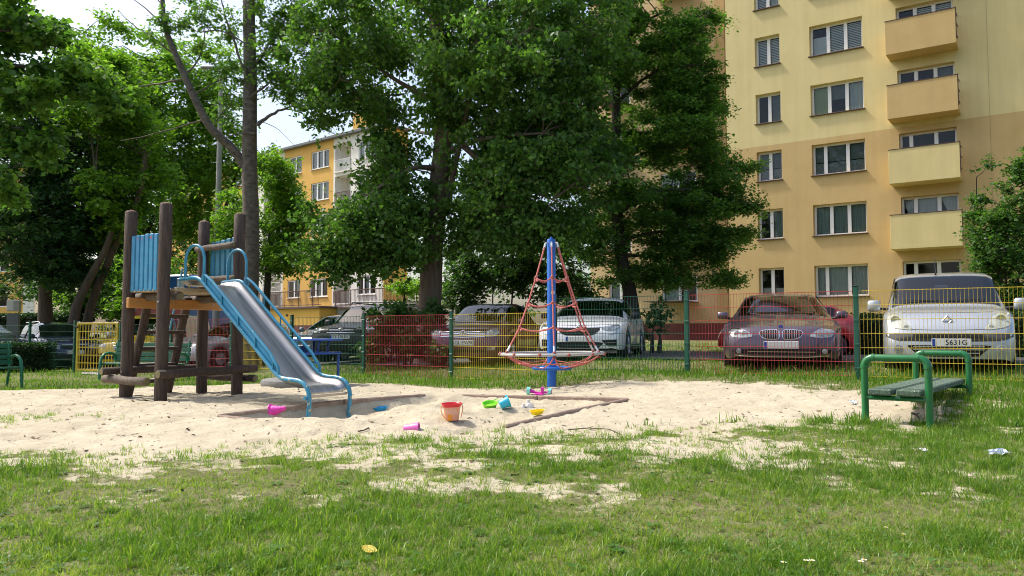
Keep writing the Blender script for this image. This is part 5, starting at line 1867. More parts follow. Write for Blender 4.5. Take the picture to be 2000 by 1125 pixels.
em.tube([(p_.x - .03, p_.y, p_.z - .03), (p_.x - .015, p_.y, p_.z + .03)], .009, 5).tube([(p_.x + .015, p_.y, p_.z - .03), (p_.x + .03, p_.y, p_.z + .03)], .009, 5).tube([(p_.x - .024, p_.y, p_.z - .008), (p_.x + .024, p_.y, p_.z + .008)], .008, 5)
em.build('emblem', M['chrome'], h.root)
for sx in (-1, 1):
    hh_ = h.front('headlight', [(-.80, .86, .97), (-.68, .83, .985), (-.56, .83, .97)] if sx < 0 else [(.56, .83, .97), (.68, .83, .985), (.80, .86, .97)], M['lamp_glass'], .008)
    h.disc('lamp_bowl', sx * .67, .91, .055, M['lamp_inner'], hh_, .012)
    h.disc('fog_lamp', sx * .60, .66, .06, M['lamp_glass'])
    MB().tube([(sx * .62, 2.0, 1.72), (sx * .62, 2.1, 1.76), (sx * .62, 4.1, 1.75), (sx * .62, 4.2, 1.70)], .018, 6).build('roof_rail', M['black_plastic'], h.root)
for y in (2.3, 3.5):
    MB().box((0, y, 1.785), (1.5, .06, .035), bev=.01).build('roof_bar', M['ring_grey'], h.root, smooth=0)
h.front('bumper', [(-.80, .60, .80), (-.5, .58, .82), (.5, .58, .82), (.80, .60, .80)], M['black_plastic'], .02, 24, 5)
h.plate(.73, 0, 'SG1664A')
h.mirrors(1.45, 1.14, M['black_plastic'], .2, .18, .1)
# --- others, further back
d = Car('parked_car', 'dark silver car half hidden by the black off-roader', 'car', at(590, 22.4, .0), R(-20), 4.3, 1.76,
        [(0, .56), (.04, .68), (.1, .76), (.3, .83), (1.0, .96), (1.1, .99), (1.95, 1.40), (2.4, 1.46), (3.4, 1.42), (4.2, 1.0), (4.3, .7)],
        [(0, .5), (.1, .66), (.3, .76), (1.0, .88), (4.1, .92), (4.3, .6)], [(0, .86), (.6, .82), (1.1, .84), (1.95, .70), (4.3, .7)], M['p_darkgrey'], [.8, 3.4], .31, cab=(1.12, 1.98, 3.3))
d.cabin(1.12, 1.98, 0, 3.3, M['car_glass'])
d.front('grille', [(-.42, .58, .68), (.42, .58, .68)], M['dark'], .006, 16, 4)
for sx in (-1, 1):
    d.front('headlight', [(-.76, .62, .70), (-.66, .60, .75), (-.48, .60, .71)] if sx < 0 else [(.48, .60, .71), (.66, .60, .75), (.76, .62, .70)], M['lamp_glass'], .008)
d.plate(.48, 0)
d.mirrors(1.3, .99, M['p_darkgrey'], .18, .13, .06)
r = Car('parked_car', 'red hatchback standing side-on behind the grey saloon', 'car', at(1412, 20.3, -.05), R(-30 - 88), 3.7, 1.66,
        [(0, .56), (.04, .68), (.1, .76), (.3, .83), (.95, .96), (1.05, .99), (1.75, 1.36), (2.2, 1.43), (3.1, 1.42), (3.6, 1.15), (3.85, .95), (3.9, .6)],
        [(0, .5), (.1, .66), (.3, .76), (1.0, .88), (3.7, .94), (3.9, .55)], [(0, .86), (.6, .82), (1.1, .84), (1.8, .72), (3.9, .72)], M['p_red'], [.75, 3.2], .30, cab=(1.08, 1.8, 3.2))
r.cabin(1.08, 1.8, 0, 3.2, M['car_glass_dark'])
for sx in (-1, 1):
    r.front('headlight', [(-.72, .62, .70), (-.62, .60, .74), (-.46, .60, .70)] if sx < 0 else [(.46, .60, .70), (.62, .60, .74), (.72, .62, .70)], M['lamp_glass'], .008)
    MB().box((sx * r.W * .995, 1.9, .52), (.02, 2.2, .03), bev=.005).build('rubbing_strip', M['black_plastic'], r.root, smooth=0)
r.root.scale = (.86, .86, .86)
r.mirrors(1.3, 1.0, M['p_red'], .16, .12, .05)
n_ = Car('parked_car', 'navy blue estate car beyond the fence on the left', 'car', at(146, 25.0, -.0), R(42), 4.6, 1.78,
         [(0, .58), (.04, .72), (.1, .80), (.3, .86), (1.05, .98), (1.15, 1.01), (1.95, 1.40), (2.4, 1.47), (4.2, 1.44), (4.5, 1.0), (4.6, .7)],
         [(0, .52), (.1, .70), (.3, .80), (1.0, .90), (4.4, .96), (4.6, .6)], [(0, .86), (.6, .82), (1.1, .84), (1.95, .72), (4.6, .72)], M['p_navy'], [.82, 3.5], .32, cab=(1.18, 1.98, 4.0))
n_.cabin(1.18, 1.98, 0, 4.0, M['car_glass_dark'])
n_.front('grille', [(-.34, .62, .73), (0, .60, .74), (.34, .62, .73)], M['dark'], .006, 16, 4)
n_.front('grille_rim', [(-.36, .735, .755), (.36, .735, .755)], M['chrome'], .010, 16, 2)
for sx in (-1, 1):
    n_.front('headlight', [(-.78, .63, .73), (-.66, .61, .77), (-.42, .62, .73)] if sx < 0 else [(.42, .62, .73), (.66, .61, .77), (.78, .63, .73)], M['lamp_glass'], .008)
n_.front('bumper_slot', [(-.6, .33, .42), (.6, .33, .42)], M['dark'], .006, 16, 3)
n_.plate(.51, 0)
n_.mirrors(1.35, 1.02, M['p_navy'], .18, .13, .06)
MB().tube([(.6, 2.0, 1.45), (.62, 2.1, 1.49), (.62, 4.0, 1.47)], .015, 5).build('roof_rail', M['chrome'], n_.root)
MB().tube([(-.6, 2.0, 1.45), (-.62, 2.1, 1.49), (-.62, 4.0, 1.47)], .015, 5).build('roof_rail', M['chrome'], n_.root)
q = Car('parked_car', 'pale hatchback with red tail lamp at the far left edge', 'car', at(14, 27.5, 0), R(95), 4.0, 1.7,
        [(0, .6), (.05, .95), (.25, 1.1), (.7, 1.42), (1.6, 1.46), (2.3, 1.36), (2.9, 1.0), (3.8, .82), (4.0, .55)],
        [(0, .5), (.1, .85), (.4, .95), (2.8, .9), (3.8, .74), (4.0, .5)], [(0, .84), (.6, .74), (2.3, .72), (3.0, .82), (4.0, .8)], M['p_silver'], [.75, 3.2], .30, cab=(.28, .7, 2.2))
q.cabin(.28, .7, 0, 2.2, M['car_glass_dark'], side=True)
for sx in (-1, 1):
    q.front('tail_lamp', [(-.76, .70, .95), (-.55, .72, .92)] if sx < 0 else [(.55, .72, .92), (.76, .70, .95)], M['tail_red'], .008, 8, 5)
y_ = Car('parked_van', 'yellow van behind the yellow gate', 'van', at(232, 24.9, -.05), R(-8), 4.3, 1.8,
         [(0, .60), (.04, .78), (.12, .88), (.5, .98), (.75, 1.05), (1.35, 1.62), (1.6, 1.75), (2.2, 1.8), (4.1, 1.8), (4.3, 1.0)],
         [(0, .5), (.1, .76), (.4, .9), (.9, 1.0), (4.1, 1.02), (4.3, .8)], [(0, .86), (.6, .84), (1.4, .82), (4.3, .82)], M['p_yellow'], [.8, 3.3], .31, cab=(.80, 1.38, 2.4))
y_.cabin(.80, 1.38, 0, 2.4, M['car_glass_dark'])
for sx in (-1, 1):
    y_.front('headlight', [(-.76, .70, .84), (-.50, .68, .82)] if sx < 0 else [(.50, .68, .82), (.76, .70, .84)], M['lamp_glass'], .008, 8, 5)
y_.front('bumper', [(-.8, .34, .52), (.8, .34, .52)], M['black_plastic'], .012, 18, 4)
y_.mirrors(.95, 1.12, M['bolt'], .2, .24, .1)
s2 = Car('parked_car', 'silver car seen through the legs of the climbing tower', 'car', at(352, 24.5, .0), R(-30), 4.2, 1.76,
         [(0, .58), (.04, .70), (.1, .78), (.3, .85), (1.0, .98), (1.1, 1.01), (1.9, 1.42), (2.4, 1.5), (3.8, 1.46), (4.1, 1.0), (4.2, .7)],
         [(0, .52), (.1, .68), (.3, .78), (1.0, .90), (4.0, .94), (4.2, .6)], [(0, .86), (.6, .82), (1.1, .84), (1.95, .72), (4.2, .72)], M['p_silver'], [.8, 3.35], .31, cab=(1.12, 1.93, 3.5))
s2.cabin(1.12, 1.93, 0, 3.5, M['car_glass'])
s2.front('grille', [(-.40, .62, .70), (.40, .62, .70)], M['dark'], .006, 16, 4)
for sx in (-1, 1):
    s2.front('headlight', [(-.76, .63, .72), (-.64, .61, .76), (-.45, .62, .72)] if sx < 0 else [(.45, .62, .72), (.64, .61, .76), (.76, .63, .72)], M['lamp_glass'], .008)
s2.plate(.5, 0)
s2.mirrors(1.3, 1.02, M['p_silver'], .18, .13, .06)
# painted box van behind the tower
bx = thing('painted_van', 'box van painted blue, white and red behind the climbing tower', 'van', at(318, 31.0, 0), R(-18))
MB().box((0, 1.5, 1.45), (2.7, 3.4, 2.1), bev=.06).build('box_body', M['p_blue'], bx, smooth=30)
MB().box((0, -.212, .83), (2.5, .02, .75), bev=.004).build('red_panel', M['p_red'], bx, smooth=0)
for x, z, w2, h2 in ((-.8, 1.9, .5, .7), (.1, 1.75, .8, .45), (.95, 1.95, .35, .8)):
    MB().box((x, -.214, z), (w2, .02, h2), bev=.008).build('white_panel', M['p_white'], bx, smooth=0)
MB().box((1.33, -.20, 1.45), (.05, .06, 2.0), bev=.01).build('corner_trim', M['p_yellow'], bx, smooth=0)
tw = MB().lathe([(.2, -.1), (.32, -.1), (.34, 0), (.32, .1), (0, .1)], 22).mesh('wheel', M['tyre'])
for x in (-1.15, 1.15):
    for yy in (.3, 2.7):
        link('wheel', tw, bx, (x, yy, .33), (0, R(90), 0))


# ------------------------------------------------------------------ vegetation
def arr_mesh(name, verts, faces_idx, sizes, var, mat):
    """mesh from numpy: faces_idx flat loop indices, sizes per-face loop counts, var per-vertex value"""
    me_ = bpy.data.meshes.new(name)
    me_.vertices.add(len(verts)); me_.vertices.foreach_set('co', verts.astype(np.float32).ravel())
    me_.loops.add(len(faces_idx)); me_.loops.foreach_set('vertex_index', faces_idx.astype(np.int32))
    me_.polygons.add(len(sizes))
    st_ = np.concatenate([[0], np.cumsum(sizes)[:-1]]).astype(np.int32)
    me_.polygons.foreach_set('loop_start', st_)
    me_.update(calc_edges=True)
    at_ = me_.attributes.new('var', 'FLOAT', 'POINT')
    at_.data.foreach_set('value', var.astype(np.float32))
    me_.materials.append(mat)
    return me_


def nrm(a_):
    return a_ / np.maximum(np.linalg.norm(a_, axis=-1, keepdims=True), 1e-9)


def leaf_geo(pos, size, droop, var, rng, up=.55, wide=.62, sun_face=.0):
    """folded four-point leaves at pos; returns verts (N*4), loops, sizes, var"""
    n = len(pos)
    ph = rng.random(n) * 2 * np.pi
    d_ = np.stack([np.cos(ph), np.sin(ph), -droop + rng.normal(0, .45, n)], -1)
    d_ = nrm(d_)
    nn = rng.normal(0, 1, (n, 3)) * (1 - up) + np.array([0, 0, 1.0]) * up * 1.6
    nn = nn - d_ * (nn * d_).sum(-1, keepdims=True)
    nn = nrm(nn)
    sd = np.cross(d_, nn)
    L_ = (size * rng.uniform(.45, 1.35, n))[:, None]
    w_ = L_ * wide * .5
    v = np.empty((n, 4, 3))
    v[:, 0] = pos
    v[:, 1] = pos + d_ * L_ * .42 + sd * w_ + nn * w_ * .35
    v[:, 2] = pos + d_ * L_
    v[:, 3] = pos + d_ * L_ * .42 - sd * w_ + nn * w_ * .35
    base = np.arange(n)[:, None] * 4
    f_ = np.concatenate([base + np.array([[0, 1, 2]]), base + np.array([[0, 2, 3]])], 1).ravel()
    return v.reshape(-1, 3), f_, np.full(n * 2, 3), np.repeat(var, 4)


class Tree:
    def __init__(s, name, label, cat, bark, leafm, leaf, seed, group=None, droop=.35, wide=.62, up=.55):
        s.rng = np.random.default_rng(seed)
        s.name, s.label, s.cat, s.bark, s.leafm, s.leaf = name, label, cat, bark, leafm, leaf
        s.wood = MB(); s.twig = MB(); s.anch = []; s.P = []; s.V = []
        s.group, s.droop, s.wide, s.up = group, droop, wide, up
        s.base = None

    def stem(s, pts, r0, r1, seg=10, anchors=True, flare=0.0, wob=.03):
        """limb through world points"""
        pts = [Vector(p_) for p_ in pts]
        fine = []
        for i in range(len(pts) - 1):
            p0 = pts[max(i - 1, 0)]; p1 = pts[i]; p2 = pts[i + 1]; p3 = pts[min(i + 2, len(pts) - 1)]
            for k in range(5):
                t = k / 5
                q = .5 * ((2 * p1) + (p2 - p0) * t + (2 * p0 - 5 * p1 + 4 * p2 - p3) * t * t + (3 * p1 - p0 - 3 * p2 + p3) * t ** 3)
                fine.append(q)
        fine.append(pts[-1])
        n = len(fine)
        rs = [r0 + (r1 - r0) * (i / (n - 1)) + (flare * max(0, 1 - i / 4) if flare else 0) for i in range(n)]
        fine = [f_ + Vector(s.rng.normal(0, wob * r0, 3)) for f_ in fine]
        s.wood.tube(fine, rs, seg)
        if s.base is None:
            s.base = pts[0].copy()
        if anchors:
            s.anch += fine[n // 5:]
        return s

    def reg(s, px, py, d, rpx, rpy, rd, n, per=180, cr=.55, shell=.35, flat=.6, bright=.0, link_=True):
        """n leaf clumps spread through an ellipsoid given by its middle and half-sizes"""
        c = np.array(P(px, py, d)); k = d / F
        rad = np.array([rpx * k, rd, rpy * k])
        for _ in range(n):
            u = s.rng.normal(0, 1, 3); u /= np.linalg.norm(u)
            rr = s.rng.random() ** shell
            q = c + u * rad * rr
            s.clump(q, per, cr * s.rng.uniform(.7, 1.3), flat, bright, link_)
        return s

    def clump(s, q, per, cr, flat=.6, bright=.0, link_=True):
        rng = s.rng
        if link_ and s.anch:
            qa = Vector(q)
            a_ = min(s.anch, key=lambda p_: (p_ - qa).length + max(0, p_.z - qa.z) * .35)
            m_ = a_.lerp(qa, .5) + Vector((0, 0, .12 * (qa - a_).length)) + Vector(rng.normal(0, .06 * (qa - a_).length, 3))
            L = (qa - a_).length
            r_ = min(.05, .008 + .009 * L)
            s.twig.tube([a_, a_.lerp(m_, .5) + Vector(rng.normal(0, .03 * L, 3)), m_, m_.lerp(qa, .55) + Vector(rng.normal(0, .03 * L, 3)), qa], [r_, r_ * .85, r_ * .65, r_ * .4, r_ * .2], 5, cap=False)
            if rng.random() < .5:
                s.anch.append(m_)
        n = int(per * rng.uniform(.7, 1.3))
        # leaves sit along a few side twigs of the clump
        nt_ = max(3, n // 14)
        tips = nrm(rng.normal(0, 1, (nt_, 3))) * np.array([1, 1, flat]) * cr * rng.uniform(.5, 1.2, (nt_, 1))
        tips[:, 2] -= cr * .25 * np.linalg.norm(tips[:, :2], axis=1) / max(cr, .01) * s.droop
        ti = rng.integers(0, nt_, n)
        f_ = rng.random(n)[:, None] ** .7
        p_ = np.array(q) + tips[ti] * f_ + rng.normal(0, .07 * cr + .02, (n, 3))
        for t in tips[:min(nt_, 6)]:
            s.twig.tube([Vector(q), Vector(q) + Vector(t) * .95], [.006, .002], 3, cap=False)
        cv = rng.normal(.42 + bright, .16)
        s.P.append(p_); s.V.append(np.clip(cv + rng.normal(0, .22, n), 0, 1))

    def finish(s, wood_name='trunk'):
        t = thing(s.name, s.label, s.cat, s.base, 0, s.group)
        off = Matrix.Translation(-Vector(s.base))
        if s.wood.v:
            me_ = s.wood.mesh(wood_name, s.bark, 60, False); me_.transform(off)
            o_ = link(wood_name, me_, t)
        if s.twig.v:
            me_ = s.twig.mesh('branches', s.bark, 60, False); me_.transform(off)
            link('branches', me_, t)
        if s.P:
            pos = np.concatenate(s.P) - np.array(s.base); var = np.concatenate(s.V)
            v, f_, sz, va = leaf_geo(pos, s.leaf, s.droop, var, s.rng, s.up, s.wide)
            link('crown', arr_mesh('crown', v, f_, sz, va, s.leafm), t)
        return t


def gp(px, d, up=0.0):
    p_ = P(px, 640, d)
    return Vector((p_.x, p_.y, float(gz_smooth(p_.x, p_.y)) + up))


# poplar in the middle
t = Tree('poplar_tree', 'big poplar with a thick furrowed trunk in the middle of the picture', 'tree', M['bark_poplar'], M['leaf_poplar'], .12, 1, droop=.75, wide=.72, up=.3)
D = 20.0
t.stem([gp(836, D, -.2), P(841, 560, D), P(848, 450, D), P(860, 330, D), P(868, 230, D), P(858, 120, D), P(851, 0, D), P(846, -220, D)], .31, .15, 16, flare=.07, wob=.02)
t.stem([P(872, 420, D), P(885, 340, D - .3), P(905, 250, D - .6), P(922, 160, D - .7), P(935, 40, D - .8), P(940, -150, D - .8)], .085, .05)
for a_, b_, c_ in (((858, 330), (800, 330, 19.2), (720, 380, 18.6)), ((850, 430), (790, 440, 19.0), (690, 480, 18.4)), ((862, 300), (950, 270, 19), (1060, 260, 18.4)), ((866, 250), (960, 330, 19), (1080, 390, 18.6)),
                   ((858, 200), (780, 160, 20), (680, 90, 20.2)), ((862, 140), (960, 80, 20), (1090, 50, 20)), ((852, 40), (770, -30, 20.5), (680, -60, 21)), ((852, 20), (960, -60, 20), (1080, -100, 20.5)),
                   ((868, 230), (840, 260, 21.5), (790, 250, 23)), ((866, 280), (930, 260, 21.5), (1020, 230, 23))):
    t.stem([P(a_[0], a_[1], D), P(b_[0], b_[1], b_[2]), P(c_[0], c_[1], c_[2])], .085, .025, 7)
for r_ in ((1000, 150, 19.3, 180, 180, 2.6, 66), (1065, 320, 19.3, 140, 120, 2.2, 46), (960, 405, 19.3, 100, 100, 1.8, 32), (880, 200, 20.2, 100, 180, 1.8, 28), (675, 120, 20, 120, 130, 2.2, 48),
           (755, 290, 20, 50, 100, 1.6, 14), (690, 430, 18.8, 100, 65, 1.0, 19), (660, 500, 18.6, 60, 36, .6, 8), (760, 470, 19, 70, 80, 1, 20), (900, 10, 20, 260, 90, 3, 44), (1130, 80, 20, 110, 140, 2, 30),
           (900, -230, 20.5, 330, 170, 3, 46), (1080, 440, 19.6, 80, 40, 1.4, 12), (1120, 240, 20, 90, 110, 1.8, 24), (790, 380, 19.5, 60, 60, 1.2, 12)):
    t.reg(*r_[:6], int(r_[6] * 1.75), per=190, cr=.70, shell=.5)
t.finish()

# linden in front of the tall block
t = Tree('linden_tree', 'linden with layered branches in front of the tan wall', 'tree', M['bark_dark'], M['leaf_linden'], .092, 2, droop=.25, wide=.8, up=.62)
D = 22.0
t.stem([gp(1247, D, -.2), P(1232, 580, D), P(1212, 490, D), P(1204, 380, D), P(1203, 250, D), P(1206, 120, D), P(1212, 0, D), P(1216, -160, D)], .21, .07, 14, flare=.05)
for a_, b_ in (((1206, 420), (1330, 370)), ((1210, 470), (1380, 470)), ((1203, 330), (1370, 280)), ((1205, 200), (1330, 130)), ((1208, 100), (1310, 20)), ((1206, 400), (1110, 430)), ((1208, 460), (1130, 510)),
               ((1204, 300), (1110, 280)), ((1206, 180), (1120, 130)), ((1215, 500), (1330, 540)), ((1206, 380), (1470, 400)), ((1204, 260), (1400, 300))):
    a3 = P(a_[0], a_[1], D); b3 = P(b_[0], b_[1], D + t.rng.uniform(-1.6, 1.2))
    t.stem([a3, a3.lerp(b3, .5) + Vector((0, 0, .25)), b3], .06, .018, 6)
for r_ in ((1300, 120, 22, 88, 100, 1.9, 34), (1210, 60, 22, 100, 130, 2, 36), (1320, 270, 22, 90, 60, 2, 30), (1385, 380, 22, 78, 42, 1.6, 26), (1250, 390, 22, 130, 80, 2, 40), (1335, 480, 22, 105, 45, 1.6, 30),
           (1150, 470, 22, 95, 80, 1.6, 28), (1455, 402, 22, 42, 14, .7, 7), (1430, 455, 22, 60, 22, .9, 8), (1400, 545, 22, 35, 16, .7, 6), (1270, 535, 22, 120, 24, 1.4, 14), (1260, -90, 22, 100, 110, 2, 24),
           (1390, 160, 22, 30, 16, .6, 4), (1390, 40, 22, 28, 24, .6, 3), (1130, 300, 22.5, 80, 110, 1.5, 22), (1370, 210, 22, 34, 30, .8, 5), (1300, 200, 22, 100, 40, 1.6, 14), (1450, 330, 22, 30, 14, .6, 3), (1240, 300, 22, 120, 90, 1.8, 22), (1350, 80, 22, 50, 90, 1.2, 16), (1370, 240, 22, 50, 60, 1.2, 16), (1400, 320, 22, 40, 40, 1.0, 10), (1330, 420, 22, 100, 60, 1.6, 24), (1390, 470, 22, 70, 40, 1.2, 14), (1300, 540, 22, 90, 24, 1.2, 10), (1330, 180, 22, 70, 60, 1.4, 16)):
    t.reg(*r_[:6], int(r_[6] * 1.6), per=210, cr=.55, shell=.55, flat=.36)
t.finish()

# grey-barked tree behind the tower
t = Tree('ash_tree', 'tall grey-barked tree with a bare forked limb behind the tower', 'tree', M['bark_birch'], M['leaf_poplar'], .11, 3, droop=.5, wide=.6)
D = 21.0
t.stem([gp(488, D, -.2), P(488, 560, D), P(490, 420, D), P(487, 300, D), P(489, 180, D), P(487, 60, D), P(484, -80, D), P(482, -220, D)], .245, .13, 14, flare=.05, wob=.015)
t.stem([P(478, 325, D), P(455, 292, D - .1), P(412, 250, D - .3), P(384, 200, D - .4), P(355, 135, D - .5), P(330, 75, D - .5), P(319, 30, D - .5), P(316, -70, D - .5)], .13, .05, 10, wob=.02)
for pts, r_ in (([(503, 245), (525, 228), (556, 212), (585, 205)], .06), ([(500, 125), (520, 95), (545, 60), (570, 10)], .06), ([(482, 150), (460, 90), (440, 30), (425, -30)], .045), ([(345, 110), (300, 75), (262, 50), (230, 20)], .03),
                ([(360, 145), (385, 120), (400, 70), (395, 20)], .03), ([(325, 60), (300, 30), (270, 5), (235, -15)], .025), ([(355, 155), (300, 165), (250, 172), (190, 190)], .03), ([(375, 190), (420, 160), (455, 150)], .03),
                ([(395, 235), (360, 245), (300, 262), (235, 275)], .025), ([(498, 260), (460, 262), (430, 275)], .03), ([(556, 212), (590, 222), (630, 250), (655, 262)], .02), ([(500, 235), (540, 250), (580, 290)], .012),
                ([(318, 10), (290, -20), (262, -60)], .02), ([(489, 190), (530, 160), (570, 140)], .04), ([(488, 90), (430, 60), (380, 60), (340, 20)], .025), ([(412, 250), (440, 215), (470, 200)], .018)):
    t.stem([P(x, y, D - .3 + .15 * i) for i, (x, y) in enumerate(pts)], r_, r_ * .25, 6, wob=.25)
for r_ in ((560, 60, 21, 70, 90, 1.3, 22), (600, 170, 21, 60, 60, 1.2, 16), (620, 235, 21, 34, 24, .6, 4), (410, 60, 21, 60, 50, 1.0, 8), (340, 60, 20.6, 50, 50, .8, 7), (450, 150, 21, 40, 50, .8, 6), (545, 160, 21, 34, 50, .8, 7),
           (470, -100, 21, 180, 110, 2.5, 30), (520, 20, 21, 40, 40, 1, 6), (610, 40, 21, 60, 70, 1.2, 12), (430, 220, 20.8, 50, 40, .7, 5), (540, 120, 21, 45, 90, 1, 12), (400, 30, 21, 90, 40, 1, 8)):
    t.reg(*r_, per=110, cr=.5, shell=.5)
t.finish()

# dark chestnut and the trees of the left side
t = Tree('chestnut_tree', 'dense dark chestnut filling the left side', 'tree', M['bark_brown'], M['leaf_dark'], .19, 4, droop=.45, wide=.55, up=.6)
D = 30.0
t.stem([gp(90, D, -.3), P(88, 560, D), P(86, 480, D), P(90, 380, D), P(95, 240, D)], .27, .12, 12, flare=.06)
for b_ in ((30, 420), (160, 400), (40, 300), (170, 280), (90, 180), (20, 500), (180, 480)):
    t.stem([P(88, 470, D), P((88 + b_[0]) / 2, b_[1] + 20, D - .8), P(b_[0], b_[1], D - 1.5)], .08, .03, 6)
for r_ in ((110, 300, 29, 95, 110, 2.6, 62), (100, 450, 29, 115, 85, 2.6, 56), (20, 400, 29, 70, 130, 2.2, 40), (190, 420, 29, 50, 90, 1.6, 24), (60, 200, 29, 80, 50, 2, 20), (130, 530, 28.6, 80, 28, 1.4, 14), (-60, 320, 29, 70, 160, 2.2, 24)):
    t.reg(*r_[:6], int(r_[6] * 1.3), per=190, cr=.95, shell=.5, flat=.5)
t.finish()
for i, (pts, lab) in enumerate((([(128, 30), (150, 600), (175, 545), (205, 490), (222, 440)], 'leaning tree trunk nearer the chestnut by the gate'),
                                ([(155, 30), (180, 590), (205, 530), (222, 485), (250, 435), (272, 380), (285, 300)], 'slanting bent tree behind the yellow gate'))):
    t = Tree('maple_tree', lab, 'tree', M['bark_brown'], M['leaf_light'], .17, 5 + i, droop=.35, wide=.7)
    D = 28.0 + i * .6
    t.stem([gp(pts[0][0], D, -.3)] + [P(x, y, D) for x, y in pts[1:]], .20 - .03 * i, .09, 10, flare=.05)
    for r_ in (((215, 400, D, 50, 80, 1.8, 16), (200, 200, D, 50, 80, 2.0, 22), (180, 130, D, 50, 40, 1.6, 10)) if i == 0 else ((260, 250, D + 1, 70, 90, 2, 34), (235, 160, D + 1, 50, 60, 1.6, 18), (290, 350, D + 1, 50, 60, 1.6, 14))):
        t.reg(*r_[:6], int(r_[6] * 1.4), per=170, cr=.9, shell=.5, flat=.5, bright=.08)
    t.finish()
for i, (bx_, D, regs, lab) in enumerate((
        (262, 38.0, ((300, 210, 38, 85, 90, 3, 34), (240, 330, 38, 75, 80, 3, 26), (330, 330, 38, 90, 80, 3, 34), (280, 440, 38, 80, 36, 2.4, 14), (210, 120, 38, 44, 40, 2, 8), (150, 90, 38, 60, 40, 2, 10), (300, 130, 38, 60, 36, 2, 9), (250, 60, 38, 50, 24, 2, 4)), 'light green tree behind the tower posts'),
        (395, 40.0, ((390, 300, 40, 80, 90, 3, 32), (440, 380, 40, 60, 80, 2.5, 22), (380, 190, 40, 60, 70, 2.5, 14), (360, 420, 40, 70, 50, 2.5, 16), (300, 140, 40, 40, 40, 2, 6), (440, 230, 40, 40, 60, 2, 12), (430, 140, 40, 60, 50, 2, 9), (360, 100, 40, 50, 36, 2, 5), (500, 300, 40, 30, 50, 2, 6)), 'light green tree left of the grey-barked trunk'))):
    t = Tree('acacia_tree', lab, 'tree', M['bark_dark'], M['leaf_light'], .20, 8 + i, droop=.35, wide=.6)
    t.stem([gp(bx_, D, -.3), P(bx_ + 4, 560, D), P(bx_ + 14, 450, D), P(bx_ + 12, 330, D), P(bx_ + 20, 200, D)], .22, .07, 9)
    t.stem([P(bx_ + 6, 500, D), P(bx_ + 40, 420, D), P(bx_ + 70, 330, D)], .12, .05, 7)
    for r_ in regs:
        t.reg(*r_[:6], int(r_[6] * 1.4), per=170, cr=1.1, shell=.5, flat=.55, bright=.06)
    t.finish()
t = Tree('robinia_tree', 'light feathery tree right of the grey-barked trunk', 'tree', M['bark_dark'], M['leaf_light'], .15, 12, droop=.55, wide=.5)
D = 27.0
t.stem([gp(520, D, -.3), P(522, 560, D), P(530, 450, D), P(540, 360, D)], .14, .06, 9)
for r_ in ((545, 390, 27, 45, 80, 1.4, 30), (565, 480, 27, 40, 52, 1.2, 22), (455, 440, 27, 50, 90, 1.4, 24), (535, 320, 27, 36, 28, 1.2, 9), (430, 520, 27, 40, 30, 1, 8), (520, 520, 27, 34, 26, 1, 6), (590, 430, 27, 16, 26, .6, 5)):
    t.reg(*r_[:6], int(r_[6] * 1.4), per=170, cr=.7, shell=.5, flat=.55, bright=.1)
t.finish()
# branches of a tree that stands just outside on the left
t = Tree('maple_tree', 'leafy boughs reaching in from the upper left corner', 'tree', M['bark_dark'], M['leaf_poplar'], .17, 14, droop=.6, wide=.8)
D = 18.0
t.stem([gp(-230, D, -.3), P(-235, 500, D), P(-225, 300, D), P(-215, 100, D), P(-205, -120, D)], .26, .12, 12, flare=.06)
for b_ in ((20, 60), (120, 180), (40, 250), (10, 340), (200, 130), (60, -20)):
    t.stem([P(-218, b_[1] + 60, D), P(-100, b_[1] + 5, D - .5), P(b_[0], b_[1], D - .8)], .07, .02, 6)
for r_ in ((30, 40, 17.6, 70, 60, 1.2, 24), (110, 60, 17.4, 50, 40, .8, 7), (60, 170, 17.6, 90, 60, 1.2, 20), (170, 150, 17.4, 60, 36, .8, 12), (40, 270, 17.6, 60, 50, 1, 14), (100, 300, 17.6, 60, 34, .8, 6), (10, 360, 17.6, 36, 40, .8, 8), (-120, 150, 17.8, 90, 170, 1.6, 26), (215, 195, 17.4, 24, 30, .6, 5)):
    t.reg(*r_, per=105, cr=.5, shell=.5, flat=.6, bright=.06)
t.finish()
# bushes
def bush(name, label, regs, leafm, leaf, seed, bx_, D, per=150, cr=.4, bright=0.0, cat='bush', wide=.65, flat=.7, stems=4, group=None):
    t = Tree(name, label, cat, M['bark_dark'], leafm, leaf, seed, droop=.35, wide=wide, group=group)
    b0 = gp(bx_, D, -.1)
    for k in range(stems):
        e_ = P(regs[k % len(regs)][0], regs[k % len(regs)][1], D)
        t.stem([b0 + Vector((.08 * k - .15, .05 * (k % 2), 0)), b0.lerp(e_, .5) + Vector((.1 * (k - 1.5), 0, .1)), e_], .035, .012, 6)
    for r_ in regs:
        t.reg(*r_, per=per, cr=cr, shell=.5, flat=flat, bright=bright)
    return t.finish('stems')


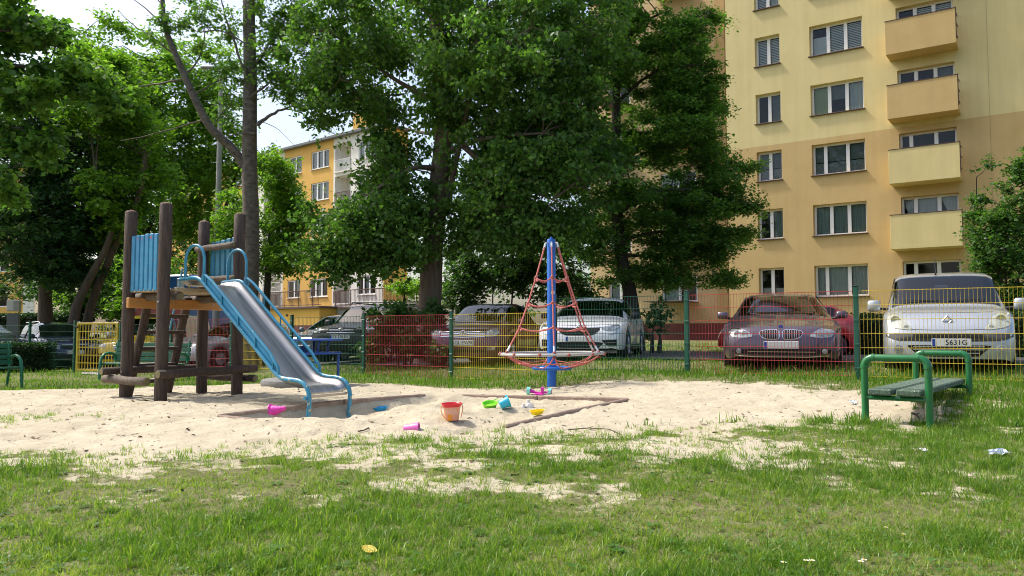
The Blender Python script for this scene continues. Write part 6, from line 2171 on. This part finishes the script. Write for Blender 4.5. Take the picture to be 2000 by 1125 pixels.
bush('lilac_bush', 'tall lilac at the right edge beside the silver family car', ((1962, 430, 20, 52, 110, 1.5, 44), (1990, 530, 20, 55, 70, 1.5, 30), (1930, 470, 20, 36, 60, 1, 16), (2080, 430, 20, 90, 130, 1.6, 40), (1985, 320, 20, 40, 30, 1, 8), (2040, 600, 20, 90, 60, 1.2, 20)), M['leaf_bright'], .095, 21, 1990, 20, 170, .42, .04, wide=.7)
bush('elder_bush', 'dark elder bush behind the maroon car', ((965, 530, 22.5, 80, 60, 1.5, 34), (1060, 545, 22.5, 60, 60, 1.3, 22), (910, 560, 22, 50, 50, 1.2, 18), (1000, 470, 23, 90, 40, 1.4, 22), (1130, 560, 23, 50, 40, 1.2, 12), (900, 480, 23.5, 40, 60, 1.2, 14)), M['leaf_shrub'], .12, 22, 980, 22.5, 170, .55)
bush('currant_bush', 'low dense bush in front of the poplar and behind the red panel', ((770, 612, 17.7, 50, 18, .5, 12), (800, 655, 17.6, 72, 40, .5, 30), (840, 615, 18.2, 34, 26, .5, 8), (735, 668, 17.6, 30, 30, .4, 8), (860, 680, 17.0, 24, 24, .3, 5)), M['leaf_shrub'], .10, 23, 795, 17.6, 130, .33, .05, wide=.8)
bush('sapling', 'young maple shoots at the foot of the linden', ((1290, 610, 20, 26, 26, .5, 7), (1275, 640, 20, 20, 26, .4, 5)), M['leaf_shrub'], .12, 24, 1282, 20, 36, .3, 0, cat='sapling', wide=.8)
bush('hazel_bush', 'light green bush just left of the poplar trunk', ((790, 575, 24, 40, 34, 1, 10),), M['leaf_light'], .11, 25, 792, 24, 130, .45, .15)  # leaf colour set lighter than on the other bushes
bush('hazel_bush', 'light green bush glimpsed left of the linden trunk', ((1108, 560, 26, 30, 26, .8, 6),), M['leaf_light'], .11, 27, 1108, 26, 130, .45, .15)  # same lightened leaf colour as the bush by the poplar
bush('wild_shrubs', 'dark undergrowth behind the gate under the leaning trees', ((190, 590, 34, 70, 36, 2, 26), (300, 580, 36, 90, 50, 2, 34), (240, 530, 36, 60, 50, 2, 22), (420, 570, 36, 60, 50, 2, 20), (60, 560, 38, 90, 50, 2, 14), (130, 470, 40, 110, 70, 2, 26), (330, 480, 42, 110, 80, 2, 34), (440, 500, 42, 50, 80, 2, 14)), M['leaf_shrub'], .20, 26, 250, 35, 160, .85)

bush('hazel_bush', 'bright green low bushes between the leaning trees and the tower', ((170, 555, 33, 60, 40, 1.5, 16), (280, 520, 33, 70, 60, 1.5, 22), (340, 570, 33, 60, 40, 1.5, 14), (235, 590, 32, 50, 24, 1.2, 8)), M['leaf_light'], .16, 28, 250, 33, 140, .7, .05)


def hedge(label, a_, b_, dep, h_, n, leaf, seed, zb=None):
    a_ = Vector(a_); b_ = Vector(b_)
    dv = b_ - a_; dv.z = 0
    L = dv.length; u = dv.normalized(); w_ = Vector((-u.y, u.x, 0))
    rng = np.random.default_rng(seed)
    z0 = float(gz_smooth((a_.x + b_.x) / 2, (a_.y + b_.y) / 2)) if zb is None else zb
    tt = thing('clipped_hedge', label, 'hedge', (a_.x, a_.y, z0), math.atan2(u.y, u.x))
    MB().box((L / 2, 0, h_ / 2 - .05), (L - .1, dep - .16, h_ - .06), bev=.08).build('branch_core', M['bark_dark'], tt)
    pos = np.stack([rng.random(n) * L, (rng.random(n) - .5) * dep, rng.random(n) ** .8 * h_], -1)
    side = rng.random(n)
    pos[:, 1] = np.where(side < .45, -dep / 2 + rng.normal(0, .03, n), pos[:, 1])
    pos[:, 2] = np.where((side > .45) & (side < .8), h_ + rng.normal(0, .03, n), pos[:, 2])
    v, f_, sz, va = leaf_geo(pos, leaf, .1, np.clip(rng.normal(.4, .2, n), 0, 1), rng, .35, .6)
    link('foliage', arr_mesh('foliage', v, f_, sz, va, M['leaf_hedge']), tt)


hedge('clipped box hedge behind the left park bench', P(-60, 700, 22.6), P(108, 700, 23.6), .7, .80, 9000, .07, 31)
hedge('low clipped hedge along the tall block behind the silver car', P(1668, 680, 19.5), P(2180, 680, 15.5), .8, .95, 9000, .075, 32)
hedge('dark hedge on the bank by the electricity cabinet', P(-80, 640, 33), P(150, 640, 34), 1.2, 1.0, 7000, .11, 33)

# far belt of trees closing the view
t = Tree('far_trees', 'distant belt of trees behind the houses', 'trees', M['bark_dark'], M['leaf_shrub'], .5, 40, droop=.3)
t.base = Vector((0, 110, 0))
for px_ in range(-300, 2300, 60):
    hgt_ = 470 if px_ < 420 or px_ > 760 else 560
    t.reg(px_, 590, 105 + 10 * random.random(), 60, 640 - hgt_ - 60, 4, 7, per=90, cr=2.2, link_=False)
fo = t.finish()
fo['kind'] = 'stuff'

# ------------------------------------------------------------------ lawn
def blade_mesh(name, x, y, h_, w_, lean, var, rng, mat):
    n = len(x)
    z = gz(x, y) - .004
    ph = rng.random(n) * 2 * np.pi
    a2 = rng.random(n) * 2 * np.pi
    side = np.stack([np.cos(a2), np.sin(a2), np.zeros(n)], -1) * w_[:, None] * .5
    ld = np.stack([np.cos(ph), np.sin(ph), np.zeros(n)], -1) * lean[:, None] * h_[:, None]
    b0 = np.stack([x, y, z], -1)
    m_ = b0 + ld * .32 + np.array([0, 0, 1]) * (h_ * .58)[:, None]
    tp = b0 + ld * 1.0 + np.array([0, 0, 1]) * (h_ * np.sqrt(np.clip(1 - lean ** 2 * .5, .25, 1)))[:, None]
    v = np.stack([b0 - side, b0 + side, m_ + side * .75, m_ - side * .75, tp], 1).reshape(-1, 3)
    base = np.arange(n)[:, None] * 5
    f_ = np.concatenate([base + np.array([[0, 1, 2, 3]]), base + np.array([[3, 2, 4]])], 1).ravel()
    sz = np.tile([4, 3], n)
    return arr_mesh(name, v, f_, sz, np.repeat(var, 5), mat)


rng = np.random.default_rng(77)
# near lawn: tufts
nt_ = 58000
ty = 2.7 + 6.6 * rng.random(nt_) ** 1.25
tx = (rng.random(nt_) * 2 - 1) * (.69 * ty + 1.5)
sm = sand_mask(tx, ty)
nz_ = fbm(tx * 1.1 + 7, ty * 1.6, 4)
dens = np.clip(1.0 - sm * 1.08, .0, 1) ** 1.3 * np.clip(.78 + 1.6 * nz_, .30, 1)
dens = np.maximum(dens, np.where(ty < 6.9, .24, .10) * (poly_sd(SAND, tx, ty) < .25))
dens = np.maximum(dens, .4 * np.exp(-((tx + 5.3) ** 2 / .5 + (ty - 8.1) ** 2 / .12)))
keep = rng.random(nt_) < dens
tx, ty, nzk, dk = tx[keep], ty[keep], nz_[keep], dens[keep]
per = rng.integers(6, 15, len(tx))
bx_ = np.repeat(tx, per); by_ = np.repeat(ty, per)
tuft_h = np.repeat(rng.gamma(5, .0086, len(tx)) * (.75 + .8 * np.clip(nzk + .3, 0, 1)), per)
tv = np.repeat(np.clip(rng.normal(.45, .14, len(tx)) - .55 * nzk + .3 * (1 - dk), 0, 1), per)
n = len(bx_)
rad = .035 * rng.random(n) ** .5; an = rng.random(n) * 2 * np.pi
bx_ = bx_ + rad * np.cos(an); by_ = by_ + rad * np.sin(an)
hh = np.clip(tuft_h * rng.uniform(.5, 1.25, n), .015, .17)
dry = rng.random(n) < .15
var = np.clip(np.where(dry, .97, tv + rng.normal(0, .12, n)), 0, 1)
o = link('lawn_grass', blade_mesh('lawn_grass', bx_, by_, hh, rng.uniform(.0028, .0058, n), np.clip(rng.normal(.72, .32, n), .05, 1.3), var, rng, M['grass']), kind='stuff')
o['label'] = 'patchy short lawn grass in the foreground'; o['category'] = 'grass'
NB1 = n
# short undergrowth between the tufts
nu = 105000
uy = 2.75 + 5.6 * rng.random(nu) ** 1.3; ux = (rng.random(nu) * 2 - 1) * (.69 * uy + 1.3)
su = sand_mask(ux, uy)
k_ = rng.random(nu) < np.clip(1.02 - su * 1.1, 0, 1) * np.clip(.8 + .8 * fbm(ux * 3, uy * 4, 3), .2, 1)
ux, uy = ux[k_], uy[k_]; n = len(ux)
uv = np.where(rng.random(n) < .22, rng.uniform(.8, 1, n), np.clip(rng.normal(.42, .2, n) - .3 * fbm(ux * 1.1 + 7, uy * 1.6, 3), 0, 1))
o = link('lawn_undergrowth', blade_mesh('lawn_undergrowth', ux, uy, rng.uniform(.012, .036, n), rng.uniform(.003, .007, n), rng.uniform(.4, 1.3, n), uv, rng, M['grass']), kind='stuff')
o['label'] = 'short green and dry undergrowth between the lawn tufts'; o['category'] = 'grass'
# taller grass round the sand, at the fence and beyond
m_ = 220000
gy = 7.6 + 22 * rng.random(m_) ** 1.6
gx = (rng.random(m_) * 2 - 1) * (.70 * gy + 1.8)
sm = sand_mask(gx, gy)
q_ = (gx - 4.9) * .51 + (gy - 11.24) * .86
pav = ss(2.3, 2.6, q_) * ss(8.6, 8.3, q_) * (gx > -14)
nz_ = fbm(gx * .8 + 30, gy * .8, 3)
keep = rng.random(m_) < np.clip(1 - sm * 1.15, 0, 1) * np.clip(.7 + 1.0 * nz_, .15, 1) * (1 - pav) * np.where(gy > 19, .55, 1)
gx, gy, nz_, q_ = gx[keep], gy[keep], nz_[keep], q_[keep]
n = len(gx)
tall = 1 + .5 * np.exp(-(q_ ** 2) / .5)
hh = np.clip(rng.gamma(5, .0125, n) * tall, .025, .24)
var = np.clip(rng.normal(.42, .16, n) - .2 * nz_ + .2 * (rng.random(n) < .1), 0, 1)
o = link('verge_grass', blade_mesh('verge_grass', gx, gy, hh, rng.uniform(.005, .010, n) * (1 + gy / 26), np.clip(rng.normal(.42, .25, n), .05, 1), var, rng, M['grass']), kind='stuff')
o['label'] = 'longer grass along the fence and under the cars'; o['category'] = 'grass'
NB2 = n
# a few seeding stalks
sx_, sy_ = [], []
for px_, py_ in ((744, 905), (748, 903), (754, 908), (735, 910), (1432, 850), (1262, 842), (1250, 848), (945, 880), (1560, 880), (980, 880), (1640, 850), (1500, 868)):
    p_ = ray_ground(px_, py_); sx_.append(p_.x); sy_.append(p_.y)
sx_ = np.array(sx_); sy_ = np.array(sy_); n = len(sx_)
o = link('seeding_grass', blade_mesh('seeding_grass', sx_, sy_, rng.uniform(.16, .27, n), np.full(n, .005), rng.uniform(.05, .3, n), np.full(n, .7), rng, M['grass']), kind='stuff')
o['label'] = 'thin seeding grass stalks at the edge of the sand'; o['category'] = 'grass'
# clover and small round leaves
n = 5200
cy = 2.8 + 3.6 * rng.random(n); cx = (rng.random(n) * 2 - 1) * .68 * cy
dn = np.clip((.25 + .9 * ss(.4, 2.2, cx) * ss(4.6, 3.4, cy) + fbm(cx * 2, cy * 2, 3)) * (1 - sand_mask(cx, cy)), 0, 1)
k_ = rng.random(n) < dn
cx, cy = cx[k_], cy[k_]
n = len(cx)
c0 = np.repeat(np.stack([cx, cy, gz(cx, cy) + rng.uniform(.01, .05, n)], -1), 3, 0)
an = np.repeat(rng.random(n) * 6.28, 3) + np.tile([0, 2.09, 4.19], n)
r_ = np.repeat(rng.uniform(.006, .013, n), 3)
dv = np.stack([np.cos(an), np.sin(an), rng.normal(.1, .2, 3 * n)], -1); sd = np.stack([-np.sin(an), np.cos(an), rng.normal(0, .15, 3 * n)], -1)
v = np.stack([c0, c0 + dv * r_[:, None] * .9 + sd * r_[:, None] * .7, c0 + dv * r_[:, None] * 1.7, c0 + dv * r_[:, None] * .9 - sd * r_[:, None] * .7], 1).reshape(-1, 3)
f_ = (np.arange(3 * n)[:, None] * 4 + np.array([[0, 1, 2, 3]])).ravel()
o = link('clover', arr_mesh('clover', v, f_, np.full(3 * n, 4), np.repeat(np.clip(rng.normal(.5, .2, 3 * n), 0, 1), 4), M['clover']), kind='stuff')
o['label'] = 'clover leaves scattered through the near lawn'; o['category'] = 'clover'
# broad-leaved weeds pressed flat into the turf
nr = 420
ry = 2.9 + 4.2 * rng.random(nr); rx = (rng.random(nr) * 2 - 1) * (.68 * ry + .5)
k_ = (sand_mask(rx, ry) < .75) & (fbm(rx * 1.2 + 11, ry * 1.2, 3) > -.12)
rx, ry = rx[k_], ry[k_]; nr = len(rx); nl = 7
an = (np.repeat(rng.random(nr) * 6.28, nl) + np.tile(np.arange(nl) * 6.28 / nl, nr)) + rng.normal(0, .25, nr * nl)
L_ = np.repeat(rng.uniform(.025, .06, nr), nl) * rng.uniform(.6, 1.2, nr * nl)
c0 = np.repeat(np.stack([rx, ry, gz(rx, ry) + .008], -1), nl, 0)
el_ = rng.uniform(.05, .55, nr * nl)
dv = np.stack([np.cos(an), np.sin(an), el_], -1) * L_[:, None]; sd = np.stack([-np.sin(an), np.cos(an), rng.normal(0, .15, nr * nl)], -1) * (L_ * .24)[:, None]
v = np.stack([c0 + dv * .08, c0 + dv * .5 + sd, c0 + dv - np.array([0, 0, 1]) * (L_ * el_ * .5)[:, None], c0 + dv * .5 - sd], 1).reshape(-1, 3)
wv = np.repeat(np.repeat(np.clip(rng.normal(.35, .25, nr), 0, 1), nl), 4)
o = link('broadleaf_weeds', arr_mesh('broadleaf_weeds', v, np.arange(4 * nr * nl), np.full(nr * nl, 4), wv, M['clover']), kind='stuff')
o['label'] = 'flat broad-leaved weeds scattered in the near lawn'; o['category'] = 'weeds'
# dry bits lying on the sand
n = 4200
dy = 2.8 + 10 * rng.random(n) ** 1.2; dx = (rng.random(n) * 2 - 1) * .68 * dy
k_ = (sand_mask(dx, dy) > .6) | (rng.random(n) < .6)
dx, dy = dx[k_], dy[k_]; n = len(dx)
an = rng.random(n) * 6.28; L_ = rng.gamma(2, .006, n) + .003; w_ = L_ * rng.uniform(.12, .7, n)
c0 = np.stack([dx, dy, gz(dx, dy) + .006], -1)
dv = np.stack([np.cos(an), np.sin(an), rng.normal(.15, .25, n)], -1) * L_[:, None]; sd = np.stack([-np.sin(an), np.cos(an), rng.normal(0, .3, n)], -1) * w_[:, None]
v = np.stack([c0 - dv, c0 + sd, c0 + dv, c0 - sd], 1).reshape(-1, 3)
o = link('leaf_litter', arr_mesh('leaf_litter', v, np.arange(4 * n), np.full(n, 4), np.zeros(4 * n), pm('dry_litter', (.10, .07, .04), (.26, .19, .11), 30, .9)), kind='stuff')
o['label'] = 'dry crumbs of leaf and bark strewn over the sand'; o['category'] = 'litter'

# daisies
def daisy(px_, py_, lab, r_=.0125):
    p_ = ray_ground(px_, py_)
    d_ = thing('daisy', lab, 'flower', p_, rng.random() * 6, 'daisies in the lawn')
    MB().tube([(0, 0, -.005), (.004, .002, .045)], .0012, 5).build('stem', M['clover'], d_)
    mb_ = MB()
    for k in range(14):
        a_ = 2 * math.pi * k / 14
        c, s_ = math.cos(a_), math.sin(a_)
        mb_.add([(.003 * c, .003 * s_, .046), (r_ * .7 * c - .0022 * s_, r_ * .7 * s_ + .0022 * c, .049), (r_ * c, r_ * s_, .048), (r_ * .7 * c + .0022 * s_, r_ * .7 * s_ - .0022 * c, .049)], [(0, 1, 2, 3)])
    mb_.build('petals', M['petal'], d_, smooth=0, fix=False)
    MB().lathe([(.0042, .046), (.0035, .050), (0, .0515)], 10).build('eye', M['daisy_eye'], d_)


for px_, py_, lab in ((1575, 1118, 'left one of two daisies growing side by side at the bottom edge'), (1586, 1122, 'right one of two daisies growing side by side at the bottom edge'),
                      (1531, 1124, 'single white daisy left of the side-by-side pair at the bottom'), (1688, 1116, 'upper one of two daisies near the bottom right'),
                      (1682, 1123, 'lower one of two daisies near the bottom right'), (1731, 1050, 'small pale daisy higher in the lawn, left of its twin'), (1766, 1066, 'small pale daisy furthest right in the lawn')):
    daisy(px_, py_, lab, .0135 if py_ > 1100 else .009)

# ------------------------------------------------------------------ small things
lp = gp(421, 27)
lamp = thing('street_lamp', 'slim concrete street lamp behind the climbing tower', 'lamp', lp)
top = P(423, 150, 27).z - lp.z
MB().tube([(0, 0, -.2), (0, 0, top * .5), (0, 0, top)], [.12, .10, .06], 12).build('pole', M['concrete'], lamp)
MB().tube([(0, 0, top), (-.06, -.02, top + .2), (-.25, -.06, top + .3)], .03, 8).build('arm', M['bolt'], lamp)
MB().box((-.42, -.1, top + .30), (.5, .2, .11), bev=.04).build('lamp_head', M['bolt'], lamp)
cb = gp(26, 31)
cab = thing('electric_cabinet', 'pale grey electricity cabinet on a dark plinth at the left', 'cabinet', cb, R(20))
zt_ = P(26, 584, 31).z - cb.z; zm = P(26, 610, 31).z - cb.z
MB().box((0, 0, zm / 2 - .05), (.40, .30, zm), bev=.01).build('plinth', M['roof_grey'], cab, smooth=0)
MB().box((0, 0, (zt_ + zm) / 2), (.44, .34, zt_ - zm - .08), bev=.015).build('cabinet_body', M['ring_grey'], cab, smooth=0)
MB().box((-.09, -.172, (zt_ + zm) / 2), (.22, .012, zt_ - zm - .14), bev=.004).build('door', M['sill_white'], cab, smooth=0)


def scrap(name, label, cat, px_, py_, mat, s_, seed, flat=.5, lift=.02):
    p_ = ray_ground(px_, py_)
    r2 = random.Random(seed)
    n_ = 6
    A = [[(s_ * (i / n_ - .5) + r2.uniform(-.1, .1) * s_, s_ * flat * (j / n_ - .5) + r2.uniform(-.1, .1) * s_ * flat, lift + r2.uniform(0, .22) * s_ * flat) for j in range(n_ + 1)] for i in range(n_ + 1)]
    ob_ = MB().grid(np.array(A)).build(name, mat, loc=p_, smooth=0, rot=(R(r2.uniform(8, 30)), R(r2.uniform(-8, 8)), r2.uniform(-.4, .4)))
    md = ob_.modifiers.new('thickness', 'SOLIDIFY'); md.thickness = .001
    ob_['label'] = label; ob_['category'] = cat


scrap('foil_wrapper', 'crumpled silver foil wrapper in the grass on the right', 'litter', 1950, 893, pm('foil', (.62, .68, .74), (.8, .84, .88), 30, .25, metal=.8), .13, 3, .62, .03)
scrap('paper_scrap', 'crumpled white paper scrap left of the pipe bench', 'litter', 1665, 790, M['petal'], .10, 4, .8, .02)
scrap('tissue_scrap', 'small white tissue scrap in front of the pipe bench', 'litter', 1803, 883, M['petal'], .06, 5, .6, .015)


def fallen_leaf(label, px_, py_, mat, s_, rz):
    p_ = ray_ground(px_, py_)
    A = []
    for i in range(9):
        f_ = i / 8
        w2 = math.sin(math.pi * min(1, f_ * 1.02)) ** .8 * s_ * .28
        A.append([(s_ * (f_ - .5), v_ * w2, .03 + .03 * abs(v_) * s_ + .12 * s_ * (f_ - .5) ** 2) for v_ in (-1, -.5, 0, .5, 1)])
    ob_ = MB().grid(np.array(A)).build('fallen_leaf', mat, loc=p_, rot=(R(20), R(10), rz), smooth=60)
    ob_['label'] = label; ob_['category'] = 'leaf'


fallen_leaf('yellow fallen leaf in the near grass', 722, 1085, pm('yellow_leaf', (.62, .48, .05), (.5, .36, .05), 30, .6), .09, R(-25))


def twig(label, pts, r_, mat):
    w3 = [ray_ground(x, y) + Vector((0, 0, .012)) for x, y in pts]
    o_ = thing('twig', label, 'twig', w3[0], 0, 'twigs on the sand')
    q = [p_ - w3[0] for p_ in w3]
    MB().tube(q, [r_ * (1 - .5 * i / len(q)) for i in range(len(q))], 6).build('stick', mat, o_)
    MB().tube([q[1], q[1] + Vector((.05, .03, .015))], [r_ * .6, r_ * .3], 5).build('side_shoot', mat, o_)


twig('dark twig on the sand left of the pink cup mould', [(700, 847), (712, 843), (720, 838)], .007, M['bark_dark'])
twig('long thin twig at the sand edge under the rope roundabout', [(1110, 842), (1150, 840), (1190, 841), (1215, 852)], .006, M['bark_brown'])
twig('short dark twig under the pipe bench', [(1780, 812), (1790, 815), (1796, 822)], .011, M['bark_dark'])
